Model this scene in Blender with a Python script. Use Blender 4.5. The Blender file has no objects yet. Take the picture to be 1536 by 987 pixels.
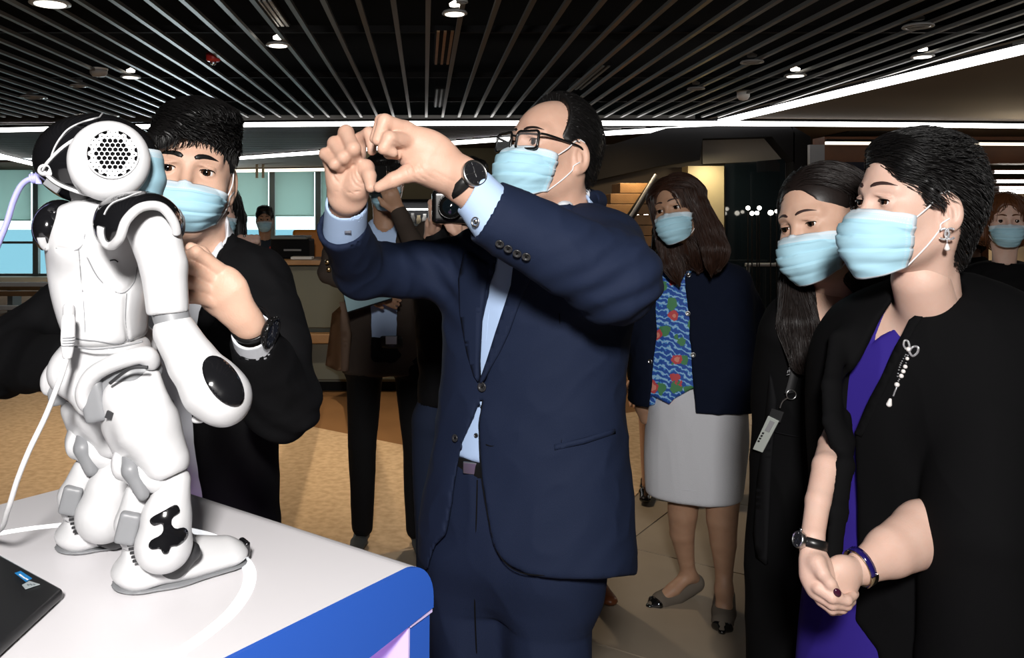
import bpy, bmesh, math, random
import numpy as np
from mathutils import Vector, Matrix
from mathutils.geometry import delaunay_2d_cdt

SC = bpy.context.scene
COL = SC.collection
# ------------------------------------------------------------------ camera, world, exposure
FPX, CX, CY, CAM_H = 1300.0, 637.0, 326.0, 1.49      # focal length and principal point in pixels of the 1536x987 frame
cam = bpy.data.cameras.new('camera'); cam_o = bpy.data.objects.new('camera', cam); COL.objects.link(cam_o)
cam.sensor_width = 36.0; cam.lens = FPX / 1536 * 36.0
cam.shift_x = (768 - CX) / 1536; cam.shift_y = -(493.5 - CY) / 1536
cam.clip_start = 0.05; cam.clip_end = 200
cam_o.location = (0, 0, CAM_H); cam_o.rotation_euler = (math.pi / 2, 0, 0)
SC.camera = cam_o
w = bpy.data.worlds.new('overcast_sky'); SC.world = w; w.use_nodes = True
bg = w.node_tree.nodes['Background']; bg.inputs[0].default_value = (0.80, 0.95, 1.0, 1); bg.inputs[1].default_value = 2.4
vs = SC.view_settings
vs.view_transform = 'Standard'; vs.look = 'None'; vs.gamma = 1.0; vs.use_curve_mapping = False; vs.exposure = 0.0

def area_light(name, loc, target, power, size, color=(1, 1, 1)):
    l = bpy.data.lights.new(name, 'AREA'); l.energy = power; l.size = size; l.color = color
    o = bpy.data.objects.new(name, l); COL.objects.link(o); o.location = loc
    o.rotation_euler = (Vector(target) - Vector(loc)).to_track_quat('-Z', 'Y').to_euler()
    return o
# the photographers' flash, held above and behind the camera
area_light('camera_flash', (-0.05, -0.62, 2.12), (0.35, 2.2, 1.2), 88, 0.22, (1.0, 0.97, 0.94))

# ------------------------------------------------------------------ helpers: objects
DOFF = 0.0
def P(px, py, d):
    """world point seen at pixel (px, py) at distance d in front of the camera plane"""
    d = d + DOFF
    return np.array([(px - CX) * d / FPX, d, CAM_H - (py - CY) * d / FPX])
def PX(n, d): return n * (d + DOFF) / FPX

def thing(name, label, cat, loc=(0, 0, 0), group=None):
    o = bpy.data.objects.new(name, None); COL.objects.link(o); o.location = loc
    o.empty_display_size = 0.1
    return tag(o, label, cat, group)
def tag(o, label=None, cat=None, group=None, kind=None):
    if label: o['label'] = label
    if cat: o['category'] = cat
    if group: o['group'] = group
    if kind: o['kind'] = kind
    return o
def root_loc(o):
    p = Vector((0, 0, 0))
    while o is not None: p += o.location; o = o.parent
    return p
def link(name, me, parent=None, label=None, loc=None):
    o = bpy.data.objects.new(name, me); COL.objects.link(o)
    if parent is not None: o.parent = parent
    if loc is not None: o.location = loc
    if label: o['label'] = label
    return o
def mesh_np(name, V, Fs, mats, parent=None, smooth=True, midx=None, uv=None, label=None):
    """V (n,3) in world space; Fs: list of (m,k) int arrays or ragged lists"""
    V = np.asarray(V, dtype=np.float64).copy()
    if parent is not None: V -= np.array(root_loc(parent))
    me = bpy.data.meshes.new(name)
    if isinstance(Fs, np.ndarray): Fs = [Fs]
    loops, tot = [], []
    for f in Fs:
        if isinstance(f, np.ndarray) and f.ndim == 2:
            loops.append(f.ravel()); tot.append(np.full(len(f), f.shape[1]))
        else:
            loops.append(np.array(f)); tot.append(np.array([len(f)]))
    loops = np.concatenate(loops).astype(np.int32); tot = np.concatenate(tot).astype(np.int32)
    start = np.concatenate([[0], np.cumsum(tot)[:-1]]).astype(np.int32)
    me.vertices.add(len(V)); me.vertices.foreach_set('co', V.astype(np.float32).ravel())
    me.loops.add(len(loops)); me.loops.foreach_set('vertex_index', loops)
    me.polygons.add(len(tot)); me.polygons.foreach_set('loop_start', start)
    if not isinstance(mats, (list, tuple)): mats = [mats]
    for m in mats: me.materials.append(m)
    if midx is not None: me.polygons.foreach_set('material_index', np.asarray(midx, dtype=np.int32))
    me.update(calc_edges=True)
    me.polygons.foreach_set('use_smooth', np.full(len(tot), bool(smooth)))
    if uv is not None:
        l = me.uv_layers.new(name='UVMap'); l.data.foreach_set('uv', np.asarray(uv, dtype=np.float32)[loops].ravel())
    me.validate(clean_customdata=False)
    return link(name, me, parent, label)

class MB:
    """collects plain solid shapes into one mesh"""
    def __init__(s): s.V, s.F, s.M, s.n = [], [], [], 0
    def add(s, V, F, m=0):
        s.V.append(np.asarray(V, float)); s.F += [[i + s.n for i in f] for f in F]; s.M += [m] * len(F); s.n += len(V); return s
    def box(s, lo, hi, m=0, rot=None, pivot=None):
        (a, b, c), (d, e, f) = lo, hi
        V = np.array([(a,b,c),(d,b,c),(d,e,c),(a,e,c),(a,b,f),(d,b,f),(d,e,f),(a,e,f)], float)
        if rot is not None:
            pv = np.array(pivot) if pivot is not None else V.mean(0); V = (V - pv) @ np.array(rot).T + pv
        return s.add(V, [(0,3,2,1),(4,5,6,7),(0,1,5,4),(1,2,6,5),(2,3,7,6),(3,0,4,7)], m)
    def prism(s, pts, ext, m=0):
        """pts: planar outline (n,3); ext: extrusion vector"""
        A = np.asarray(pts, float); n = len(A); B = A + np.array(ext)
        F = [list(range(n))[::-1], list(range(n, 2*n))] + [[i, (i+1) % n, n + (i+1) % n, n + i] for i in range(n)]
        return s.add(np.vstack([A, B]), F, m)
    def tube(s, pts, r, sides=8, m=0, closed=False, flat=None):
        V, F = tube(pts, r, sides, closed, flat); return s.add(V, F, m)
    def lathe(s, prof, c, axis, seg=24, m=0):
        V, F = lathe(prof, c, axis, seg); return s.add(V, F, m)
    def build(s, name, mats, parent=None, smooth=False, label=None, bevel=0):
        V = np.vstack(s.V)
        o = mesh_np(name, V, s.F, mats, parent, smooth, s.M, label=label)
        if bevel:
            b = o.modifiers.new('bevel', 'BEVEL'); b.width = bevel; b.segments = 2; b.limit_method = 'ANGLE'
            o.data.polygons.foreach_set('use_smooth', [True] * len(o.data.polygons)); 
            wn = o.modifiers.new('wn', 'WEIGHTED_NORMAL')
        return o
def frames(pts):
    P_ = np.asarray(pts, float); T = np.gradient(P_, axis=0); T /= np.linalg.norm(T, axis=1)[:, None] + 1e-12
    n0 = np.cross(T[0], (0.3, 0.2, 1.0)); 
    if np.linalg.norm(n0) < 1e-3: n0 = np.cross(T[0], (1, 0, 0))
    N = [n0 / np.linalg.norm(n0)]
    for i in range(1, len(P_)):
        n = N[-1] - T[i] * np.dot(N[-1], T[i]); N.append(n / (np.linalg.norm(n) + 1e-12))
    N = np.array(N); return P_, T, N, np.cross(T, N)
def tube(pts, r, sides=8, closed=False, flat=None):
    P_, T, N, B = frames(pts); n = len(P_); r = np.broadcast_to(np.asarray(r, float), (n,))
    a = np.linspace(0, 2*np.pi, sides, endpoint=False)
    fb = 1.0 if flat is None else flat
    V = (P_[:, None] + r[:, None, None] * (np.cos(a)[None, :, None] * N[:, None] + fb * np.sin(a)[None, :, None] * B[:, None])).reshape(-1, 3)
    F = []
    for i in range(n if closed else n - 1):
        for j in range(sides):
            k = (j + 1) % sides; i2 = (i + 1) % n
            F.append([i*sides + j, i*sides + k, i2*sides + k, i2*sides + j])
    if not closed: F += [list(range(sides))[::-1], list(range((n-1)*sides, n*sides))]
    return V, F
def lathe(prof, c, axis, seg=24):
    """prof: (radius, height along axis) pairs"""
    ax = np.array(axis, float); ax /= np.linalg.norm(ax)
    u = np.cross(ax, (0, 0, 1.0)); 
    if np.linalg.norm(u) < 1e-3: u = np.array((1.0, 0, 0))
    u /= np.linalg.norm(u); v = np.cross(ax, u); a = np.linspace(0, 2*np.pi, seg, endpoint=False)
    V = []
    for r, h in prof: V.append(np.array(c) + h*ax + r*(np.cos(a)[:, None]*u + np.sin(a)[:, None]*v))
    V = np.vstack(V); n = len(prof); F = []
    for i in range(n - 1):
        for j in range(seg):
            k = (j+1) % seg; F.append([i*seg+j, i*seg+k, (i+1)*seg+k, (i+1)*seg+j])
    F += [list(range(seg))[::-1], list(range((n-1)*seg, n*seg))]
    return V, F
def spline(pts, n=40, closed=False):
    p = np.asarray(pts, float); m = len(p)
    if m < 3: return p[0] + np.linspace(0, 1, n)[:, None] * (p[-1] - p[0])
    seg = m if closed else m - 1
    t = np.linspace(0, seg, n, endpoint=not closed); i = np.minimum(t.astype(int), seg - 1); f = (t - i)[:, None]
    def g(j): return p[j % m] if closed else p[np.clip(j, 0, m-1)]
    p0, p1, p2, p3 = g(i-1), g(i), g(i+1), g(i+2)
    return 0.5*((2*p1) + (-p0+p2)*f + (2*p0-5*p1+4*p2-p3)*f**2 + (-p0+3*p1-3*p2+p3)*f**3)

# ------------------------------------------------------------------ helpers: implicit solids meshed with surface nets
def rotm(rx=0, ry=0, rz=0):
    return np.array(Matrix.Rotation(math.radians(rz), 3, 'Z') @ Matrix.Rotation(math.radians(ry), 3, 'Y') @ Matrix.Rotation(math.radians(rx), 3, 'X'))
class SDF:
    def __init__(s): s.ops = []
    def add(s, f, lo, hi, op='u', k=0.01): s.ops.append((f, np.asarray(lo, float), np.asarray(hi, float), op, k)); return s
    def cap(s, a, b, ra, rb=None, k=0.01, op='u', flat=None):
        a, b = np.asarray(a, float), np.asarray(b, float); rb = ra if rb is None else rb
        ab = b - a; L2 = max(float(ab @ ab), 1e-12); R = max(ra, rb)
        if flat is not None: fn, fs = np.asarray(flat[0], float), flat[1]; fn = fn/np.linalg.norm(fn)
        def f(p):
            t = np.clip(((p - a) @ ab) / L2, 0, 1); q = p - a - t[:, None]*ab
            if flat is not None: q = q + (q @ fn)[:, None]*fn*(1/fs - 1)
            dd = np.sqrt((q*q).sum(1)) - (ra + (rb - ra)*t)
            return dd if flat is None or fs > 1 else dd*max(fs, 0.5)
        m = R*(max(1, flat[1]) if flat is not None else 1)
        return s.add(f, np.minimum(a, b) - m, np.maximum(a, b) + m, op, k)
    def chain(s, pts, rs, k=0.01, op='u', flat=None):
        for i in range(len(pts) - 1): s.cap(pts[i], pts[i+1], rs[i], rs[i+1], k if i == 0 else min(k, .005), op, flat)
        return s
    def ell(s, c, r, rot=None, k=0.01, op='u'):
        c, r = np.asarray(c, float), np.asarray(r if np.ndim(r) else (r, r, r), float); R = None if rot is None else np.asarray(rot)
        def f(p):
            q = p - c
            if R is not None: q = q @ R
            k0 = np.sqrt(((q/r)**2).sum(1)); k1 = np.sqrt(((q/(r*r))**2).sum(1)) + 1e-9
            return np.where(k0 < 1e-4, -r.min(), k0*(k0 - 1)/k1)
        m = r if R is None else np.abs(R) @ r
        return s.add(f, c - m, c + m, op, k)
    def box(s, c, h, rot=None, rnd=0.005, k=0.005, op='u'):
        c, h = np.asarray(c, float), np.asarray(h, float); R = None if rot is None else np.asarray(rot)
        def f(p):
            q = p - c
            if R is not None: q = q @ R
            q = np.abs(q) - (h - rnd)
            return np.sqrt((np.maximum(q, 0)**2).sum(1)) + np.minimum(q.max(1), 0) - rnd
        m = h if R is None else np.abs(R) @ h
        return s.add(f, c - m, c + m, op, k)
    def cyl(s, c, axis, r, hl, rnd=0.004, k=0.005, op='u'):
        c = np.asarray(c, float); ax = np.asarray(axis, float); ax = ax/np.linalg.norm(ax)
        def f(p):
            q = p - c; h = q @ ax; rr = np.sqrt(np.maximum((q*q).sum(1) - h*h, 0))
            dx, dy = rr - (r - rnd), np.abs(h) - (hl - rnd)
            return np.sqrt(np.maximum(dx, 0)**2 + np.maximum(dy, 0)**2) + np.minimum(np.maximum(dx, dy), 0) - rnd
        return s.add(f, c - r - hl, c + r + hl, op, k)
    def loft(s, rows, k=0.02, op='u', e=2.3, rnd=0.01):
        """vertical loft through rows (z, cx, cy, rx, ry[, yaw_deg])"""
        A = np.array([list(r) + [0]*(6 - len(r)) for r in rows], float); A = A[np.argsort(A[:, 0])]
        n = len(A); T = spline(A, 160); z, o = T[:, 0], np.argsort(T[:, 0]); T = T[o]; z = T[:, 0]
        z0, z1 = A[0, 0], A[-1, 0]
        def f(p):
            q = np.clip(p[:, 2], z0, z1)
            cx, cy, rx, ry, yw = [np.interp(q, z, T[:, i]) for i in (1, 2, 3, 4, 5)]
            u, v = p[:, 0] - cx, p[:, 1] - cy
            if np.any(A[:, 5]):
                c, s_ = np.cos(np.radians(yw)), np.sin(np.radians(yw)); u, v = c*u + s_*v, -s_*u + c*v
            g = (np.abs(u/rx)**e + np.abs(v/ry)**e)**(1/e)
            k1 = np.sqrt((u/rx**2)**2 + (v/ry**2)**2) + 1e-6
            g2 = np.sqrt((u/rx)**2 + (v/ry)**2)
            dd = np.where(g2 < 0.3, (g - 1)*np.minimum(rx, ry), g2*(g - 1)/k1)
            h = np.maximum(p[:, 2] - z1, z0 - p[:, 2]) + rnd
            dd = dd + rnd
            return np.sqrt(np.maximum(dd, 0)**2 + np.maximum(h, 0)**2) + np.minimum(np.maximum(dd, h), 0) - rnd
        R = A[:, 3:5].max(1) if np.any(A[:, 5]) else None
        ex = A[:, 3] if R is None else R; ey = A[:, 4] if R is None else R
        lo = ((A[:, 1] - ex).min() - .01, (A[:, 2] - ey).min() - .01, z0); hi = ((A[:, 1] + ex).max() + .01, (A[:, 2] + ey).max() + .01, z1)
        return s.add(f, lo, hi, op, k)
    def poly(s, pix, d0, d1, op='s', k=0.002):
        """solid seen through outline pix (pixels) between distances d0 and d1: pattern scissors for garments"""
        d0, d1 = d0 + DOFF, d1 + DOFF; Q = np.asarray(pix, float); n = len(Q); dm = (d0 + d1)/2
        def f(p):
            y = np.maximum(p[:, 1], 0.05)
            x2 = CX + p[:, 0]/y*FPX; y2 = CY + (CAM_H - p[:, 2])/y*FPX
            best = np.full(len(p), 1e9); ins = np.zeros(len(p), bool)
            for i in range(n):
                a, b = Q[i], Q[(i+1) % n]; e = b - a
                t = np.clip(((x2-a[0])*e[0] + (y2-a[1])*e[1])/(e @ e + 1e-9), 0, 1)
                best = np.minimum(best, (x2-a[0]-t*e[0])**2 + (y2-a[1]-t*e[1])**2)
                c = ((a[1] > y2) != (b[1] > y2)) & (x2 < (b[0]-a[0])*(y2-a[1])/(b[1]-a[1]+1e-12) + a[0]); ins ^= c
            dd = np.sqrt(best)*np.where(ins, -1, 1)*dm/FPX
            return np.maximum(dd, np.maximum(d0 - p[:, 1], p[:, 1] - d1))
        c = [P(q[0], q[1], d - DOFF) for q in Q for d in (d0, d1)]
        return s.add(f, np.min(c, 0), np.max(c, 0), op, k)
    def comb(s, D, d, op, k):
        if op == 'u':
            h = np.clip(.5 + .5*(D - d)/k, 0, 1); return D*(1-h) + d*h - k*h*(1-h)
        if op == 's': d = -d
        h = np.clip(.5 - .5*(D - d)/k, 0, 1); return D*(1-h) + d*h + k*h*(1-h)
    def ev(s, p):
        D = np.full(len(p), 1.0)
        for f, lo, hi, op, k in s.ops: D = s.comb(D, f(p), op, k)
        return D
    def grad(s, p, e=1e-3):
        g = np.stack([s.ev(p + np.eye(3)[i]*e) - s.ev(p - np.eye(3)[i]*e) for i in range(3)], 1)
        return g/(np.linalg.norm(g, axis=1)[:, None] + 1e-9)
    def march(s, o, dr, t0=0.0, off=0.0, n=60):
        dr = dr/np.linalg.norm(dr, axis=1)[:, None]; t = np.full(len(dr), t0)
        for _ in range(n): t = t + 0.8*np.clip(s.ev(o + t[:, None]*dr) - off, -0.05, 0.08)
        return o + t[:, None]*dr
    def push(s, p, off, n=4):
        """moves points that lie inside the surface + off out to it"""
        for _ in range(n):
            d = s.ev(p); b = d < off
            if not b.any(): break
            p = p.copy(); p[b] += s.grad(p[b])*(off - d[b])[:, None]
        return p
    def surf(s, h, smooth=1, rng=None):
        lo = np.min([o[1] for o in s.ops if o[3] == 'u'], 0) - 3*h; hi = np.max([o[2] for o in s.ops if o[3] == 'u'], 0) + 3*h
        if rng is not None: lo = np.maximum(lo, rng[0]); hi = np.minimum(hi, rng[1])
        n = np.ceil((hi - lo)/h).astype(int) + 1
        D = np.full(n, 0.5, np.float32)
        ax = [lo[i] + h*np.arange(n[i]) for i in range(3)]
        for f, l, u, op, k in s.ops:
            m = k + 2.5*h
            a = np.clip(np.floor((l - m - lo)/h).astype(int), 0, n); b = np.clip(np.ceil((u + m - lo)/h).astype(int) + 1, 0, n)
            if (b <= a).any(): continue
            sl = tuple(slice(a[i], b[i]) for i in range(3))
            X, Y, Z = np.meshgrid(ax[0][sl[0]], ax[1][sl[1]], ax[2][sl[2]], indexing='ij')
            p = np.stack([X.ravel(), Y.ravel(), Z.ravel()], 1)
            D[sl] = s.comb(D[sl].ravel(), f(p), op, k).reshape(X.shape)
        return nets(D, lo, h, smooth)
    def mesh(s, h, name, mat, parent, disp=None, smooth=1, xf=None, label=None, rng=None):
        V, F = s.surf(h, smooth, rng)
        if disp is not None: V = displaced(V, F, disp)
        if xf is not None: V = xf(V)
        return mesh_np(name, V, F, mat, parent, True, label=label)
def vnormals(V, F):
    q = V[F]; n = np.cross(q[:, 2] - q[:, 0], q[:, 3] - q[:, 1]) if F.shape[1] == 4 else np.cross(q[:, 1]-q[:, 0], q[:, 2]-q[:, 0])
    N = np.zeros_like(V)
    for i in range(F.shape[1]): np.add.at(N, F[:, i], n)
    return N/(np.linalg.norm(N, axis=1)[:, None] + 1e-12)
def displaced(V, F, disp): return V + vnormals(V, F)*disp(V)[:, None]
def nets(D, lo, h, smooth=1):
    S = D < 0; n = np.array(D.shape)
    c = np.zeros(n - 1, np.int8)
    for i in (0, 1):
        for j in (0, 1):
            for k in (0, 1): c += S[i:n[0]-1+i, j:n[1]-1+j, k:n[2]-1+k]
    cells = np.argwhere((c > 0) & (c < 8)); idx = np.full(n - 1, -1, np.int64); idx[tuple(cells.T)] = np.arange(len(cells))
    acc = np.zeros((len(cells), 3)); cnt = np.zeros(len(cells)); cor = [(i, j, k) for i in (0, 1) for j in (0, 1) for k in (0, 1)]
    val = {q: D[cells[:, 0]+q[0], cells[:, 1]+q[1], cells[:, 2]+q[2]] for q in cor}
    for q in cor:
        for a in range(3):
            if q[a]: continue
            r = list(q); r[a] = 1; r = tuple(r); va, vb = val[q], val[r]; m = (va < 0) != (vb < 0)
            t = va[m]/(va[m] - vb[m]); pt = np.tile(np.array(q, float), (m.sum(), 1)); pt[:, a] += t
            acc[m] += pt; cnt[m] += 1
    V = lo + h*(cells + acc/cnt[:, None]); Fs = []
    for a in range(3):
        b, d = (a+1) % 3, (a+2) % 3
        A = [slice(None)]*3; B = [slice(None)]*3; A[a] = slice(0, n[a]-1); B[a] = slice(1, n[a])
        E = S[tuple(A)] != S[tuple(B)]; e = np.argwhere(E)
        e = e[(e[:, b] > 0) & (e[:, d] > 0) & (e[:, b] < n[b]-1) & (e[:, d] < n[d]-1)]
        def cell(ob, od):
            q = e.copy(); q[:, b] -= ob; q[:, d] -= od; return idx[q[:, 0], q[:, 1], q[:, 2]]
        f = np.stack([cell(1, 1), cell(0, 1), cell(0, 0), cell(1, 0)], 1)
        fl = ~S[e[:, 0], e[:, 1], e[:, 2]]; f[fl] = f[fl][:, ::-1]; Fs.append(f)
    Fq = np.concatenate(Fs); Fq = Fq[(Fq >= 0).all(1)]
    for _ in range(smooth):     # light Laplacian
        acc = np.zeros_like(V); cnt = np.zeros(len(V))
        for i in range(4):
            a, b = Fq[:, i], Fq[:, (i+1) % 4]
            for x in range(3): acc[:, x] += np.bincount(a, V[b, x], len(V)) + np.bincount(b, V[a, x], len(V))
            cnt += np.bincount(a, minlength=len(V)) + np.bincount(b, minlength=len(V))
        V = V*0.5 + 0.5*acc/np.maximum(cnt, 1)[:, None]
    return V, Fq
def nz(p, freq, seed=0, octv=2, warp=0.8):
    r = np.random.RandomState(seed); out = 0; amp = 1.0; tot = 0
    for _ in range(octv):
        for i in range(4):
            a = r.normal(size=3); a = a/np.linalg.norm(a)*freq*6.283*(.7 + .6*r.rand()); b = np.roll(a, 1)*.6
            out = out + amp*np.sin(p @ a + r.rand()*6.28 + warp*np.sin(p @ b + r.rand()*6)); tot += amp*.7
        freq *= 2.1; amp *= .5
    return out/tot
def folds(amp=0.003, freq=9.0, seed=0, dirw=(1, 1, 1)):
    w_ = np.array(dirw, float)
    def f(V):
        n = nz(V*w_, freq, seed, 2, 1.4); return amp*(1 - 2*np.abs(n)**0.8)*0.6 + amp*.5*nz(V*w_, freq*.45, seed+5, 1)
    return f

def cam_rays(pix):
    q = np.asarray(pix, float); return np.stack([(q[:, 0]-CX)/FPX, np.ones(len(q)), -(q[:, 1]-CY)/FPX], 1)
def tri_fill(poly, step):
    """Delaunay fill of a 2D outline with interior points every step"""
    Q = np.asarray(poly, float); pts = []
    for i in range(len(Q)):
        a, b = Q[i], Q[(i+1) % len(Q)]; m = max(1, int(np.linalg.norm(b-a)/step))
        for j in range(m): pts.append(a + (b-a)*j/m)
    nb = len(pts); lo, hi = Q.min(0), Q.max(0); B = np.array(pts)
    gx, gy = np.meshgrid(np.arange(lo[0]+step/2, hi[0], step), np.arange(lo[1]+step/2, hi[1], step)); g = np.stack([gx.ravel(), gy.ravel()], 1)
    ins = np.zeros(len(g), bool)
    for i in range(nb):
        a, b = B[i], B[(i+1) % nb]
        c = ((a[1] > g[:, 1]) != (b[1] > g[:, 1])) & (g[:, 0] < (b[0]-a[0])*(g[:, 1]-a[1])/(b[1]-a[1]+1e-12)+a[0]); ins ^= c
    dm = np.min(np.linalg.norm(g[:, None] - B[None], axis=2), 1) if len(g)*nb < 4e6 else np.ones(len(g))*9
    g = g[ins & (dm > step*.35)]
    A = [Vector(p) for p in B] + [Vector(p) for p in g]
    r = delaunay_2d_cdt(A, [], [list(range(nb))], 1, 1e-5)
    V2 = np.array([tuple(v) for v in r[0]]); T = np.array([f for f in r[2] if len(f) == 3])
    return V2, T
def slab(V, N, T, th, back=0.002):
    """thickens an open triangle sheet: front at V + N th, back at V - N back"""
    n = len(V); ed = {}
    for t in T:
        for i in range(3):
            e = (t[i], t[(i+1) % 3]); ed[e] = 1
    bd = [e for e in ed if (e[1], e[0]) not in ed]
    F2 = [T, T[:, ::-1] + n]
    q = np.array([[b, a, a+n, b+n] for a, b in bd]) if bd else np.zeros((0, 4), int)
    return np.vstack([V + N*th, V - N*back]), F2 + [q]
def patch(sdf, pix, mat, name, parent, th=0.002, step=8, d0=0.4, off=0.0, sm=True, label=None, disp=None, xf=None, back=0.003, shape=None):
    """a piece of cloth, plastic or print with outline pix lying on the solid's camera-side surface"""
    V2, T = tri_fill(pix, step)
    o = np.array([0, 0, CAM_H])
    V = sdf.march(o, cam_rays(V2), d0, off); N = sdf.grad(V)
    b = V2[T]; s_ = np.cross(b[:, 1]-b[:, 0], b[:, 2]-b[:, 0]); T = np.where((s_ > 0)[:, None], T[:, ::-1], T)
    if shape is not None: V = V + N*shape(V2)[:, None]
    if disp is not None: V = V + N*disp(V)[:, None]
    W, Fs = slab(V, N, T, th, back)
    return mesh_np(name, W, Fs, mat, parent, sm, label=label)
def on(sdf, pix, d0=0.4, off=0.0):
    """points of the solid's surface seen at the given pixels"""
    return sdf.march(np.array([0, 0, CAM_H]), cam_rays(np.atleast_2d(pix)), d0, off)

# ------------------------------------------------------------------ materials
def mat(name, col, rough=0.6, metal=0.0, spec=0.5, bump=None, var=None, emit=None, sheen=0, coat=0, alpha=1, trans=0, sss=0):
    m = bpy.data.materials.new(name); m.use_nodes = True; nt = m.node_tree; b = nt.nodes['Principled BSDF']
    I = b.inputs
    I['Base Color'].default_value = (*col, 1); I['Roughness'].default_value = rough; I['Metallic'].default_value = metal
    I['Specular IOR Level'].default_value = spec
    if sheen: I['Sheen Weight'].default_value = sheen; I['Sheen Roughness'].default_value = .5
    if coat: I['Coat Weight'].default_value = coat; I['Coat Roughness'].default_value = .06
    if alpha < 1: I['Alpha'].default_value = alpha
    if trans: I['Transmission Weight'].default_value = trans
    if sss:
        I['Subsurface Weight'].default_value = sss; I['Subsurface Radius'].default_value = (1, .35, .2); I['Subsurface Scale'].default_value = .006
    if emit: I['Emission Color'].default_value = (*emit[0], 1); I['Emission Strength'].default_value = emit[1]
    L = nt.links
    if bump or var: tc = nt.nodes.new('ShaderNodeTexCoord')
    if var:       # (scale, amount, second colour)
        n = nt.nodes.new('ShaderNodeTexNoise'); n.inputs['Scale'].default_value = var[0]; n.inputs['Detail'].default_value = 4
        L.new(tc.outputs['Object'], n.inputs['Vector'])
        mr = nt.nodes.new('ShaderNodeMapRange'); mr.inputs[1].default_value = .35; mr.inputs[2].default_value = .65; mr.inputs[4].default_value = var[1]
        L.new(n.outputs[0], mr.inputs[0])
        mx = nt.nodes.new('ShaderNodeMix'); mx.data_type = 'RGBA'; mx.inputs[6].default_value = (*col, 1); mx.inputs[7].default_value = (*var[2], 1)
        L.new(mr.outputs[0], mx.inputs[0]); L.new(mx.outputs[2], I['Base Color'])
    if bump:      # (kind, scale, strength)
        if bump[0] == 'noise':
            n = nt.nodes.new('ShaderNodeTexNoise'); n.inputs['Scale'].default_value = bump[1]; n.inputs['Detail'].default_value = 3; out = n.outputs[0]
        else:
            n = nt.nodes.new('ShaderNodeTexWave'); n.inputs['Scale'].default_value = bump[1]; n.inputs['Distortion'].default_value = .6; n.bands_direction = 'DIAGONAL'; out = n.outputs[1]
        L.new(tc.outputs['Object'], n.inputs['Vector'])
        bp = nt.nodes.new('ShaderNodeBump'); bp.inputs['Strength'].default_value = bump[2]; bp.inputs['Distance'].default_value = .002
        L.new(out, bp.inputs['Height']); L.new(bp.outputs[0], I['Normal'])
    return m
def emission(name, col, st): return mat(name, (0.8, 0.8, 0.8), emit=(col, st))
# ------------------------------------------------------------------ the setting
CEIL = 2.69
M = {}
M['tile'] = mat('stone_tile', (.34, .28, .21), .55, bump=('noise', 40, .05), var=(2.0, .55, (.25, .20, .145)))
M['grout'] = mat('grout', (.10, .085, .07), .9)
M['carpet'] = mat('tan_carpet', (.62, .46, .30), .95, spec=.1, bump=('noise', 90, .5), var=(24, .75, (.44, .31, .19)))
M['carpet_brown'] = mat('brown_carpet', (.235, .125, .055), .95, spec=.1, bump=('noise', 90, .4), var=(3, .5, (.19, .10, .045)))
M['slat'] = mat('dark_slat', (.085, .08, .074), .38, spec=.6)
M['black'] = mat('matt_black', (.006, .006, .007), .8, spec=.2)
M['void'] = mat('plenum_black', (.004, .004, .0045), .95, spec=.05)
M['plaster'] = mat('brown_plaster', (.105, .078, .055), .85, spec=.2, var=(1.2, .5, (.09, .066, .046)))
M['led'] = emission('led_white', (1, .98, .95), 5.0)
M['led_warm'] = emission('led_warm', (1, .86, .66), 2.4)
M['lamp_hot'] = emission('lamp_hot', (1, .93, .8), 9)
M['chrome'] = mat('brushed_steel', (.5, .5, .5), .3, 1.0)
M['lamp_lens'] = emission('lamp_lens', (1, .93, .80), 2.2)
M['lamp_dark'] = mat('lamp_dark', (.10, .10, .095), .3, .8)
M['reflector'] = mat('lamp_reflector', (.55, .5, .42), .25, 1.0)
M['grey_frame'] = mat('grey_frame', (.16, .19, .2), .5)
M['blind'] = mat('roller_blind', (.58, .68, .66), .9, spec=.1, bump=('noise', 300, .1), trans=0)
def translucent(m, col, f):
    nt = m.node_tree; t = nt.nodes.new('ShaderNodeBsdfTranslucent'); t.inputs[0].default_value = (*col, 1); x = nt.nodes.new('ShaderNodeMixShader'); x.inputs[0].default_value = f
    nt.links.new(nt.nodes['Principled BSDF'].outputs[0], x.inputs[1]); nt.links.new(t.outputs[0], x.inputs[2]); nt.links.new(x.outputs[0], nt.nodes['Material Output'].inputs[0])
translucent(M['blind'], (.72, .82, .78), .65)
M['glass'] = mat('clear_glass', (.9, .97, 1), .02, trans=1.0)
def clear(m, f):
    nt = m.node_tree; t = nt.nodes.new('ShaderNodeBsdfTransparent'); g = nt.nodes.new('ShaderNodeBsdfGlossy'); g.inputs['Roughness'].default_value = .02; x = nt.nodes.new('ShaderNodeMixShader'); x.inputs[0].default_value = f
    t.inputs[0].default_value = (.90, .97, .96, 1); nt.links.new(t.outputs[0], x.inputs[1]); nt.links.new(g.outputs[0], x.inputs[2]); nt.links.new(x.outputs[0], nt.nodes['Material Output'].inputs[0])
M['pane'] = mat('window_pane', (.9, .97, 1), .02); clear(M['pane'], .06)
M['dark_glass'] = mat('dark_glass', (.006, .010, .013), .06, spec=.6)
M['olive'] = mat('olive_wall', (.095, .075, .035), .8, var=(1, .4, (.07, .055, .028)))
M['brown_wall'] = mat('dark_brown_wall', (.03, .021, .015), .7)
M['red_brown'] = mat('red_brown_wood', (.10, .035, .014), .5, var=(6, .6, (.06, .02, .009)))
M['cream'] = mat('cream_wall', (.62, .50, .33), .7)
M['beige_pillar'] = mat('beige_pillar', (.36, .30, .18), .6)
M['wood'] = mat('oak_wood', (.34, .20, .09), .5, bump=('wave', 20, .1), var=(9, .6, (.24, .13, .055)))
M['grey_panel'] = mat('grey_green_panel', (.15, .165, .145), .75, spec=.2)
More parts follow.
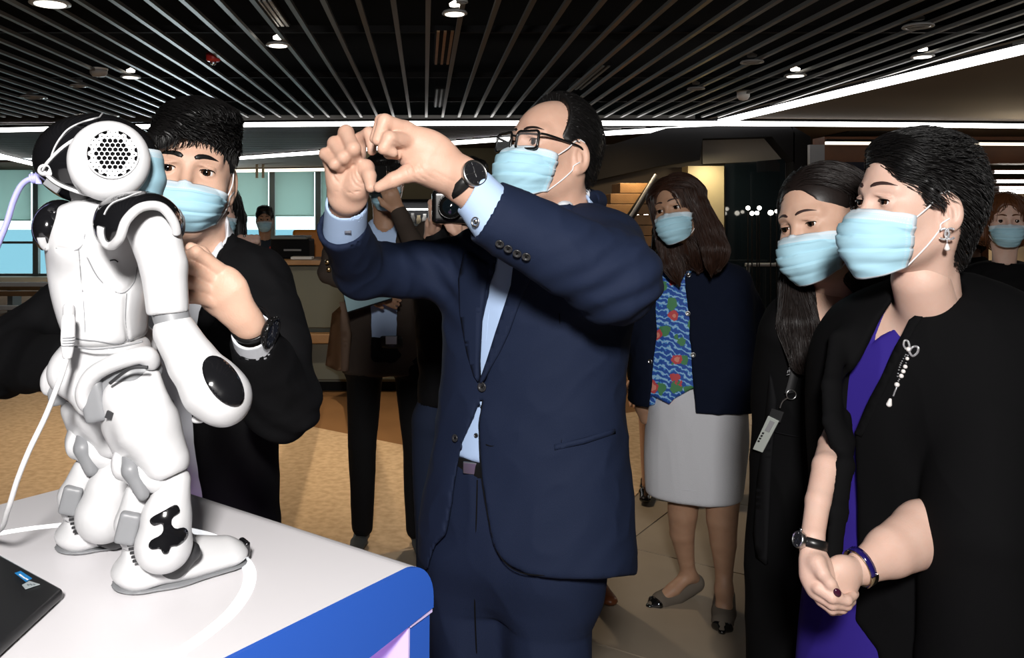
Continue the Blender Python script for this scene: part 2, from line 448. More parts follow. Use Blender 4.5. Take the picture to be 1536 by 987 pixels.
M['steel_grey'] = mat('steel_grey', (.30, .31, .33), .45, .3)
M['orange'] = mat('orange_laminate', (.75, .25, .02), .5)
M['white_paint'] = mat('white_paint', (.8, .8, .8), .5)
M['navy_panel'] = mat('navy_panel', (.006, .008, .018), .4)
M['red'] = mat('red_plastic', (.5, .03, .03), .4)
M['grey_plastic'] = mat('grey_plastic', (.32, .32, .32), .5)
M['view'] = mat('far_sea', (.17, .31, .38), .6)

def struct(o, label=None): return tag(o, label, kind='structure')

# floor: stone tiles with recessed joints, and two carpets laid flush
fl = MB().box((-15, -4, -.06), (15, 23, -.012), 0).build('floor', M['grout']); struct(fl)
ta = math.radians(54); tu = np.array((math.cos(ta), math.sin(ta), 0)); tv = np.array((-tu[1], tu[0], 0)); tl = .9
tile_me = None; o0 = np.array((1.0, 3.3, 0))
def in_view(p): return p[1] > 1.6 and p[1] < 9 and abs(CX + p[0]/p[1]*FPX - 768) < 1150
for i in range(-6, 9):
    for j in range(-5, 6):
        c = o0 + tu*i*tl + tv*j*tl
        if not in_view(c) or c[0] < -2.5: continue
        if tile_me is None:
            g = .004; q = [(-tl/2+g), (tl/2-g)]
            mb = MB(); mb.prism([(q[0], q[0], -.012), (q[1], q[0], -.012), (q[1], q[1], -.012), (q[0], q[1], -.012)], (0, 0, .012))
            t = mb.build('tile', M['tile'], fl); tile_me = t.data
        else: t = link('tile', tile_me, fl)
        t.location = (c[0], c[1], 0); t.rotation_euler = (0, 0, ta)
# plain stone beyond the pieces that can be told apart
MB().box((-15, -4, -.05), (15, 23, -.005)).build('far_tiles', M['tile'], fl)
cp = MB()
cp.prism([(-11.9, 2.2, 0), (-1.7, 3.0, 0), (-.13, 3.86, 0), (.55, 4.10, 0), (1.02, 4.44, 0), (1.25, 4.85, 0), (2.6, 7.2, 0), (-.10, 5.62, 0), (-.90, 6.22, 0), (-11.9, 11.49, 0)][:10], (0, 0, .006))
tag(cp.build('carpet', M['carpet']), 'tan textured carpet laid in front of the long grey counter', 'carpet')
cp = MB().prism([(-11.9, 11.5, 0), (-.90, 6.22, 0), (-.10, 5.62, 0), (2.6, 7.2, 0), (9, 12, 0), (9, 13.6, 0), (-1.8, 13.6, 0), (-3, 21.5, 0), (-11.9, 21.5, 0)], (0, 0, .006))
tag(cp.build('carpet', M['carpet_brown']), 'plain brown carpet under and behind the grey counter', 'carpet')

# ceiling: slats below a black void, a plain brown ceiling beyond the bent light line
S2 = [(4.9, 2.6), (4.13, 5.98), (3.50, 11.25), (1.03, 13.0), (-3.68, 17.0), (-8.40, 18.8), (-7.8, 15.9), (-8.3, 10)]
ce = MB()
ce.box((-15, -4, 3.3), (15, 23, 3.36))
ceil = ce.build('ceiling', M['void']); struct(ceil)
pl = MB()
pl.prism([(4.95, -4, CEIL), (4.95, 2.6, CEIL), (4.18, 5.98, CEIL), (3.55, 11.28, CEIL), (1.06, 13.06, CEIL), (-3.66, 17.06, CEIL), (-8.4, 18.86, CEIL), (-15, 18.86, CEIL), (-15, 23, CEIL), (15, 23, CEIL), (15, -4, CEIL)], (0, 0, .05))
pl.build('plain_ceiling', M['plaster'], ceil)
def xlim(x):   # where the bent line stops a slat
    e = 10.42
    for (x0, y0), (x1, y1) in (((4.9, 2.6), (4.13, 5.98)), ((4.13, 5.98), (3.5, 11.25))):
        if x1 <= x <= x0: e = min(e, y0 + (x - x0)/(x1 - x0)*(y1 - y0) - .06)
    return e
sp = .195
for i in range(-42, 26):
    x = i*sp + .02
    y1 = xlim(x); y0 = max(.6, abs(x)*.62 - .5) if x < 4.9 else 9
    if x > 4.85 or y1 - y0 < .4: continue
    MB().box((x-.015, y0, CEIL), (x+.015, y1, CEIL+.022)).build('slat', M['slat'], ceil)
# short cross louvres between the two light lines at the left
for i in range(34):
    y = 10.95 + i*.20
    x1 = np.interp(y, [10.9, 11.25, 13, 17, 18.8], [3.5, 3.45, .98, -3.75, -8.4]) - .08
    if y > 18: break
    MB().box((-8.3, y-.015, CEIL), (x1, y+.015, CEIL+.09)).build('slat', M['slat'], ceil)
for y in (4.4, 6.2, 8.2, 9.9):      # pierced carrier rails above the slats
    MB().box((-8, y-.02, CEIL+.12), (4.2, y+.02, CEIL+.17)).build('carrier_rail', M['black'], ceil)
for k, (x, y) in enumerate([(-4.6, 17.5), (-3.75, 16.6)]):
    for dx in (0, .14): MB().box((x*1.02+dx, 19.6, 2.38), (x*1.02+dx+.05, 19.66, CEIL)).build('hanger_post', M['led_warm'] if 0 else M['cream'], ceil)

def profile(name, label, pts, w_, h_, m, z=CEIL-.03):
    t = thing(name, label, 'light', (pts[0][0], pts[0][1], z))
    V, N = [], []
    q = np.array([(*p, 0) for p in pts], float)
    d = np.gradient(q, axis=0); d /= np.linalg.norm(d, axis=1)[:, None]; s = np.stack([-d[:, 1], d[:, 0], 0*d[:, 0]], 1)*w_/2
    def strip(hz0, hz1, nm, mm, sc):
        A = np.concatenate([q - s*sc + (0, 0, hz0), q + s*sc + (0, 0, hz0), q + s*sc + (0, 0, hz1), q - s*sc + (0, 0, hz1)]); n = len(q); F = []
        for i in range(n-1):
            for a in range(4): b = (a+1) % 4; F.append([a*n+i, b*n+i, b*n+i+1, a*n+i+1])
        F += [[0, n, 2*n, 3*n], [n-1, 2*n-1, 3*n-1, 4*n-1][::-1]]
        A[:, 2] += z
        mesh_np(nm, A, F, mm, t, False)
    strip(-h_, 0, 'diffuser', m, 1.0); strip(.001, .028, 'housing', M['black'], .8)
    return t
S1 = [(P(px, py, 1)[0]*1.2*FPX/(326-py), 1.2*FPX/(326-py)) for px, py in ((-60, 190), (60, 187), (200, 183.5), (380, 180), (600, 178), (760, 177.5), (900, 177.5), (1060, 178), (1200, 178.8), (1370, 180.3), (1600, 183))]
profile('light_line', 'long straight white light line crossing the whole ceiling', S1, .05, .052, M['led'], CEIL-.032)
profile('light_line', 'bent white light line where slats meet the plain ceiling', S2[:6], .055, .058, M['led'], CEIL-.012)
profile('light_line', 'short light line at the far left ceiling edge', [(-8.45, 18.7), (-7.9, 15.9), (-7.9, 14)], .055, .07, M['led'], CEIL-.012)
profile('cove_light', 'warm light line along the window head', [(-5.2, 21.3), (-2.4, 20.6)], .08, .07, M['led_warm'], CEIL-.03)
profile('cove_light', 'thin warm light line on the brown ceiling at right', [(4.35, 9.4), (7.6, 9.6)], .03, .03, M['led_warm'], 2.31)

# downlights
def downlight(px, py, r, lit, label):
    d = 1.2*FPX/(326-py); x = (px-CX)*d/FPX
    t = thing('downlight', label, 'light', (x, d, CEIL), 'round downlights in the slatted ceiling')
    R = r*d/FPX
    MB().lathe([(R*.80, -.010), (R, -.012), (R, -.006), (R*.90, .004), (R*.80, .004)], (x, d, CEIL), (0, 0, 1), 28).build('trim_ring', M['grey_plastic'], t, True)
    MB().lathe([(.001, -.0125), (R*.78, -.0125), (R*.78, -.006), (.001, -.006)], (x, d, CEIL), (0, 0, 1), 24).build('louvre', M['lamp_dark'], t, True)
    for k in range(3): MB().tube([(x+R*(.25+.2*k)*math.cos(a), d+R*(.25+.2*k)*math.sin(a), CEIL-.0135) for a in np.linspace(0, 6.28, 20, endpoint=False)], R*.03, 5, closed=True).build('louvre_ring', M['grey_plastic'], t, True)
    b = MB().lathe([(R*.40, .035), (R*.42, .05), (.001, .07)], (x, d, CEIL), (0, 0, 1), 16); b.build('bulb', M['lamp_hot'] if lit else M['grey_plastic'], t, True)
    if lit:
        MB().lathe([(.001, -.0165), (R*.76, -.0165), (R*.76, -.009), (.001, -.009)], (x, d, CEIL), (0, 0, 1), 24).build('lens', M['lamp_lens'], t, True)
        l = bpy.data.lights.new('downlight_beam', 'SPOT'); l.energy = 120*lit; l.spot_size = math.radians(95); l.spot_blend = .7; l.color = (1, .80, .56); l.shadow_soft_size = .05
        o = bpy.data.objects.new('downlight_beam', l); COL.objects.link(o); o.location = (x, d, CEIL-.03)
for a in [(75, 3, 30, 1, 'lit round downlight at the upper left corner'), (417, 66, 18, 1, 'lit round downlight left of the slot diffuser, above the young man'), (196, 114, 15, 1, 'small lit round downlight above the robot head'),
          (118, 128, 13, 0, 'unlit round downlight above the left of the robot'), (50, 145, 20, 0, 'unlit round downlight at the left edge of the slats'), (682, 18, 19, 1, 'lit round downlight at the top centre of the ceiling'),
          (1377, 38, 22, 0, 'largest unlit downlight at the upper right'), (1384, 83, 16, 1, 'lit warm downlight next to the bent light line at right'), (1128, 92, 17, 0, 'unlit downlight right of centre, left of the lit pair'),
          (1193, 112, 16, 1, 'half lit round downlight right of centre'), (1044, 132, 13, 0, 'small unlit downlight above the woman in the white skirt'), (693, 1, 9, 0, 'small dark downlight at the top edge of the ceiling')]: downlight(*a)
def ceil_pt(px, py, z=CEIL):
    d = (z-CAM_H)*FPX/(326-py); return np.array(((px-CX)*d/FPX, d, z))
c = ceil_pt(148, 108); t = thing('smoke_detector', 'pale round smoke detector on the left ceiling slats', 'detector', c)
MB().lathe([(.07, .02), (.07, -.01), (.05, -.035), (.001, -.04)], c, (0, 0, 1)).build('cover', M['grey_plastic'], t, True); MB().lathe([(.075, .03), (.075, .018)], c, (0, 0, 1)).build('base', M['white_paint'], t, True)
c = ceil_pt(320, 90); t = thing('alarm_beacon', 'red fire alarm beacon above the slats', 'alarm', c)
MB().lathe([(.055, .05), (.055, 0), (.045, -.01), (.001, -.012)], c, (0, 0, 1)).build('housing', M['red'], t, True); MB().lathe([(.025, -.012), (.02, -.035), (.001, -.04)], c, (0, 0, 1)).build('lens', M['glass'], t, True)
c = ceil_pt(1115, 142); t = thing('motion_sensor', 'small white motion sensor on the dark ceiling at right', 'sensor', c)
MB().lathe([(.06, .03), (.06, -.02), (.04, -.05), (.001, -.06)], c, (0, 0, 1)).build('dome', M['white_paint'], t, True); MB().lathe([(.065, .04), (.065, .028)], c, (0, 0, 1)).build('base', M['grey_plastic'], t, True)
def slot(px, y0, y1, z, n, label, m):
    t = thing('slot_diffuser', label, 'vent', ceil_pt(px, y0, z))
    a, b = ceil_pt(px, y0, z), ceil_pt(px, y1, z)
    mb = MB().box((a[0]-.07, a[1], z+.01), (a[0]+.07, b[1], z+.04)); mb.build('backing', M['black'], t)
    for i in range(n): x = a[0]-.05+.1*i/(n-1); MB().box((x-.010, a[1], z), (x+.010, b[1], z+.012)).build('slot_bar', m, t)
slot(668, 48, 97, CEIL+.11, 3, 'lit slot diffuser with three brass bars at ceiling centre', M['wood'])
slot(663, 135, 161, CEIL+.11, 3, 'dim grey slot diffuser behind the lit one', M['grey_frame'])
slot(392, 2, 40, CEIL+.11, 4, 'slot diffuser of four grey bars at the top left of centre', M['grey_plastic'])
slot(905, 100, 135, CEIL+.11, 3, 'dark slot diffuser above the head of the man in glasses', M['grey_frame'])
c = ceil_pt(1298, 199); t = MB().box((c[0]-.35, c[1]-.25, CEIL-.012), (c[0]+.35, c[1]+.5, CEIL)).build('ceiling_grille', M['black']); tag(t, 'flat dark air grille on the plain brown ceiling', 'vent')

# the shell
struct(MB().box((-15, -4.1, 0), (15, -4, 3.3)).build('wall_back', M['brown_wall']))
struct(MB().box((-12.1, -4, 0), (-12, 23, 3.3)).build('wall_left', M['brown_wall']))
struct(MB().box((12, -4, 0), (12.1, 23, 3.3)).build('wall_right', M['brown_wall']))
wf = MB(); wf.box((-1.6, 15.0, 0), (12, 15.1, 2.69)); struct(wf.build('wall_front', M['olive']))
struct(MB().box((-1.7, 15.0, 0), (-1.6, 23, 2.69)).build('wall_side', M['olive']))
# the glazed window wall far left
WY = 22.0
px_m = [-60, -20, 53, 130, 200, 271, 340, 408, 477, 545]
xs = [(p-CX)*WY/FPX for p in px_m]
for i in range(len(xs)-1):
    wn = MB().box((xs[i]-.07, WY, 0), (xs[i]+.07, WY+.14, CEIL)).build('window_%d' % (i+1), M['grey_frame']); struct(wn)
    MB().box((xs[i]+.07, WY+.02, 0), (xs[i+1]-.07, WY+.1, .06)).build('sill', M['grey_frame'], wn)
    MB().box((xs[i]+.07, WY+.02, .82), (xs[i+1]-.07, WY+.1, .88)).build('transom', M['grey_frame'], wn)
    MB().box((xs[i]+.07, WY+.05, .06), (xs[i+1]-.07, WY+.06, CEIL)).build('pane', M['pane'], wn)
    zb = 1.53 if i > 2 else 1.42
    MB().box((xs[i]+.09, WY-.06, zb), (xs[i+1]-.09, WY-.05, CEIL)).tube([(xs[i]+.09, WY-.055, zb), (xs[i+1]-.09, WY-.055, zb)], .018).build('roller_blind', M['blind'], wn)
struct(MB().box((-15, WY, 0), (xs[0]-.07, WY+.1, 3.3)).build('trim_1', M['brown_wall']))
struct(MB().box((xs[-1]-.07, WY, 0), (-1.6, WY+.1, 3.3)).build('trim_2', M['brown_wall']))
o = MB().box((-60, 90, -8), (20, 91, .2)).build('far_sea', M['view']); struct(o)
# daylight through the blinds
area_light('window_daylight', (-6.2, 21.7, 1.5), (-5, 5, 1.2), 230, 2.2, (.80, .95, 1.0))

# ------------------------------------------------------------------ background furniture
def at(px, py, d): return P(px, py, d)
# long counter
t = thing('counter', 'long grey-green counter with oak top behind the man holding a phone', 'counter', (-1.6, 7.3, 0))
x0, x1 = at(395, 0, 7.3)[0], at(760, 0, 7.3)[0]
MB().box((x0, 7.33, .10), (x1, 7.9, 1.09)).build('carcass', M['grey_panel'], t)
MB().box((x0, 7.28, .56), (x1, 7.33, 1.08)).build('upper_panel', M['grey_panel'], t, bevel=.01)
MB().box((x0, 7.30, .12), (x1, 7.34, .44)).build('lower_panel', M['grey_panel'], t, bevel=.01)
MB().box((x0, 7.24, 1.09), (x1, 7.95, 1.13)).build('worktop', M['wood'], t, bevel=.005)
MB().box((x0, 7.20, .44), (x1, 7.33, .52)).build('foot_rail', M['wood'], t, bevel=.008)
MB().box((x0, 7.42, .007), (x1, 7.8, .10)).build('plinth', M['black'], t)
c = at(453, 392, 7.4); tag(MB().box((c[0]-.09, 7.35, 1.132), (c[0]+.09, 7.5, 1.155)).build('notepad', M['white_paint'], bevel=.004), 'white pad lying on the oak counter top', 'pad')
# printer
c = at(440, 372, 7.7); t = thing('printer', 'black printer on the counter right of the man in grey polo', 'printer', (c[0], 7.7, 1.13))
MB().box((c[0]-.17, 7.5, 1.131), (c[0]+.17, 7.85, 1.30)).build('body', M['black'], t, bevel=.015)
MB().box((c[0]-.15, 7.46, 1.30), (c[0]+.15, 7.8, 1.33)).build('lid', M['grey_frame'], t, bevel=.008)
MB().box((c[0]-.05, 7.48, 1.20), (c[0]+.10, 7.52, 1.215)).build('paper_slot', M['grey_plastic'], t)
c = at(475, 374, 8.6); t = thing('office_chair', 'orange chair back seen above the counter top', 'chair', (c[0], 8.6, 0))
S = SDF(); S.box((c[0]+.06, 8.6, 1.17), (.30, .03, .20), rnd=.028); S.mesh(.015, 'backrest', M['orange'], t)
S = SDF(); S.box((c[0]+.06, 8.9, .75), (.28, .26, .04), rnd=.03); S.mesh(.018, 'seat', M['orange'], t)
MB().tube([(c[0]+.06, 8.65, 1.0), (c[0]+.06, 8.7, .74), (c[0]+.06, 8.9, .72)], .02).build('bracket', M['chrome'], t)
MB().tube([(c[0]+.06, 8.9, .72), (c[0]+.06, 8.9, .03)], .025).lathe([(.001, .035), (.22, .02), (.22, .007)], (c[0]+.06, 8.9, 0), (0, 0, 1)).build('pedestal', M['chrome'], t)
# left: bench and rails before the windows
t = thing('bench', 'long oak bench before the windows at the left edge', 'bench', (-7, 15, 0))
c = at(0, 445, 12.6)
MB().box((-7.6, 13.4, .36), (-5.6, 13.9, .44)).build('seat', M['wood'], t, bevel=.01)
for x in (-7.3, -6.5, -5.8): MB().box((x, 13.5, .006), (x+.08, 13.8, .36)).build('leg', M['grey_frame'], t)
t = thing('guard_rail', 'guard rail of two white bars and one oak bar before the left windows', 'rail', (-6.3, 11.9, 0))
for z0, z1, mm, nm in ((.54, .60, 'white_paint', 'top_rail'), (.41, .48, 'wood', 'wood_rail'), (.22, .28, 'white_paint', 'low_rail')): MB().box((-7.4, 11.86, z0), (-5.12, 11.94, z1)).build(nm, M[mm], t, bevel=.008)
for x in (-7.3, -6.4, -5.3): MB().box((x, 11.94, .006), (x+.06, 12.0, .60)).build('post', M['grey_frame'], t)

# olive wall zone: dark display unit
t = thing('display_cabinet', 'dark open display cabinet on the olive back wall', 'cabinet', (0, 12, 0))
a, b = at(575, 303, 12), at(650, 420, 12)
MB().box((a[0], 12.3, 0), (b[0], 12.35, a[2])).build('back_panel', M['navy_panel'], t)
MB().box((a[0]-.03, 12, 0), (a[0], 12.35, a[2])).build('side_panel', M['black'], t); MB().box((b[0], 12, 0), (b[0]+.03, 12.35, a[2])).build('side_panel', M['black'], t)
MB().box((a[0]-.03, 11.98, a[2]), (b[0]+.03, 12.35, a[2]+.04)).build('top', M['black'], t)
zs = at(0, 336, 12)[2]
MB().box((a[0], 12.0, zs-.03), (b[0], 12.3, zs)).build('shelf', M['grey_frame'], t)
MB().box((a[0], 12.05, zs+.19), (b[0], 12.08, zs+.215)).build('shelf_light', M['led'], t)
MB().box((a[0], 12.0, .0), (b[0], 12.3, .5)).build('plinth', M['black'], t)
rr = random.Random(4)
for i, (px, hh, mm) in enumerate([(603, .14, 'white_paint'), (611, .10, 'wood'), (619, .15, 'grey_plastic'), (628, .12, 'cream'), (637, .14, 'white_paint')]):
    c = at(px, 0, 12.12); h2 = hh
    tag(MB().lathe([(.001, 0), (.032, 0), (.035, h2*.5), (.022, h2*.8), (.024, h2), (.001, h2)], (c[0], 12.12, zs+.001), (0, 0, 1), 16).build('jar', M[mm], smooth=True), ['white jar at the left end of the lit cabinet shelf', 'short brown jar on the lit cabinet shelf', 'tall grey jar on the lit cabinet shelf', 'cream jar on the lit cabinet shelf', 'white jar at the right end of the lit cabinet shelf'][i], 'jar', 'jars on the cabinet shelf')
t = thing('cupboard', 'orange cupboard behind the photographer', 'cupboard', at(662, 400, 9.5))
a, b = at(646, 318, 9.5), at(690, 420, 9.5)
MB().box((a[0], 9.5, .05), (b[0], 9.9, a[2])).build('body', M['orange'], t, bevel=.008)
MB().box((a[0]+.01, 9.48, .08), ((a[0]+b[0])/2-.005, 9.5, a[2]-.03)).build('door', M['orange'], t); MB().box(((a[0]+b[0])/2+.005, 9.48, .08), (b[0]-.01, 9.5, a[2]-.03)).build('door', M['orange'], t)
MB().box((a[0]+.01, 9.54, .006), (b[0]-.01, 9.86, .05)).build('plinth', M['black'], t)
c = ceil_pt(692, 235); tag(MB().prism([ceil_pt(635, 240)-(0, 0, .03), ceil_pt(676, 228)-(0, 0, .03), ceil_pt(720, 228)-(0, 0, .03), ceil_pt(742, 240)-(0, 0, .03)], (0, 0, .03)).build('ceiling_hatch', M['black']), 'dark hatch panel on the plain ceiling behind the watch', 'hatch')

# black portal with stair, pillar and dark glazing
D = 10.6
por = MB()
def quad(pts, d, th, m=0):
    por.prism([at(px, py, d) for px, py in pts], (0, th, 0), m)
quad([(760, 262), (900, 222), (1000, 192), (1182, 184), (1192, 200), (1192, 245), (1158, 205), (1054, 208), (1050, 240), (985, 250), (760, 300)], D, .3)
quad([(1190, 190), (1216, 205), (1216, 565), (1190, 565)], D, .3)
struct(por.build('trim_3', M['black']))
quadm = MB().prism([at(px, py, D+.25) for px, py in [(1054, 206), (1160, 204), (1190, 240), (1054, 246)]], (0, .1, 0)); struct(quadm.build('trim_4', mat('grey_soffit', (.17, .155, .135), .8)))
struct(MB().prism([at(px, py, D+.3) for px, py in [(760, 230), (1054, 205), (1054, 560), (760, 560)]], (0, .1, 0)).build('trim_5', M['brown_wall']))
struct(MB().prism([at(px, py, D+.22) for px, py in [(1178, 236), (1190, 236), (1190, 560), (1178, 560)]], (0, .1, 0)).build('trim_6', mat('frame_grey', (.10, .09, .085), .5)))
g = MB().prism([at(px, py, D+.2) for px, py in [(1088, 246), (1178, 238), (1178, 545), (1088, 545)]], (0, .04, 0)).build('glass_screen', M['dark_glass']); tag(g, 'dark glass screen behind the women at right of centre', 'screen')
p_ = MB().prism([at(px, py, D+.05) for px, py in [(1032, 249), (1086, 249), (1086, 556), (1032, 556)]], (0, .4, 0)).build('pillar', M['beige_pillar']); tag(p_, 'beige pillar behind the woman in the white skirt', 'pillar')
area_light('pillar_uplight', tuple(at(1070, 246, D-.25)), tuple(at(1066, 380, D+.1)), 6, .12, (1, .85, .55))
l = thing('handrail', 'thin steel rail crossing the dark glass at waist height', 'rail', at(1150, 398, D-.2))
MB().tube([at(1118, 397, D-.2), at(1190, 397, D-.2)], .022).build('rail', M['steel_grey'], l)
for px in (1122, 1186): q = at(px, 397, D-.2); MB().tube([q, (q[0], q[1], .005)], .018).build('post', M['steel_grey'], l)
# glowing globes on stems, added to imitate lights reflected in the dark glass
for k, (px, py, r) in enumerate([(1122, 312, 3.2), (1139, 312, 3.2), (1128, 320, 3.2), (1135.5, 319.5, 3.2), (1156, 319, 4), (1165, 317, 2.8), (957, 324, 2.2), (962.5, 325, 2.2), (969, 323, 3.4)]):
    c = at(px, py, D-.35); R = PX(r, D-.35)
    t = thing('added_glow_globe', ['upper left added reflection globe of the cluster', 'upper right added reflection globe of the cluster', 'lower left added reflection globe of the cluster', 'lower right added reflection globe of the cluster', 'large lone added reflection globe right of the cluster', 'small added reflection globe beside the lanyard woman', 'left glowing globe beside the stair', 'middle glowing globe beside the stair', 'right glowing globe beside the stair'][k] + ' on a thin dark stem', 'lamp', c, 'small glowing globes added to imitate reflected lights')
    S = SDF(); S.ell(c, R); S.mesh(R/4, 'added_globe', M['lamp_hot'], t); MB().tube([c-(0, 0, R), (c[0], c[1], .005)], .008, 6).build('added_stem', M['black'], t)
# stair
st = thing('staircase', 'timber staircase seen past the shoulder of the man in glasses', 'staircase', at(930, 330, D-.6))
for k in range(6):
    a = at(923 - 14*k, 276 + 15.5*k, D-.3); b = at(982, 276 + 15.5*k, D-.3)
    MB().box((a[0], D-.55+.0*k, a[2]-.115), (b[0], D-.1, a[2])).build('step', M['wood'], st, bevel=.004)
MB().prism([at(px, py, D-.62) for px, py in [(978, 268), (988, 268), (950, 330), (920, 372), (912, 366)]], (0, .05, 0)).build('stringer', M['black'], st)
MB().tube([at(px, py, D-.7) for px, py in [(984, 262), (950, 318), (915, 372)]], .02).build('handrail', M['steel_grey'], st)
area_light('stair_light', tuple(at(955, 235, D-.7)), tuple(at(950, 330, D-.4)), 9, .15, (1, .72, .4))
for k, (px, py) in enumerate([(993, 225), (997, 241)]):
    c = at(px, py, D+.15); t = thing('wall_lamp', ['upper', 'lower'][k] + ' small warm wall lamp above the staircase', 'lamp', c)
    MB().lathe([(.001, -.02), (.03, -.02), (.035, .0)], c, (0, -1, 0), 12).build('base', M['black'], t, True); S = SDF(); S.ell(c-(0, .03, 0), (.06, .02, .016)); S.mesh(.008, 'lens', M['led_warm'], t)

# right end: brown lounge with light tubes
DR = 9.4
struct(MB().prism([at(px, py, DR) for px, py in [(1215, 217), (1237, 217), (1237, 560), (1215, 560)]], (0, .06, 0)).build('trim_7', M['steel_grey']))
struct(MB().prism([at(px, py, DR+.4) for px, py in [(1237, 205), (1700, 205), (1700, 245), (1237, 245)]], (0, .3, 0)).build('trim_8', M['red_brown']))
g = MB().prism([at(px, py, DR+.3) for px, py in [(1237, 243), (1400, 243), (1400, 540), (1237, 540)]], (0, .1, 0)).build('partition', M['navy_panel']); tag(g, 'dark navy partition panel behind the lanyard woman', 'partition')
struct(MB().prism([at(px, py, DR+3) for px, py in [(1430, 285), (1800, 285), (1800, 470), (1430, 470)]], (0, .1, 0)).build('trim_9', M['cream']))
for k, px in enumerate((1449, 1464, 1478)):
    g = MB().prism([at(px+q, py, DR+.2) for q, py in [(-4, 246), (5, 246), (5, 540), (-4, 540)]], (0, .35, 0)).build('wood_fin', M['red_brown']); tag(g, ['leftmost', 'middle', 'rightmost'][k] + ' upright red-brown timber fin behind the short-haired woman', 'fin', 'timber fins at the right')
for k, (x0_, y0_) in enumerate([(1487, 258), (1490, 272), (1494, 282), (1494, 288), (1506, 222), (1506, 235)]):
    a, b = at(x0_, y0_, DR+1.2), at(1620, y0_, DR+1.2)
    t = thing('light_tube', ['top light tube of the four stacked at the right', 'second light tube of the four stacked at the right', 'third light tube of the four stacked at the right', 'lowest light tube of the four stacked at the right', 'upper short light tube high at the right edge', 'lower short light tube high at the right edge'][k], 'light', a, 'white light tubes at the right edge')
    MB().tube([a, b], .020, 10).build('tube', M['led'], t); MB().tube([a-(.05, 0, 0), a+(.03, 0, 0)], .023, 10).build('end_cap', M['steel_grey'], t)
    MB().box((a[0]-.02, a[1]-.01, a[2]+.02), (b[0], a[1]+.04, a[2]+.035)).build('mount', M['red_brown'], t)
area_light('lounge_glow', tuple(at(1540, 250, DR+2.2)), tuple(at(1520, 400, DR+1)), 45, .8, (1, .78, .5))

# ------------------------------------------------------------------ table with ring
TZ = CAM_H - .43
M['table_white'] = mat('white_laminate', (.73, .71, .73), .35, coat=.0)
M['table_blue'] = mat('blue_laminate', (.025, .105, .50), .4)
M['table_pink'] = emission('pink_lit_panel', (.62, .30, .85), 1.0)
M['lilac'] = mat('lilac_laminate', (.62, .52, .85), .4)
A = np.array((-.478, 1.448)); e1 = np.array((.48, -.381)); e1 /= np.linalg.norm(e1); e2 = np.array((-e1[1]*-1, -e1[0])); e2 = np.array((e1[1], -e1[0]))
Lx, Ly = .625, 1.35
def tp(u, v, z): q = A + e1*u + e2*v; return (q[0], q[1], z)
Lx, VR = .60, .05
tb = thing('display_table', 'white topped display table with rounded blue end under the robot', 'table', tp(Lx/2, Ly/2, 0))
def arc(r, n=9): return [(.02-r*math.sin(a), TZ-VR+r*math.cos(a)) for a in np.linspace(.12, math.pi/2, n)]
def shell(r0, th, zl): return [(Ly, TZ), (.02, TZ)] + arc(VR) + [(-.03, zl)] + [(-.03+th, zl)] + arc(VR-th)[::-1] + [(.02, TZ-th), (Ly, TZ-th)]
def ext(u0, u1): return tuple((e1*(u1-u0)).tolist()) + (0,)
MB().prism([tp(-.03, v, z) for v, z in shell(VR, .02, TZ-.06)], ext(-.03, Lx-.006)).build('table_top', M['table_white'], tb)
# blue end band, growing deeper towards the viewer
band = [(Ly, TZ)] + [(.02, TZ)] + arc(VR) + [(-.03, TZ-.064), (.15, TZ-.088), (.6, TZ-.15), (Ly, TZ-.15)]
MB().prism([tp(Lx-.005, v, z) for v, z in band], ext(0, .006)).build('end_panel', M['table_blue'], tb, label='blue end panel with a rounded corner')
MB().prism([tp(Lx-.06, v, z) for v, z in [(-.028, TZ-.072), (.012, TZ-.076), (.020, TZ-.55), (.020, TZ-1.055), (-.02, TZ-1.055)]] , ext(0, .056)).build('leg', M['table_blue'], tb, label='slanted blue leg')
MB().prism([tp(Lx-.075, v, z) for v, z in [(-.03, TZ-.0655), (.013, TZ-.0695), (.013, TZ-.0745), (-.03, TZ-.0705)]], ext(0, .074)).build('leg_cap', M['lilac'], tb)
MB().prism([tp(Lx-.075, v, z) for v, z in [(.0125, TZ-.072), (.0155, TZ-.072), (.0235, TZ-.55), (.0205, TZ-.55)]], ext(0, .072)).build('inner_panel', M['lilac'], tb)
MB().prism([tp(Lx-.085, v, z) for v, z in [(.0, TZ-.03), (Ly-.1, TZ-.03), (Ly-.1, TZ-.6), (.0, TZ-.6)]], ext(0, .01)).build('lit_panel', M['table_pink'], tb, label='lit pink panel under the end')
MB().prism([tp(0, v, z) for v, z in [(.0, TZ-.08), (.06, TZ-.08), (.10, TZ-1.055), (.04, TZ-1.055)]], ext(0, .05)).build('leg', M['table_blue'], tb)
for u in (0, Lx-.06): MB().prism([tp(u, v, z) for v, z in [(Ly-.1, TZ-.02), (Ly-.04, TZ-.02), (Ly-.04, TZ-1.055), (Ly-.1, TZ-1.055)]], ext(0, .05)).build('leg', M['table_blue'], tb)
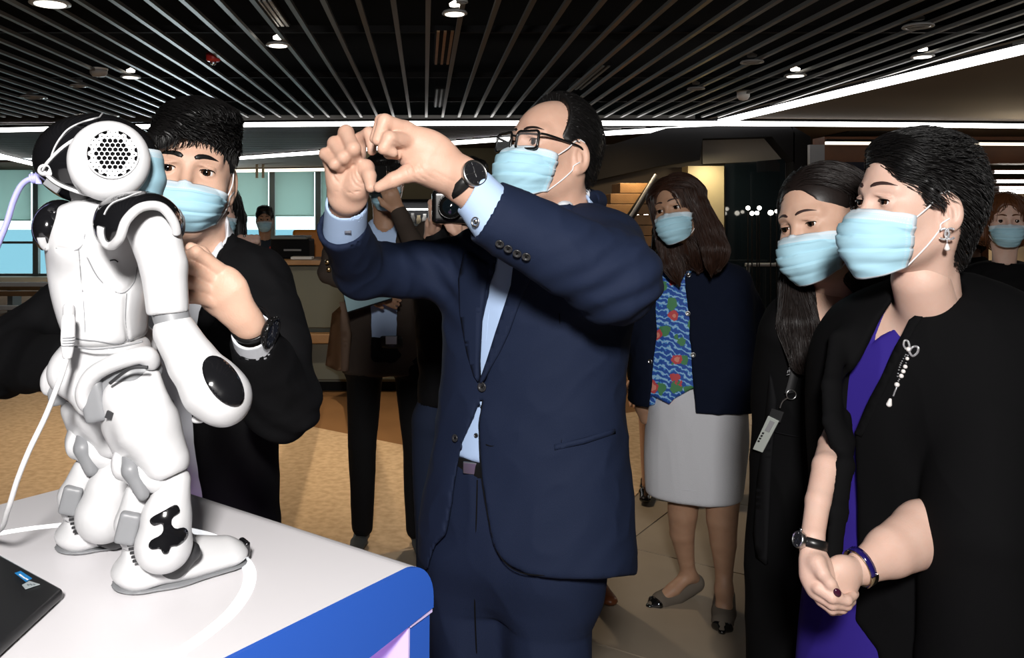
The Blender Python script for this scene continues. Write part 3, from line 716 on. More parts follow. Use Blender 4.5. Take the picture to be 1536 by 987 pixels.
# luminous ring set in the top
M['ring'] = emission('ring_light', (.95, .97, 1), .9)
ringpx = [(-60, 812), (0, 800), (60, 791), (120, 786), (200, 786), (262, 792), (310, 802), (345, 820), (372, 850), (372, 880), (350, 915), (318, 944), (285, 968), (250, 990), (200, 1015)]
rp = []
for px, py in ringpx:
    d = FPX*.43/(py-CY); rp.append(((px-CX)*d/FPX, d, TZ+.0005))
rp = spline(rp, 90); tg = np.gradient(rp, axis=0); tg /= np.linalg.norm(tg, axis=1)[:, None]; nn = np.stack([-tg[:, 1], tg[:, 0], 0*tg[:, 0]], 1)*.0075
n = len(rp); Vr = np.vstack([rp-nn, rp+nn, rp+nn-(0, 0, .004), rp-nn-(0, 0, .004)])
Fr = [[i, i+1, n+i+1, n+i][::-1] for i in range(n-1)] + [[n+i, n+i+1, 2*n+i+1, 2*n+i] for i in range(n-1)] + [[i+1, i, 3*n+i, 3*n+i+1] for i in range(n-1)]
mesh_np('ring_light', Vr, Fr, M['ring'], tb, label='white luminous ring let into the table top')
# laptop corner
c1, c2, c3 = (P(95, 881, FPX*.42/(881-CY))), None, None
lp = thing('laptop', 'black laptop with two small stickers lying at the table left edge', 'laptop', (-.62, .85, TZ))
def tz(px, py, z): d = FPX*(CAM_H-z)/(py-CY); return np.array(((px-CX)*d/FPX, d, z))
zt = TZ+.016
q = [tz(95, 881, zt), tz(-2, 828, zt), tz(-300, 952, zt), tz(-120, 1075, zt)]
mb = MB(); mb.prism([p-(0, 0, .013) for p in q], (0, 0, .012)); mb.build('base', mat('laptop_black', (.008, .008, .009), .45), lp, bevel=.004)
MB().prism([p-(0, 0, .0155)+((q[0]+q[2])/2-p)*.06*np.array((1, 1, 0)) for p in q], (0, 0, .003)).build('rubber_foot', M['black'], lp)
for nm, col, pp in (('sticker', (.02, .25, .62), [(22, 860), (31, 857), (48, 868), (39, 873)]), ('sticker', (.45, .5, .52), [(33, 878), (44, 872), (60, 877), (38, 884)])):
    MB().prism([tz(x, y, zt) for x, y in pp], (0, 0, .0006)).build(nm, mat('sticker_print', col, .4, metal=.2), lp, label='blue sticker' if col[0] < .1 else 'silver sticker')
for k, pp in enumerate([[(28, 862), (30, 861), (34, 864), (32, 865)], [(32, 864.5), (34, 864), (38, 867), (36, 868)], [(37, 867.5), (39, 867), (43, 869.5), (41, 870.5)], [(40, 877), (42, 876), (45, 878), (42, 879)], [(44, 876.5), (46, 875.5), (49, 877.5), (47, 878.5)], [(49, 876.5), (51, 876), (54, 877.3), (51, 878)]]):
    MB().prism([tz(x, y, zt+.0006) for x, y in pp], (0, 0, .0003)).build('letter', M['white_paint'] if k < 3 else M['grey_frame'], lp)
# ------------------------------------------------------------------ humanoid robot
M['rw'] = mat('robot_white', (.54, .54, .55), .28, spec=.5)
M['rg'] = mat('robot_grey', (.20, .205, .215), .45)
M['rb'] = mat('robot_black_gloss', (.006, .006, .007), .12, spec=.6, coat=.5)
M['rd'] = mat('robot_dark', (.02, .02, .022), .5)
rbt = thing('robot', 'small white and black humanoid robot standing on the white table', 'robot', P(235, 870, 1.045)*np.array((1, 1, 0)) + np.array((0, 0, TZ)))
def RC(S, pts, k=.012, op='u', flat=None):       # pts: (px, py, d, radius px)
    S.chain([P(a, b, d) for a, b, d, r in pts], [PX(r, d) for a, b, d, r in pts], k, op, flat); return S
def RE(S, px, py, d, rx, rz, ry, rot=None, k=.012, op='u'):
    S.ell(P(px, py, d), (PX(rx, d), ry, PX(rz, d)), rot, k, op); return S
def RT(name, pts, r, m, sides=10, parent=None, label=None, n=40, flat=None, sdf=None, d0=.6, off=0.0):
    q = on(sdf, [p[:2] for p in pts], d0, off) if sdf is not None else np.array([P(*p[:3]) for p in pts])
    q = spline(q, n); 
    if sdf is not None: q = sdf.push(q, off)
    return MB().tube(q, r, sides, flat=flat).build(name, m, parent or rbt, True, label=label)
VX = .0028
# head
hs = SDF(); RE(hs, 143, 239, 1.06, 89, 69, .062); RE(hs, 190, 250, 1.06, 45, 48, .05, k=.02)
head_ = hs.mesh(VX, 'head', M['rb'], rbt)
ea = np.array((.26, -.95, .12)); ea /= np.linalg.norm(ea)
ec = P(165, 244, 1.012)
es = SDF(); es.cyl(ec, ea, .0450, .026, .014, .01); es.ell(ec+ea*.012, (.0420, .024, .0420), None, .012)
gc = P(172, 238, 1.012) + ea*.032
es.cyl(gc+ea*.005, ea, .0285, .0135, .004, .003, 's')
es.mesh(.0022, 'ear_cover', M['rw'], rbt, label='white ear cover with a round speaker')
# second ear on the far side
e2s = SDF(); e2s.cyl(P(150, 242, 1.125), -ea, .046, .018, .012); e2s.mesh(.004, 'ear_cover', M['rw'], rbt)
# grille: honeycomb plate with open cells over a dark cup
u_ = np.cross(ea, (0, 0, 1.0)); u_ /= np.linalg.norm(u_); v_ = np.cross(u_, ea)
gb = gc - ea*.004
mb = MB(); mb.lathe([(.001, 0), (.0278, 0), (.0278, .002), (.001, .002)], gb - ea*.0035, ea, 32); mb.build('speaker_cup', M['void'], rbt)
gm = MB(); pit = .0058; ro, ri = pit/math.sqrt(3), .0029
for i in range(-6, 7):
    for j in range(-6, 7):
        x, y = pit*(i + .5*j), pit*.866*j
        if math.hypot(x, y) > .0262: continue
        rim = math.hypot(x, y) > .0195
        c = gb + u_*x + v_*y + ea*.0015
        an = np.linspace(0, 2*np.pi, 6, endpoint=False) + math.pi/6
        O = [c + ro*(math.cos(a)*u_ + math.sin(a)*v_) for a in an]; rr_ = ri*(.35 if rim else 1)
        I = [c + rr_*(math.cos(a)*u_ + math.sin(a)*v_) for a in an]; B = [p - ea*.002 for p in I]
        gm.add(O+I+B, [[k, (k+1) % 6, 6+(k+1) % 6, 6+k] for k in range(6)] + [[6+k, 6+(k+1) % 6, 12+(k+1) % 6, 12+k] for k in range(6)])
go = gm.build('speaker_grille', M['rw'], rbt, label='white honeycomb speaker grille'); 
mb = MB(); mb.tube([gb + ea*.002 + .0282*(math.cos(a)*u_ + math.sin(a)*v_) for a in np.linspace(0, 2*np.pi, 40, endpoint=False)], .0012, 6, closed=True); mb.build('grille_ring', M['rw'], rbt, True)
# seams and piping on the skull
RT('skull_seam', [(76, 238), (92, 205), (112, 188), (150, 176), (178, 174)], .0011, M['rw'], 6, sdf=hs, off=.0004)
RT('ear_trim', [(126, 292), (110, 272), (103, 245), (108, 218), (122, 202)], .0016, M['rw'], 8, sdf=hs, off=.001)
# blue face mask with strings knotted at the back of the skull
def mask_mat(name, blue=(.38, .63, .75)):
    m = mat(name, blue, .85, spec=.15); nt = m.node_tree; L = nt.links; b = nt.nodes['Principled BSDF']
    uv = nt.nodes.new('ShaderNodeUVMap'); sep = nt.nodes.new('ShaderNodeSeparateXYZ'); L.new(uv.outputs[0], sep.inputs[0])
    def mth(op, a, b_=None):
        n = nt.nodes.new('ShaderNodeMath'); n.operation = op
        for i, q in enumerate((a, b_)):
            if q is None: continue
            if isinstance(q, (int, float)): n.inputs[i].default_value = q
            else: L.new(q, n.inputs[i])
        return n.outputs[0]
    U, V_ = sep.outputs[0], sep.outputs[1]
    edge = mth('MAXIMUM', mth('LESS_THAN', V_, .055), mth('MAXIMUM', mth('GREATER_THAN', mth('ABSOLUTE', U), .965), mth('GREATER_THAN', V_, .975)))
    band = mth('MULTIPLY', mth('LESS_THAN', V_, .15), .55)
    dots = mth('MULTIPLY', mth('GREATER_THAN', mth('SINE', mth('MULTIPLY', U, 190)), -.1), mth('LESS_THAN', mth('ABSOLUTE', mth('SUBTRACT', mth('ABSOLUTE', mth('SUBTRACT', V_, .105)), .03)), .008))
    dots2 = mth('MULTIPLY', mth('GREATER_THAN', mth('SINE', mth('MULTIPLY', V_, 150)), -.1), mth('LESS_THAN', mth('ABSOLUTE', mth('SUBTRACT', mth('ABSOLUTE', U), .92)), .012))
    fac = mth('MINIMUM', mth('ADD', mth('MAXIMUM', edge, band), mth('MULTIPLY', mth('MAXIMUM', dots, dots2), .35)), 1.0)
    mx = nt.nodes.new('ShaderNodeMix'); mx.data_type = 'RGBA'; mx.inputs[6].default_value = (*blue, 1); mx.inputs[7].default_value = (.62, .70, .76, 1)
    L.new(fac, mx.inputs[0]); L.new(mx.outputs[2], b.inputs['Base Color'])
    n = nt.nodes.new('ShaderNodeTexNoise'); n.inputs['Scale'].default_value = 900; tc = nt.nodes.new('ShaderNodeTexCoord'); L.new(tc.outputs['Object'], n.inputs['Vector'])
    bp = nt.nodes.new('ShaderNodeBump'); bp.inputs['Strength'].default_value = .15; bp.inputs['Distance'].default_value = .001; L.new(n.outputs[0], bp.inputs['Height']); L.new(bp.outputs[0], b.inputs['Normal'])
    return m
M['mask'] = mask_mat('surgical_blue'); M['cord'] = mat('white_elastic', (.75, .75, .76), .8)
# curved sheet round the front of the robot's face (which looks right and away)
nu, nv = 24, 14; Vm = []
for j in range(nv):
    v = j/(nv-1)
    for i in range(nu):
        a = (i/(nu-1)*2-1)*1.25; zz = P(0, 226+66*v, 1.06)[2]; bul = 1 + .12*math.sin(v*math.pi) + .02*math.sin(v*14)
        c0 = P(172, 245, 1.06); Vm.append((c0[0] + .052*bul*math.cos(a)*1.0, c0[1] + .060*bul*math.sin(a), zz - .012*math.cos(a)*v))
Fm = [[j*nu+i, j*nu+i+1, (j+1)*nu+i+1, (j+1)*nu+i] for j in range(nv-1) for i in range(nu-1)]
uvm = [((i/(nu-1))*2-1, j/(nv-1)) for j in range(nv) for i in range(nu)]
mo = mesh_np('face_mask', Vm, Fm, M['mask'], rbt, True, uv=uvm, label='light blue face mask'); so = mo.modifiers.new('thick', 'SOLIDIFY'); so.thickness = .0015
hall = SDF(); hall.ops = hs.ops + es.ops[:2]
RT('mask_string', [(63, 256), (78, 236), (98, 218), (118, 206), (140, 198), (170, 188)], .0019, M['cord'], 8, sdf=hs, off=.001)
RT('mask_string', [(66, 258), (84, 274), (106, 284), (128, 291), (150, 296), (178, 299)], .0021, M['cord'], 8, sdf=hs, off=.001)
kn = on(hs, [(66, 256)])[0]
S = SDF(); S.ell(kn, (.005, .004, .004)); S.ell(kn+(.003, -.001, .003), (.004, .003, .002)); S.cap(kn, kn+(.009, -.003, -.004), .0012); S.cap(kn, kn+(.008, -.003, .004), .0012); S.mesh(.001, 'string_knot', M['cord'], rbt)
# back socket
sk = on(hs, [(80, 277)], .6)[0]; MB().box(sk-(.010, .003, .006), sk+(.010, .003, .006), rot=rotm(0, 35, 0)).build('port', M['rg'], rbt, bevel=.001)
# neck
S = SDF(); S.cyl(P(140, 305, 1.06), (0.1, 0, 1), .026, .03, .004)
S.mesh(VX, 'neck', M['rg'], rbt)
S = SDF(); RC(S, [(128, 300, 1.04, 8), (150, 303, 1.03, 10), (176, 300, 1.03, 9)], .01)
chin = S.mesh(VX, 'chin_guard', M['rw'], rbt)
for i in range(3): a = on(S, [(131+8*i, 305), (139+8*i, 293)], .6, .0003); MB().tube(spline(a, 5), .0011, 6).build('vent_slot', M['rd'], chin)
# torso
def rows(L, d, th, yaw=None):
    R = []
    for py, l, r, *o in L:
        dd = o[0] if o else d; t = o[1] if len(o) > 1 else th; a, b = P(l, py, dd), P(r, py, dd); R.append((a[2], (a[0]+b[0])/2, dd, (b[0]-a[0])/2, t))
    return R
ts = SDF(); ts.loft(rows([(304, 112, 190), (316, 90, 222), (340, 80, 232), (380, 78, 229), (430, 84, 224), (470, 95, 217), (500, 107, 214), (513, 113, 212)], 1.065, .058), e=2.6, rnd=.012)
RE(ts, 118, 360, 1.03, 42, 52, .04, k=.015); RE(ts, 175, 345, 1.03, 30, 40, .035, k=.02)
g_ = SDF(); g_.ops = list(ts.ops)
for path in ([(84, 372), (110, 376), (124, 366), (130, 335)], [(118, 372), (122, 420), (126, 460), (128, 500)], [(130, 385), (150, 420), (180, 440), (200, 425), (206, 400)], [(190, 440), (188, 480), (192, 512)]):
    q = spline(on(g_, path, .6), 14); ts.chain(list(q), [.0012]*14, .003, 's')
ts.mesh(VX, 'torso', M['rw'], rbt, label='white back shell with fine seams')
for pth in ([(84, 372), (110, 376), (124, 366), (130, 335)], [(118, 372), (122, 420), (126, 460), (128, 500)], [(130, 385), (150, 420), (180, 440), (200, 425), (206, 400)], [(190, 440), (188, 480), (192, 512)], [(98, 505), (140, 511), (200, 508)]): RT('back_seam', pth, .0008, M['rg'], 6, sdf=ts, off=.0001)
RT('torso_slot', [(165, 391), (172, 390), (177, 393)], .0008, M['rd'], 6, sdf=g_, off=.0003)
S = SDF(); S.cap(P(103, 462, 1.0), P(103, 500, 1.0), PX(9, 1), PX(9, 1)); S.mesh(VX, 'power_socket', M['rw'], rbt)
# pelvis
S = SDF(); S.loft(rows([(505, 108, 214), (520, 104, 222), (545, 100, 228), (565, 100, 225), (590, 112, 205), (615, 130, 180)], 1.065, .050), e=2.4)
RE(S, 108, 555, 1.06, 30, 36, .045, k=.02)
S.mesh(VX, 'pelvis', M['rw'], rbt)
RT('waist_seam', [(112, 520, 1.0), (140, 524, .995), (180, 520, .995), (214, 512, 1.0)], .0012, M['rg'], 6)
# arms
for side in (0, 1):
    o = (lambda px, py, d: (px, py, d)) if side == 0 else (lambda px, py, d: (px*.62-14, py+4, d+.17))
    sc = 1.0 if side == 0 else .86
    def T(L): return [(*o(a, b, d), r*sc) for a, b, d, r in L]
    ar = SDF(); RC(ar, T([(228, 336, .975, 40), (246, 400, .96, 34), (252, 470, .955, 31)]), .01, flat=((0, 1, 0), 1.0))
    if side == 0: ar.poly([(200, 476), (300, 466), (330, 540), (180, 540)], .7, 1.3)
    if side == 1: 
        ar = SDF(); RC(ar, [(100, 345, 1.14, 24), (125, 400, 1.18, 26), (150, 450, 1.19, 24)]); ar.mesh(.004, 'upper_arm', M['rw'], rbt)
        f2 = SDF(); RC(f2, [(152, 462, 1.19, 24), (190, 500, 1.17, 30), (215, 515, 1.16, 24)]); f2.mesh(.004, 'forearm', M['rw'], rbt)
        continue
    ar.mesh(VX, 'upper_arm', M['rw'], rbt)
    S = SDF(); S.cap(P(253, 462, .958), P(262, 492, .955), PX(27, .95)); S.mesh(VX, 'elbow', M['rg'], rbt)
    fa = SDF(); RC(fa, [(262, 498, .955, 32), (290, 545, .945, 37), (318, 582, .94, 46), (330, 592, .94, 44)], .012); RE(fa, 340, 600, .94, 32, 34, .03, k=.015)
    fa.poly([(215, 488), (288, 464), (300, 430), (200, 430)], .7, 1.3)
    g_ = SDF(); g_.ops = list(fa.ops); q = spline(on(g_, [(266, 552), (290, 556), (318, 540), (326, 532)], .6), 12); fa.chain(list(q), [.001]*12, .003, 's')
    fo = fa.mesh(VX, 'forearm', M['rw'], rbt)
    an = np.linspace(0, 2*np.pi, 30, endpoint=False); ca, sa = np.cos(.35), np.sin(.35)
    pn = [(334 + 29*math.cos(a)*ca + 39*math.sin(a)*sa*1, 572 - 29*math.cos(a)*-sa*.4 + 39*math.sin(a)*ca) for a in an]
    patch(g_, pn, M['rb'], 'forearm_panel', fo, .0022, 4, .6, label='glossy black forearm panel')
    S = SDF(); RC(S, [(318, 620, .95, 8), (300, 628, .945, 6), (293, 629, .945, 6)], .003); RC(S, [(312, 612, .97, 7), (296, 622, .965, 6)], .003)
    S.mesh(.0018, 'finger', M['rw'], rbt)
# shoulder caps
sh = SDF(); RE(sh, 212, 338, .965, 60, 52, .055); RE(sh, 180, 335, .975, 31, 36, .04, k=.02)
cut = [(150, 420), (152, 372), (168, 368), (180, 356), (190, 330), (212, 311), (240, 310), (258, 328), (264, 352), (300, 370), (300, 420)]
shb = SDF(); shb.ops = list(sh.ops)
sh.poly(cut, .7, 1.3, k=.004)
so_ = sh.mesh(VX, 'shoulder_cap', M['rb'], rbt, label='black shoulder cap with a white rim')
RT('cap_rim', [(153, 340), (157, 362), (168, 368), (180, 356), (190, 330), (212, 311), (240, 310), (258, 328), (265, 350)], .0052, M['rw'], 10, so_, sdf=shb, off=-.001, n=60)
RT('cap_seam', [(156, 322), (168, 305), (190, 296), (212, 288)], .0008, M['rw'], 6, so_, sdf=shb, off=.0003)
S = SDF(); S.cyl(P(245, 338, .985), (.9, -.4, 0), .022, .016, .003); S.mesh(VX, 'shoulder_joint', M['rg'], rbt)
s2 = SDF(); RE(s2, 90, 342, 1.045, 33, 43, .05); s2b = SDF(); s2b.ops = list(s2.ops)
s2.poly([(64, 400), (66, 374), (78, 368), (86, 345), (96, 322), (120, 306), (150, 320), (150, 400)], .7, 1.4, k=.004)
so2 = s2.mesh(VX, 'shoulder_cap', M['rb'], rbt)
RT('cap_rim', [(62, 356), (69, 370), (79, 365), (86, 345), (96, 322), (114, 308)], .0050, M['rw'], 10, so2, sdf=s2b, off=-.001, n=40)
# legs: (right near, left far)
def leg(dx, dy, dd, tag_):
    def q(px, py, d):
        t = min(1, max(0, (py-550)/270)); return (px + dx*(.52+.48*t), py + dy*(.38+.62*t), d+dd)
    def T(L): return [(*q(a, b, d), r) for a, b, d, r in L]
    near = tag_ == 0
    S = SDF(); RC(S, T([(152, 596, 1.0, 24), (195, 566, .995, 27), (222, 556, 1.0, 22)]), .01); S.mesh(VX, 'hip_joint', M['rg'], rbt)
    q_ = [q(130, 606, .985), q(127, 585, .98), q(142, 560, .975), q(180, 541, .97), q(218, 532, .975), q(228, 544, .985)]
    S = SDF(); pq = spline([P(*x) for x in q_], 24); S.chain(list(pq), [.0085]*24, .004, flat=((0, 1, 0), 1.25)); S.mesh(.0024, 'hip_bracket', M['rw'], rbt)
    S = SDF(); S.box(P(*q(143, 600, .985)), (.013, .012, .024), rotm(0, -12, 0), .004); S.mesh(VX, 'hip_motor', M['rg'], rbt)
    if near:
        q2 = [q(165, 575, .96), q(195, 553, .955), q(222, 551, .955)]; MB().tube(spline([P(*x) for x in q2], 20), .002, 8).build('hip_gap', M['rd'], rbt, True)
    th = SDF(); RC(th, T([(196, 598, .995, 42), (222, 640, .985, 47), (248, 690, .985, 36)]), .012); RC(th, T([(180, 640, 1.0, 26), (205, 690, 1.0, 26)]), .02); RC(th, T([(226, 568, .99, 16), (232, 600, .985, 20)]), .01)
    thb = SDF(); thb.ops = list(th.ops)
    th.poly([q(a, b, 1)[:2] for a, b in [(160, 712), (200, 716), (240, 722), (288, 700), (330, 700), (330, 800), (160, 800)]], .7, 1.4, k=.003)
    to = th.mesh(VX, 'thigh', M['rw'], rbt)
    s1 = on(thb, [q(a, b, 1)[:2] for a, b in [(165, 625), (180, 634)]], .6, .001)
    sl_ = MB(); sl_.box(s1[0]-(.004, .003, .002), s1[0]+(.004, .0006, .006), rot=rotm(0, 20, 0)); sl_.build('thigh_vent', M['rd'], to)
    kn_ = SDF(); RC(kn_, T([(212, 705, .985, 27), (235, 715, .985, 25)]), .01); RE(kn_, *q(186, 690, 1.0), 14, 28, .03)
    kn_.mesh(VX, 'knee', M['rw'], rbt)
    S = SDF(); RC(S, T([(193, 678, .985, 11), (196, 705, .97, 13), (214, 740, .97, 11)]), .008); S.mesh(VX, 'knee_band', M['rg'], rbt)
    S = SDF(); RC(S, T([(206, 735, .985, 8), (235, 733, .98, 10)]), .006); S.mesh(VX, 'knee_gap', M['rd'], rbt)
    cf = SDF(); RC(cf, T([(212, 745, 1.0, 26), (198, 785, 1.0, 25), (200, 805, 1.0, 21)]), .012); cf.mesh(VX, 'calf', M['rw'], rbt)
    S = SDF(); S.box(P(*q(192, 792, .976)), (.012, .007, .018), rotm(0, 14, 10), .004); S.mesh(.002, 'calf_motor', M['rg'], rbt)
    sn = SDF(); RC(sn, T([(262, 722, .99, 24), (250, 775, .98, 36), (246, 812, .978, 40)]), .014); RE(sn, *q(245, 822, .98), 38, 34, .03, k=.012)
    sn.mesh(VX, 'shin', M['rw'], rbt)
    if near:
        em = [(228, 777), (245, 767), (261, 758), (267, 761), (268, 769), (258, 777), (257, 786), (264, 793), (275, 791), (280, 797), (277, 808), (266, 818), (256, 820), (252, 829), (245, 830), (240, 823), (229, 824), (224, 819), (228, 810), (240, 803), (245, 795), (243, 785), (233, 788), (227, 784)]
        patch(sn, spline(em, 60, True), M['rb'], 'shin_emblem', rbt, .002, 3, .6, label='glossy black bone-shaped shin emblem')
    # ankle and foot
    S = SDF(); RC(S, T([(222, 842, 1.0, 16), (262, 846, 1.0, 20), (285, 828, 1.0, 16)]), .008); S.mesh(VX, 'ankle', M['rd'], rbt)
    for kk in range(5):
        a = P(*q(198+2*kk, 818+6*kk, .975)); MB().tube([a-(.005, 0, 0), a+(.006, 0, .002)], .0018, 6).build('ankle_rib', M['rd'], rbt)
    S = SDF(); RE(S, *q(278, 830, 1.02), 17, 34, .022); S.mesh(VX, 'ankle_bracket', M['rg'], rbt)
leg(0, 0, 0, 0)
leg(-90, -44, .115, 1)
def foot(hx, hd, tx, td):
    hp = P(hx, 0, hd); tpn = P(tx, 0, td); a = np.array((hp[0], hd, 0)); b = np.array((tpn[0], td, 0)); f = (b-a)/np.linalg.norm(b-a); s = np.array((f[1], -f[0], 0)); L = np.linalg.norm(b-a)
    base = np.array((a[0], a[1], TZ+.0015)); up = np.array((0, 0, 1.0))
    S = SDF()
    S.chain([base+f*.028+up*.016, base+f*.06+up*.016, base+f*(L-.03)+up*.014], [.036, .038, .030], .012, flat=(up, .42))
    S.cap(base+f*.016+up*.012, base+f*.010+up*.064, .020, .011, .016, flat=(f, .55)); S.cap(base+f*.03+s*.026+up*.02, base+f*.045+s*.028+up*.035, .009, .007, .014)
    S.cap(base+f*.085+up*.02, base+f*(L-.03)+up*.018, .024, .016, .02)
    S.ell(base+f*.058+up*.046, (.026, .026, .028), None, .008, 's')
    S.box(base+f*.07-up*.02, (.3, .3, .02), None, .001, .001, 's')
    ft = S.mesh(VX, 'foot', M['rw'], rbt)
    S2 = SDF(); S2.chain([base+f*.028+up*.002, base+f*.06+up*.002, base+f*(L-.03)+up*.002], [.0365, .0385, .0305], .012, flat=(up, .12)); S2.box(base-up*.0205+f*.07, (.3, .3, .02), None, .001, .001, 's'); S2.mesh(VX, 'sole', M['rg'], rbt)
    S3 = SDF(); S3.box(base+f*(L-.002)+up*.016+s*.0, (.004, .012, .010), rotm(0, 0, math.degrees(math.atan2(f[1], f[0]))), .003); S3.mesh(.002, 'toe_bumper', M['rb'], rbt)
foot(178, 1.0, 369, 1.085)
foot(92, 1.115, 258, 1.20)
# cables
cb = thing('network_cable', 'lavender cable plugged into the back of the robot head', 'cable', P(57, 268, 1.05))
M['lav'] = mat('lavender_pvc', (.40, .40, .78), .45)
q = spline([P(64, 269, 1.05), P(48, 268, 1.05), P(33, 277, 1.05), (P(21, 300, 1.05)), P(10, 335, 1.05), P(-6, 375, 1.05), P(-40, 470, 1.06), P(-80, 640, 1.08), P(-100, 720, 1.14), tz(-125, 775, TZ+.006), tz(-180, 800, TZ+.006)], 60); 
MB().tube(q, .0046, 10, flat=.75).build('wire', M['lav'], cb, True)
for k in range(5): c = q[2+k]; MB().tube([c-(q[3+k]-q[2+k])*.25, c+(q[3+k]-q[2+k])*.25], .0066, 10).build('strain_rib', M['lav'], cb, True)
MB().box(P(64, 269, 1.05)-(.006, .007, .006), P(64, 269, 1.05)+(.006, .005, .006)).build('plug', M['glass'] if 0 else M['lav'], cb, bevel=.001)
cb = thing('power_cable', 'white power cable hanging from the robot waist to the table', 'cable', P(103, 500, .97))
wq = [P(102, 522, .975), P(98, 545, .975), P(86, 580, .975), P(68, 625, .985), P(44, 675, .99), (P(26, 720, 1.0)), P(12, 765, 1.02), P(0, 795, 1.06), tz(-30, 806, TZ+.005), tz(-90, 812, TZ+.005), tz(-160, 830, TZ+.005)]
MB().tube(spline(wq, 70), .0032, 8).build('wire', M['cord'], cb, True)
MB().lathe([(.001, 0), (.0060, 0), (.0075, .006), (.0078, .028), (.006, .042), (.005, .048), (.001, .05)][::-1], P(103, 472, .978), P(101.5, 524, .975)-P(103, 472, .978), 16).build('plug', M['cord'], cb, True)
for k in range(4): MB().tube([P(102.5, 506+4*k, .975)+.0068*np.array((math.cos(a), math.sin(a), 0)) for a in np.linspace(0, 6.28, 12, endpoint=False)], .0008, 5, closed=True).build('plug_rib', M['rg'], cb)
# ------------------------------------------------------------------ people: shared builders
def skin(name, c, deep, rough=.5):
    m = mat(name, c, rough, spec=.35, var=(38, .45, deep), sss=.12, bump=('noise', 420, .18)); return m
M['skin_a'] = skin('skin_tan', (.58, .365, .275), (.52, .30, .215))
M['skin_b'] = skin('skin_light', (.58, .37, .275), (.53, .31, .22))
M['skin_c'] = skin('skin_fair', (.62, .42, .34), (.58, .36, .28))
M['skin_d'] = skin('skin_olive', (.40, .235, .15), (.34, .19, .12))
M['sclera'] = mat('eye_white', (.72, .68, .66), .15); M['iris'] = mat('iris_brown', (.035, .015, .007), .1); M['pupil'] = mat('pupil', (.002, .002, .002), .05)
def hairmat(n, c, rough=.42): return mat(n, c, rough, spec=.32, bump=('noise', 160, .1))
M['hair_black'] = hairmat('hair_black', (.0055, .005, .005)); M['hair_brown'] = hairmat('hair_dark_brown', (.030, .013, .008), .4)
M['hair_soft'] = hairmat('hair_black_brown', (.012, .008, .007), .42); M['hair_auburn'] = hairmat('hair_auburn', (.10, .035, .012), .45)
M['lip'] = mat('lip', (.42, .14, .12), .4)
def cloth(n, c, rough=.85, weave=900, st=.15, sheen=0.0, spec=.15): return mat(n, c, rough, spec=spec, bump=('noise', weave, st), sheen=sheen)
M['navy_suit'] = cloth('navy_wool', (.0082, .0145, .038), .8, 700, .25, spec=.2)
M['black_suit'] = cloth('black_wool', (.0038, .0038, .0045), .8, 700, .2, spec=.12)
M['black_crepe'] = cloth('black_crepe', (.0030, .0030, .0034), .85, 1200, .12, spec=.08)
M['shirt_white'] = cloth('white_cotton', (.62, .64, .68), .8, 900, .08)
M['shirt_blue'] = cloth('pale_blue_cotton', (.42, .56, .80), .8, 900, .08)
M['belt'] = mat('black_leather', (.008, .008, .008), .35)
M['button'] = mat('horn_button', (.03, .03, .032), .3)
M['lining'] = mat('jacket_lining', (.05, .055, .08), .5)
SIDES = (1, -1)

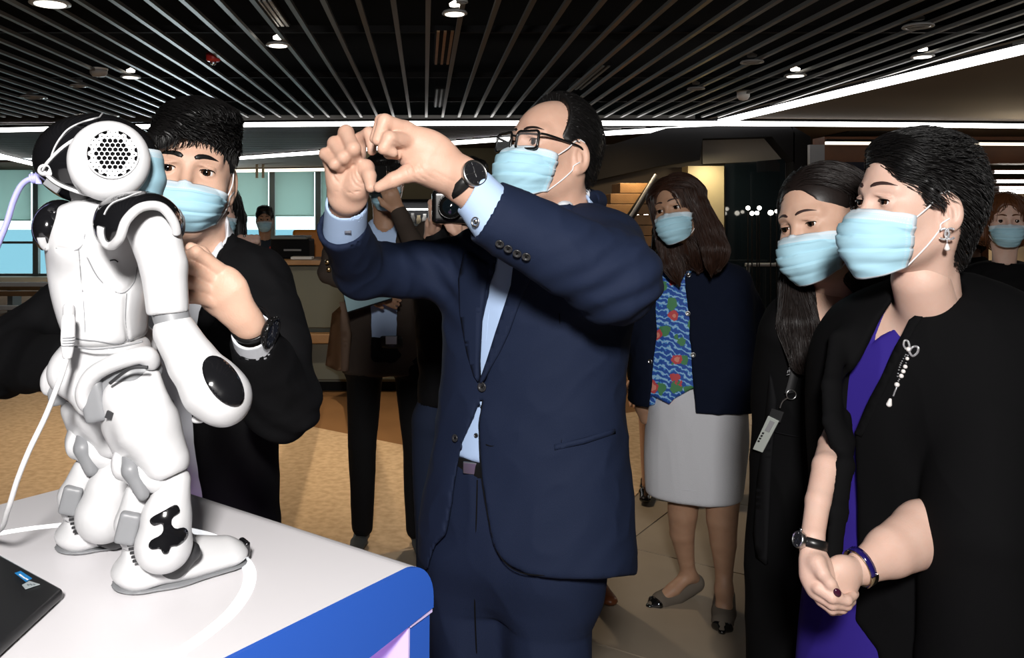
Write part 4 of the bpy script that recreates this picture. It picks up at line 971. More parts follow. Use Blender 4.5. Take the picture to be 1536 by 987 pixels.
class Head:
    """head in its own axes (x = the person's right, y = forward, z = up, origin between the eyes), placed at a pixel and turned"""
    def __init__(s, px, py, d, yaw, pitch=0, roll=0, scale=1.0, wide=1.0, open_=.0045, jaw=1.0, female=False, neck_to=None, neck_r=.054, h=.0026, brow=1.0):
        s.c = P(px, py, d); s.sc = scale; a = math.radians(yaw)
        F = np.array((-math.sin(a), -math.cos(a), 0)); R = np.array((-math.cos(a), math.sin(a), 0)); U = np.array((0, 0, 1.0))
        p = math.radians(pitch); F, U = F*math.cos(p) + U*math.sin(p), U*math.cos(p) - F*math.sin(p)
        r = math.radians(roll); R, U = R*math.cos(r) + U*math.sin(r), U*math.cos(r) - R*math.sin(r)   # roll>0: the right side of the head rises
        s.B = np.stack([R, F, U], 0); s.h = h; s.open = open_
        S = SDF(); W = wide
        S.ell((0, -.012, .030), (.0735*W, .096, .090)); S.ell((0, .024, -.028), (.0635*W, .060, .086), None, .03)
        for x in SIDES:
            S.cap((x*.050*W*jaw, -.002, -.058), (x*.020*jaw, .062, -.099), .018, .0165, .035)
            S.ell((x*.043*W, .054, -.030), (.022, .022, .021), None, .022)
            S.cap((x*.012, .0775, .019), (x*.043*W, .064, .021), .0095*brow, .009*brow, .016)
        S.ell((0, .068, -.099), (.022, .0150, .0145), None, .02)
        S.cap((0, .079, .006), (0, .101, -.037), .0068, .0095, .014); S.ell((0, .103, -.039), (.0105, .0095, .009), None, .008)
        for x in SIDES: S.ell((x*.0125, .094, -.043), (.0075, .0095, .0065), None, .006)
        for x in SIDES: S.ell((x*.0055, .101, -.0485), (.0028, .0045, .003), None, .002, 's')
        S.ell((0, .0835, -.068), (.021, .0075, .0055), None, .008); S.ell((0, .0825, -.077), (.018, .0075, .006), None, .006); S.cap((.018, .086, -.0722), (-.018, .086, -.0722), .0012, .0012, .003, 's')
        for x in SIDES:
            S.ell((x*.0315*W, .087, -.001), (.0185, .0125, .0125), rotm(0, 0, -x*12), .012, 's')
            S.ell((x*.0315*W, .0675, -.0005), (.0150, .0145, .0140), None, .004)
            S.ell((x*.0318*W, .086, -.0010), (.0135, .016, open_), rotm(0, x*4, -x*8), .0012, 's')
            S.ell((x*.0315*W, .0795, .0085), (.0150, .0045, .0022), rotm(0, x*8, -x*18), .004)
        for x in SIDES:
            E = rotm(-10, 0, x*24)
            c = np.array((x*.0755*W, -.012, -.012)); S.ell(c, (.0078, .0195, .032), E, .005)
            S.ell(c + E @ np.array((x*.0065, .0005, .002)), (.0045, .0115, .0200), E, .003, 's')
            S.ell(c + E @ np.array((x*.003, .002, -.004)), (.0045, .0045, .012), E, .004); S.ell(c + (0, .004, -.027), (.0060, .0085, .010), None, .006)
        if neck_to is not None:
            n = s.inv(np.array(neck_to)[None])[0]
            S.cap((0, -.022, -.055), n, neck_r, neck_r*1.06, .03); 
            for x in SIDES: S.cap((x*.052, -.028, -.045), n + (x*.018, .035, .01), .014, .010, .02)
            if not female: S.ell((n + np.array((0, -.022, -.055)))/2 + (0, .046, .0), (.010, .011, .014), None, .015)
        s.S = S; s.W = W
    def w(s, q): return s.c + s.sc*(np.asarray(q, float) @ s.B)
    def inv(s, p): return ((np.asarray(p, float) - s.c) @ s.B.T)/s.sc
    def surf(s): 
        V, F = s.S.surf(s.h); return s.w(V), F
    def eyes(s, par, iris=None, gaze=(0, 0)):
        for x in SIDES:
            c = np.array((x*.0315*s.W, .0680, -.0008)); g = np.array((gaze[0], 1.0, gaze[1])); g /= np.linalg.norm(g)
            V, F = lathe([(max(.0001, .0136*math.sin(t)), .0136*math.cos(t)) for t in np.linspace(0, math.pi, 19)], c, g, 20)
            F = F[:-2]; mi = [0 if (i//20) > 3 else (1 if (i//20) > 1 else 2) for i in range(len(F))]
            mesh_np('eye', s.w(V), F, [M['sclera'], iris or M['iris'], M['pupil']], par, True, mi)
    def brows(s, par, m, th=1.0, lift=0.0, inner=.010, outer=.050):
        for x in SIDES:
            t = np.linspace(0, 1, 14); xx = x*(inner + (outer-inner)*t); zz = .0210 + lift + .0048*np.sin(np.pi*np.minimum(1, t**.85)) + .001*t
            q = np.stack([xx, np.full(14, .16), zz], 1); q = s.S.march(q, np.tile((0, -1., 0), (14, 1)), 0, 0)
            r = .0036*th*np.interp(t, [0, .15, .6, 1], [.55, 1, .8, .12]); V, F = tube(q, r, 8); 
            N = s.S.grad(q); q2 = np.repeat(q, 8, 0); N2 = np.repeat(N, 8, 0); dd = V - q2; V = q2 + dd - N2*((dd*N2).sum(1)*.72)[:, None]
            mesh_np('eyebrow', s.w(V), F, m, par, True)
    def lashes(s, par, r=.0010, m=None):
        for x in SIDES:
            t = np.linspace(-1, 1, 12); q = np.stack([x*.0318*s.W + .0140*t, np.full(12, .0835) - .0035*t**2 + 0*t, -.0006 + s.open*np.sqrt(np.maximum(0, 1-t**2))*.95 + .0006], 1)
            q[:, 1] -= np.abs(t)**2*.003
            q = s.S.push(q, .0003, 3)
            V, F = tube(q, r*np.interp(np.abs(t), [0, .8, 1], [1, .8, .3]), 6); mesh_np('lash_line', s.w(V), F, m or M['pupil'], par, True)
    def mask(s, par, top=-.010, bot=-.121, w=.061, puff=.0, m=None, seed=1, ear=True, loops=(True, True), tuck=0.0, corner_y=.046):
        nu, nv = 41, 45; Vv = np.zeros((nv, nu, 3)); rs = np.random.RandomState(seed)
        vm = [0, .12, .3, .5, .7, .86, 1]; ym = np.array([.098, .114, .123, .124, .118, .108, .092]) + puff; 
        for j in range(nv):
            v = j/(nv-1); y0 = np.interp(v, vm, ym); z0 = top + (bot - top)*v
            we = w*(1 + .03*math.sin(v*math.pi)) - .012*max(0, v-.55)/.45; ye = corner_y - .004*v; ze = (top-.010) + (bot + .024 - top + .010)*v
            for i in range(nu):
                u = i/(nu-1)*2 - 1; th_ = u*math.pi/2; c = math.cos(th_); 
                cc = c**.85; Vv[j, i] = (we*math.sin(th_*.98), ye + (y0-ye)*cc, ze + (z0-ze)*cc)
        q = Vv.reshape(-1, 3); q = s.S.push(q, .0025, 5)
        # pleats and crumple
        v = np.repeat(np.linspace(0, 1, nv), nu); u = np.tile(np.linspace(-1, 1, nu), nv)
        fan = v + .05*u*u*np.sin(v*6); saw = ((fan*1.0 - .22)/.19); fr = saw - np.floor(saw); on_ = (saw > 0) & (saw < 3)
        step = np.where(on_, .0048*(1 - fr)**.7*np.clip(1 - np.abs(u)*.25, 0, 1), 0)
        crumple = nz(np.stack([u*.9, v*1.3, 0*u+seed], 1), .9, seed, 2)*.0022*(1-np.abs(u)*.3) + .0010*nz(np.stack([u*1., v*2.2, 0*u], 1), 2.5, seed+3, 1)
        T1 = np.gradient(q.reshape(nv, nu, 3), axis=1).reshape(-1, 3); T2 = np.gradient(q.reshape(nv, nu, 3), axis=0).reshape(-1, 3)
        N = np.cross(T1, T2); N /= np.linalg.norm(N, axis=1)[:, None] + 1e-9; sg = np.sign((N[:, 1]).sum()); N *= sg
        q = q + N*(step + crumple)[:, None]
        q = s.S.push(q, .0022, 4)
        F = np.array([[j*nu+i, j*nu+i+1, (j+1)*nu+i+1, (j+1)*nu+i] for j in range(nv-1) for i in range(nu-1)])
        if sg < 0: F = F[:, ::-1]
        o = mesh_np('face_mask', s.w(q), F, m or M['mask'], par, True, uv=np.stack([u, v], 1), label='light blue pleated face mask')
        so = o.modifiers.new('thick', 'SOLIDIFY'); so.thickness = .0012*s.sc; so.offset = 1
        s.mq = q.reshape(nv, nu, 3)
        if ear:
            for x, ok in zip(SIDES, loops):
                if not ok: continue
                i = nu-1 if x > 0 else 0
                for (j, ez, ey) in ((1, .016, -.018), (nv-2, -.036, -.020)):
                    a = s.mq[j, i]; b = np.array((x*.074*s.W, .006 if j == 1 else -.002, ez if j == 1 else ez)); c = np.array((x*.070*s.W, ey, ez*.6))
                    p = spline([a, (a+b)/2 + (x*.004, 0, 0), b, c], 22); p = s.S.push(p, .0016, 4)
                    V, F2 = tube(p, .0014, 6); mesh_np('ear_loop', s.w(V), F2, M['cord'], par, True)
        return o
    def hair_shell(s, pad, cuts=(), adds=(), h=.004):
        """solid under-layer of hair: skull grown by pad, with adds and cuts in head axes"""
        S = SDF(); S.ell((0, -.016, .034), (.0735*s.W + pad, .096 + pad, .089 + pad))
        for f in adds: f(S)
        for f in cuts: f(S)
        s.HS = S; V, F = S.surf(h, 2); return V, F
def strands(head, S, roots, dirf, n, L, r, par, m, extra=None, seed=0, steps=9, lift=.002, grav=.25, jit=.15, name='hair', hug=.9, fan=None):
    """real hair: n tapered strands grown over the under-layer S along dirf, joined to the under-layer mesh"""
    rs = np.random.RandomState(seed); V0, F0 = roots
    ok = np.arange(len(V0)) if fan is None else np.where(fan(V0))[0]
    p = V0[rs.choice(ok, n)] + rs.normal(size=(n, 3))*.0012
    Ls = L*(.55 + .6*rs.rand(n)); jv = rs.normal(size=(n, 3))*jit; pts = [p]
    for k in range(steps):
        t = k/steps; d = dirf(p) + jv*(.4 + .6*t) + np.array((0, 0, -grav*t))
        d /= np.linalg.norm(d, axis=1)[:, None] + 1e-9
        g = S.grad(p, 2e-3); dist = S.ev(p); d = d - g*np.clip((d*g).sum(1), -9, .15)[:, None] - g*(hug*np.clip((dist - lift)/.015, 0, 1))[:, None]
        p = p + d*(Ls/steps)[:, None]
        dist = S.ev(p); off = lift*(.3 + rs.rand(n)); b = dist < off*.5
        if b.any(): p = p.copy(); p[b] += S.grad(p[b], 2e-3)*(off[b] - dist[b])[:, None]
        pts.append(p)
    A = np.stack(pts, 1); k = steps + 1                       # n,k,3
    T = np.gradient(A, axis=1); T /= np.linalg.norm(T, axis=2)[..., None] + 1e-9
    ref = rs.normal(size=(n, 1, 3)); N = np.cross(T, ref); N /= np.linalg.norm(N, axis=2)[..., None] + 1e-9; Bn = np.cross(T, N)
    rad = (r*(.6 + .8*rs.rand(n)))[:, None]*np.interp(np.linspace(0, 1, k), [0, .15, .7, 1], [.6, 1, .85, .12])[None]
    ring = [A + rad[..., None]*(math.cos(a)*N + math.sin(a)*Bn) for a in (0, 2.094, 4.189)]
    V = np.stack(ring, 2).reshape(-1, 3); i0 = (np.arange(n)*k*3)[:, None, None]; kk = (np.arange(k-1)*3)[None, :, None]; j = np.arange(3)[None, None]; j2 = (j+1) % 3
    F = np.stack([i0+kk+j, i0+kk+j2, i0+kk+3+j2, i0+kk+3+j], -1).reshape(-1, 4)
    VV = np.vstack([V0, V]); FF = [F0, F + len(V0)]
    return mesh_np(name, head.w(VV), FF, m, par, True)
def join_np(parts):
    V, F, n = [], [], 0
    for v, f in parts: V.append(v); F.append(f + n); n += len(v)
    return np.vstack(V), F
def px_chain(S, L, k=.012, flat=None, op='u'):
    S.chain([P(a, b, d) for a, b, d, r in L], [PX(r, d) for a, b, d, r in L], k, op, flat); return S
def core(S_list_pts, h=.014):
    """plain trunk and limbs inside the clothes so that head and hands belong to one body"""
    S = SDF()
    for pts, rs in S_list_pts: S.chain([np.array(p) for p in pts], rs, .03)
    return S.surf(h)
def button(sdf, px, py, r, par, d0=.6, m=None, off=0.0, holes=True):
    c = on(sdf, [(px, py)], d0)[0]; n = sdf.grad(c[None])[0]; c = c + n*off
    mb = MB(); mb.lathe([(.001, .0005), (r*.62, .0008), (r*.72, .0022), (r, .0024), (r, 0), (.001, -.001)][::-1], c, n, 20)
    o = mb.build('button', m or M['button'], par, True)
    if holes:
        u = np.cross(n, (0, 0, 1.0)); u /= np.linalg.norm(u); v = np.cross(u, n); hm = MB()
        for a in (.785, 2.356, 3.927, 5.498): q = c + r*.22*(math.cos(a)*u + math.sin(a)*v); hm.lathe([(.001, .0018), (r*.11, .0018), (r*.11, .0005)], q, n, 8)
        hm.build('button_hole', M['pupil'], o, True)
    return o
def garment_lines(sdf, pts, r, m, name, par, d0=.6, off=0.0, n=30):
    q = spline(on(sdf, pts, d0, off), n); return MB().tube(q, r, 6).build(name, m, par, True)
# ------------------------------------------------------------------ man in the navy suit making a heart with his hands
def yaw_rows(L, d, yaw, ratio=.68):
    R = []; cy = math.cos(math.radians(yaw)); sy = math.sin(math.radians(yaw))
    for py, l, r, *o in L:
        dd = o[0] if o else d; rt = o[1] if len(o) > 1 else ratio
        a, b = P(l, py, dd), P(r, py, dd); w_ = (b[0]-a[0])/2; A_ = w_/math.sqrt(cy*cy + rt*rt*sy*sy)
        R.append((a[2], (a[0]+b[0])/2, dd + DOFF, A_, A_*rt, yaw))
    return R
man = thing('person', 'man in navy suit, glasses and blue mask making a heart with both hands', 'person', P(770, 0, 1.76)*np.array((1, 1, 0)))
mh = Head(826, 228, 1.78, 54, 12, 0, 1.0, neck_to=P(846, 345, 1.79), neck_r=.058, open_=.0046, h=.0022)
mh.S.ops[0] = SDF().ell((0, -.012, .026), (.074, .094, .082)).ops[0]
tors = SDF(); TR = [(312, 800, 905), (322, 765, 925), (345, 712, 945), (375, 690, 950), (420, 676, 946), (470, 670, 938), (520, 668, 930), (570, 666, 926), (620, 660, 927), (680, 652, 931), (740, 642, 936), (800, 633, 939), (846, 630, 938), (862, 640, 930)]
def sub_rows(ins): return [(py, l+ins, r-ins) for py, l, r in TR]
jk = SDF(); jk.loft(yaw_rows(TR, 1.78, -33), e=2.3, rnd=.012)
full = SDF(); full.ops = list(jk.ops)      # uncut trunk, to lay lapels and buttons on
# neck opening, front V and the quarters below the button
jk.poly([(790, 296), (880, 296), (868, 318), (838, 345), (801, 380), (788, 400), (772, 425), (757, 465), (742, 515), (727, 572), (722, 574), (720, 545), (724, 480), (735, 425), (748, 375), (765, 340)], 1.30, 1.78, k=.002)
jk.poly([(724, 596), (718, 640), (719, 680), (723, 729), (735, 796), (748, 832), (764, 849), (790, 860), (830, 866), (890, 868), (1000, 858), (1000, 1000), (600, 1000), (652, 818), (668, 800), (676, 760), (681, 729), (694, 667), (712, 620)], 1.3, 1.80, k=.002)
# left arm (near) and right arm
px_chain(jk, [(895, 385, 1.69, 70), (922, 420, 1.48, 66)], .05)
px_chain(jk, [(918, 416, 1.46, 66), (842, 376, 1.44, 61), (734, 318, 1.425, 51)], .03)
px_chain(jk, [(715, 405, 1.86, 52), (620, 405, 1.84, 43), (545, 404, 1.77, 42)], .05)
px_chain(jk, [(543, 404, 1.76, 41), (512, 338, 1.585, 38)], .03)
# sleeve ends and openings
ax = P(734, 318, 1.425) - P(842, 376, 1.44); ax /= np.linalg.norm(ax)
jk.box(P(734, 318, 1.425) + ax*.075, (.07, .07, .07), np.stack([ax, np.cross(ax, (0, 1, 0))/np.linalg.norm(np.cross(ax, (0, 1, 0))), np.cross(ax, np.cross(ax, (0, 1, 0)))/np.linalg.norm(np.cross(ax, (0, 1, 0)))], 1), .002, .002, 's')
jk.cap(P(734, 318, 1.425) + ax*.012, P(734, 318, 1.425) + ax*.06, PX(44, 1.425), PX(44, 1.425), .003, 's')
bx = P(512, 338, 1.585) - P(543, 404, 1.76); bx /= np.linalg.norm(bx)
b2 = np.cross(bx, (1, 0, 0)); b2 /= np.linalg.norm(b2); b3 = np.cross(bx, b2)
jk.box(P(512, 338, 1.585) + bx*.070, (.07, .08, .08), np.stack([bx, b2, b3], 1), .002, .002, 's')
jk.cap(P(512, 338, 1.585) - bx*.005, P(512, 338, 1.585) + bx*.06, PX(31, 1.585), PX(32, 1.585), .003, 's')
fm = folds(.0065, 5.5, 3, (1, 1, 1.3))
def suit_disp(V):
    a = fm(V)*.55; 
    e = P(925, 425, 1.46); w_ = np.exp(-((V-e)**2).sum(1)/.012); a += w_*.004*np.sin((V[:, 0]*.5 - V[:, 2]*.9)*150 + 2*nz(V, 6, 2))
    e = P(690, 410, 1.80); w_ = np.exp(-((V-e)**2).sum(1)/.010); a += w_*.004*np.sin((V[:, 0]*.8 + V[:, 2]*.7)*140 + 2*nz(V, 6, 4))
    e = P(915, 345, 1.66); w_ = np.exp(-((V-e)**2).sum(1)/.006); a += w_*.003*np.sin((V[:, 2] + .3*V[:, 0])*170 + 2*nz(V, 5, 7))
    return a
jo = jk.mesh(.0055, 'suit_jacket', M['navy_suit'], man, suit_disp)
# shirt
sh_ = SDF(); sh_.loft(yaw_rows(sub_rows(13)[:-4], 1.78, -33), e=2.3, rnd=.01); sh_.cap(P(846, 336, 1.775), P(848, 318, 1.765), .062, .056, .02)
sh_.cap(P(848, 340, 1.78), P(836, 290, 1.74), .056, .056, .004, 's')
sh_.mesh(.006, 'shirt', M['shirt_blue'], man, folds(.003, 7, 9, (1, 1, .35)))
garment_lines(sh_, [(742, 405), (733, 470), (727, 540)], .0012, M['shirt_blue'], 'placket_edge', man, .9)
button(sh_, 715, 653, .0045, man, .9, M['button'], .001)
# shirt cuffs
S = SDF(); S.cap(P(745, 328, 1.425), P(712, 290, 1.42), PX(43, 1.42), PX(37, 1.42)); S.cap(P(722, 301, 1.42), P(690, 266, 1.42), PX(32, 1.42), PX(31, 1.42), .002, 's')
q = P(712, 288, 1.42); S.box(q + ax*.045, (.036, .07, .07), np.stack([ax, np.cross(ax, (0, 1, 0))/np.linalg.norm(np.cross(ax, (0, 1, 0))), np.cross(ax, np.cross(ax, (0, 1, 0)))/np.linalg.norm(np.cross(ax, (0, 1, 0)))], 1), .002, .001, 's')
S.mesh(.0022, 'shirt_cuff', M['shirt_blue'], man)
c = on(S, [(714, 332)], .9)[0]; n_ = S.grad(c[None])[0]; MB().tube([c + n_*.002 + .0072*(math.cos(a)*np.cross(n_, (0, 0, 1)) + math.sin(a)*np.array((0, 0, 1))) for a in np.linspace(0, 6.28, 20, endpoint=False)], .0016, 8, closed=True).lathe([(.001, .003), (.004, .002), (.004, 0)], c, n_, 12).build('cufflink', M['chrome'], man, True)
S = SDF(); S.cap(P(517, 348, 1.61), P(520, 308, 1.545), PX(33, 1.6), PX(32, 1.55)); S.cap(P(520, 312, 1.55), P(524, 280, 1.50), PX(27.5, 1.6), PX(27.5, 1.5), .002, 's')
S.box(P(520, 303, 1.545) + bx*.052, (.04, .08, .08), np.stack([bx, b2, b3], 1), .002, .001, 's')
S.mesh(.0022, 'shirt_cuff', M['shirt_blue'], man)
c = on(S, [(522, 348)], .9)[0]; MB().box(c-(.006, .003, .003), c+(.006, .001, .003)).build('cuff_button', M['lining'], man, bevel=.001)
# lapels, collar, pocket, seams, buttons
patch(full, [(776, 372), (801, 408), (790, 432), (778, 462), (764, 500), (750, 530), (735, 555), (725, 574), (722, 572), (733, 540), (746, 498), (758, 462), (769, 428)], M['navy_suit'], 'lapel', man, .0085, 7, .9, back=.004)
patch(full, [(700, 380), (722, 392), (735, 398), (729, 440), (722, 480), (719, 540), (720, 572), (714, 562), (704, 528), (694, 470), (692, 420)], M['navy_suit'], 'lapel', man, .0085, 7, .9, back=.004)
cs = SDF(); cs.ops = list(full.ops); 
S = SDF(); q = [P(*p) for p in [(772, 352, 1.66), (800, 336, 1.67), (845, 320, 1.70), (880, 304, 1.75), (894, 302, 1.81), (880, 298, 1.87), (840, 298, 1.88)]]
S.chain(q, [.010, .016, .020, .022, .022, .022, .02], .01); S.cap(P(846, 352, 1.78), P(848, 280, 1.76), .066, .066, .006, 's'); S.mesh(.004, 'collar', M['navy_suit'], man, folds(.001, 9, 2))
S = SDF(); q = [P(*p) for p in [(815, 336, 1.675), (845, 312, 1.70), (872, 297, 1.76), (878, 290, 1.82)]]; S.chain(q, [.012, .013, .013, .012], .008); S.cap(P(846, 352, 1.78), P(848, 270, 1.76), .0605, .0605, .003, 's'); S.mesh(.003, 'shirt_collar', M['shirt_white'], man)
patch(full, [(831, 667), (876, 657), (921, 643), (922, 650), (876, 665), (832, 675)], M['navy_suit'], 'pocket_welt', man, .003, 8, .9)
garment_lines(full, [(839, 470), (843, 540), (846, 608), (842, 664)], .0012, M['black_suit'], 'dart_seam', man, .9, -.0004)
garment_lines(full, [(724, 600), (719, 640), (720, 690), (725, 735), (737, 798), (751, 836), (778, 858), (820, 863), (880, 858)], .0012, M['black_suit'], 'edge_seam', man, .9, -.0006)
button(full, 724.5, 580, .0095, man, .9, off=.003); button(full, 684, 657, .0075, man, .9, off=.002)
garment_lines(full, [(729, 667), (736, 669), (747, 668)], .0014, M['black_suit'], 'buttonhole', man, .9, 0)
for x, y in [(750.5, 363.5), (763, 371), (776.5, 378), (790, 383)]: button(jk, x, y, .0072, man, .9, off=.0035)
# trousers, belt, shoes
tr = SDF(); tr.loft(yaw_rows([(672, 672, 905), (720, 662, 905), (780, 655, 900), (840, 654, 892, 1.78, .62), (885, 668, 878, 1.78, .48)], 1.78, -33), e=2.3)
px_chain(tr, [(704, 840, 1.83, 60), (698, 1080, 1.83, 52), (700, 1330, 1.84, 44), (700, 1378, 1.85, 45)], .07)
px_chain(tr, [(822, 850, 1.75, 67), (826, 1080, 1.72, 58), (824, 1360, 1.73, 48), (824, 1410, 1.73, 49)], .07)
tr.box((.1, 1.8, -.92), (1, 1, 1), None, .001, .001, 's')
tr.mesh(.007, 'trousers', M['navy_suit'], man, folds(.005, 5, 12, (1, 1, .5)))
for pts in ([(716, 720), (714, 800), (712, 900), (715, 985)],): garment_lines(tr, pts, .0015, M['black_suit'], 'trouser_seam', man, .9, -.0008)
S = SDF(); S.loft(yaw_rows([(676, 668, 908), (690, 667, 908), (705, 666, 909)], 1.78, -33), e=2.3, rnd=.006); S.mesh(.006, 'belt', M['belt'], man)
c = on(S, [(706, 702)], .9)[0]; MB().box(c-(.016, .004, .012), c+(.016, .002, .012), rot=rotm(0, 0, -20)).build('belt_buckle', M['chrome'], man, bevel=.002)
def shoe(par, heel, toe, w_=.045, hgt=.07, m=None, name='shoe', h=.006):
    a, b = np.array(heel, float), np.array(toe, float); f = (b-a)/np.linalg.norm(b-a); up = np.array((0, 0, 1.0))
    S = SDF(); S.chain([a+f*.03+up*.03, a+f*.12+up*.03, b-f*.04+up*.022], [w_*.8, w_*.9, w_*.75], .02, flat=(up, .6)); S.cap(a+f*.03+up*.03, a+f*.04+up*hgt, w_*.7, w_*.75, .02)
    S.box((a+b)/2-up*.05, (.4, .4, .05), None, .001, .001, 's'); return S.mesh(h, name, m or M['belt'], par)
for (hx, hy), (tx, ty) in (((.10, 1.92), (-.03, 1.70)), ((.25, 1.78), (.13, 1.55))): shoe(man, (hx, hy, .002), (tx, ty, .002))
# hands
rh = SDF()
px_chain(rh, [(516, 352, 1.62, 25), (519, 318, 1.56, 24), (522, 296, 1.52, 24.5)], .02, flat=((0, 1, .3), .85))
rh.cap(P(522, 285, 1.51), P(519, 252, 1.50), .034, .036, .018, flat=((0, 1, 0), .48))
rh.ell(P(504, 268, 1.498), (.014, .015, .026), None, .012); rh.ell(P(538, 268, 1.488), (.018, .016, .026), rotm(0, 18, 0), .012)
def finger(S, L, k=.0035): px_chain(S, L, k)
finger(rh, [(499, 256, 1.515, 9), (488, 231, 1.485, 9), (502, 246, 1.462, 8.6), (510, 252, 1.478, 7.5)], .005)
finger(rh, [(509, 246, 1.520, 10.5), (502, 215, 1.485, 10.5), (515, 236, 1.458, 10), (520, 244, 1.476, 8.5)], .005)
finger(rh, [(523, 240, 1.522, 11.5), (519, 199, 1.485, 11.5), (530, 223, 1.455, 11), (532, 236, 1.474, 9)], .005)
finger(rh, [(538, 238, 1.515, 11), (541, 208, 1.50, 9.5), (553, 199, 1.48, 9)], .005); finger(rh, [(553, 199, 1.48, 8.8), (557, 214, 1.472, 8), (558, 226, 1.47, 7.3)], .003)
px_chain(rh, [(533, 284, 1.495, 18), (549, 252, 1.478, 13)], .012); finger(rh, [(549, 252, 1.478, 12), (554, 264, 1.463, 10.5), (556, 281, 1.452, 8.2)], .004)
rb_ = SDF(); rb_.ops = list(rh.ops)
for pth in ([(527, 248), (526, 262), (532, 276), (542, 282)], [(531, 246), (531, 260), (537, 272), (546, 277)], [(499, 262), (508, 275), (522, 288)], [(536, 244), (536, 256), (541, 268)], [(504, 288), (520, 289), (540, 287)]):
    q = spline(on(rb_, pth, .9), 12); rh.chain(list(q), [.0009]*12, .002, 's')
lh = SDF()
px_chain(lh, [(740, 322, 1.425, 30), (712, 290, 1.425, 28), (694, 272, 1.42, 28)], .02)
lh.cap(P(690, 266, 1.418), P(640, 234, 1.405), .034, .036, .02, flat=((.3, 1, 0), .62)); lh.cap(P(645, 236, 1.405), P(604, 208, 1.395), .034, .028, .02, flat=((.3, 1, 0), .60))
finger(lh, [(608, 196, 1.392, 14), (577, 182, 1.37, 11), (566, 210, 1.362, 8.6)], .006)
finger(lh, [(604, 194, 1.41, 13), (572, 181, 1.40, 9.5), (562, 208, 1.40, 8)], .004)
finger(lh, [(618, 212, 1.396, 13), (584, 208, 1.356, 11.5), (575, 223, 1.352, 8.5), (590, 229, 1.36, 7.5)], .004)
finger(lh, [(615, 222, 1.40, 12), (588, 220, 1.385, 9), (583, 230, 1.375, 8), (596, 233, 1.385, 7)], .004)
px_chain(lh, [(665, 262, 1.405, 24), (638, 256, 1.395, 19), (612, 260, 1.385, 13.5)], .014); finger(lh, [(612, 260, 1.385, 13), (590, 270, 1.382, 11.3), (568, 281, 1.385, 8.2)], .006)
lb_ = SDF(); lb_.ops = list(lh.ops)
for pth in ([(610, 248), (616, 262), (630, 273)], [(618, 246), (625, 260), (638, 270)], [(628, 246), (636, 258), (650, 268)], [(590, 212), (598, 216), (606, 222)], [(650, 256), (672, 268), (690, 276)]):
    q = spline(on(lb_, pth, .9), 12); lh.chain(list(q), [.0009]*12, .002, 's')
bd = core([([P(846, 380, 1.79), P(800, 520, 1.78), P(780, 740, 1.78)], [.10, .12, .12]), ([P(850, 400, 1.76), P(905, 395, 1.66), P(918, 420, 1.47), P(842, 376, 1.44), P(740, 322, 1.425)], [.05, .04, .036, .032, .026]), ([P(780, 420, 1.80), P(715, 405, 1.86), P(545, 404, 1.77), P(517, 350, 1.61)], [.05, .026, .026, .022]), ([P(704, 800, 1.84), P(698, 1080, 1.83), P(700, 1380, 1.85)], [.07, .05, .035]), ([P(822, 800, 1.74), P(826, 1080, 1.72), P(824, 1400, 1.73)], [.07, .05, .035])])
V, Fs = join_np([mh.surf(), rh.surf(.0022), lh.surf(.0022), bd]); mesh_np('body', V, Fs, M['skin_a'], man, True)
mh.eyes(man, gaze=(.12, -.05)); mh.brows(man, M['hair_soft'], 1.0, .001); mh.lashes(man)
mh.mask(man, top=-.012, bot=-.116, w=.062, seed=4)
# hair: receding, short at the sides and back
hv, hf = mh.hair_shell(.0065, cuts=[lambda S: S.ell((0, .088, .070), (.105, .078, .10), None, .006, 's'), lambda S: S.box((0, .08, -.05), (.2, .10, .06), None, .002, .004, 's'), lambda S: S.box((0, 0, -.105), (.2, .2, .045), None, .002, .004, 's'), lambda S: S.ell((-.080, -.006, -.014), (.03, .030, .037), None, .004, 's'), lambda S: S.ell((.080, -.006, -.014), (.03, .030, .037), None, .004, 's'), lambda S: S.ell((0, -.012, .020), (.066, .088, .078), None, .004, 's')], adds=[lambda S: S.cap((-.067, .018, .01), (-.070, .012, -.012), .010, .006, .01), lambda S: S.cap((.067, .018, .01), (.070, .012, -.012), .010, .006, .01), lambda S: S.ell((0, -.056, -.025), (.060, .050, .048), None, .02)], h=.003)
strands(mh, mh.HS, (hv, hf), lambda p: np.stack([-p[:, 0]*1.5, -1.0 + 0*p[:, 0], -.3 - 4*np.maximum(0, -p[:, 1]-.02)], 1), 2600, .030, .0006, man, M['hair_black'], seed=3, steps=6, lift=.0015, fan=lambda v: (np.abs(v[:, 0]) > .02) | (v[:, 1] < .05))
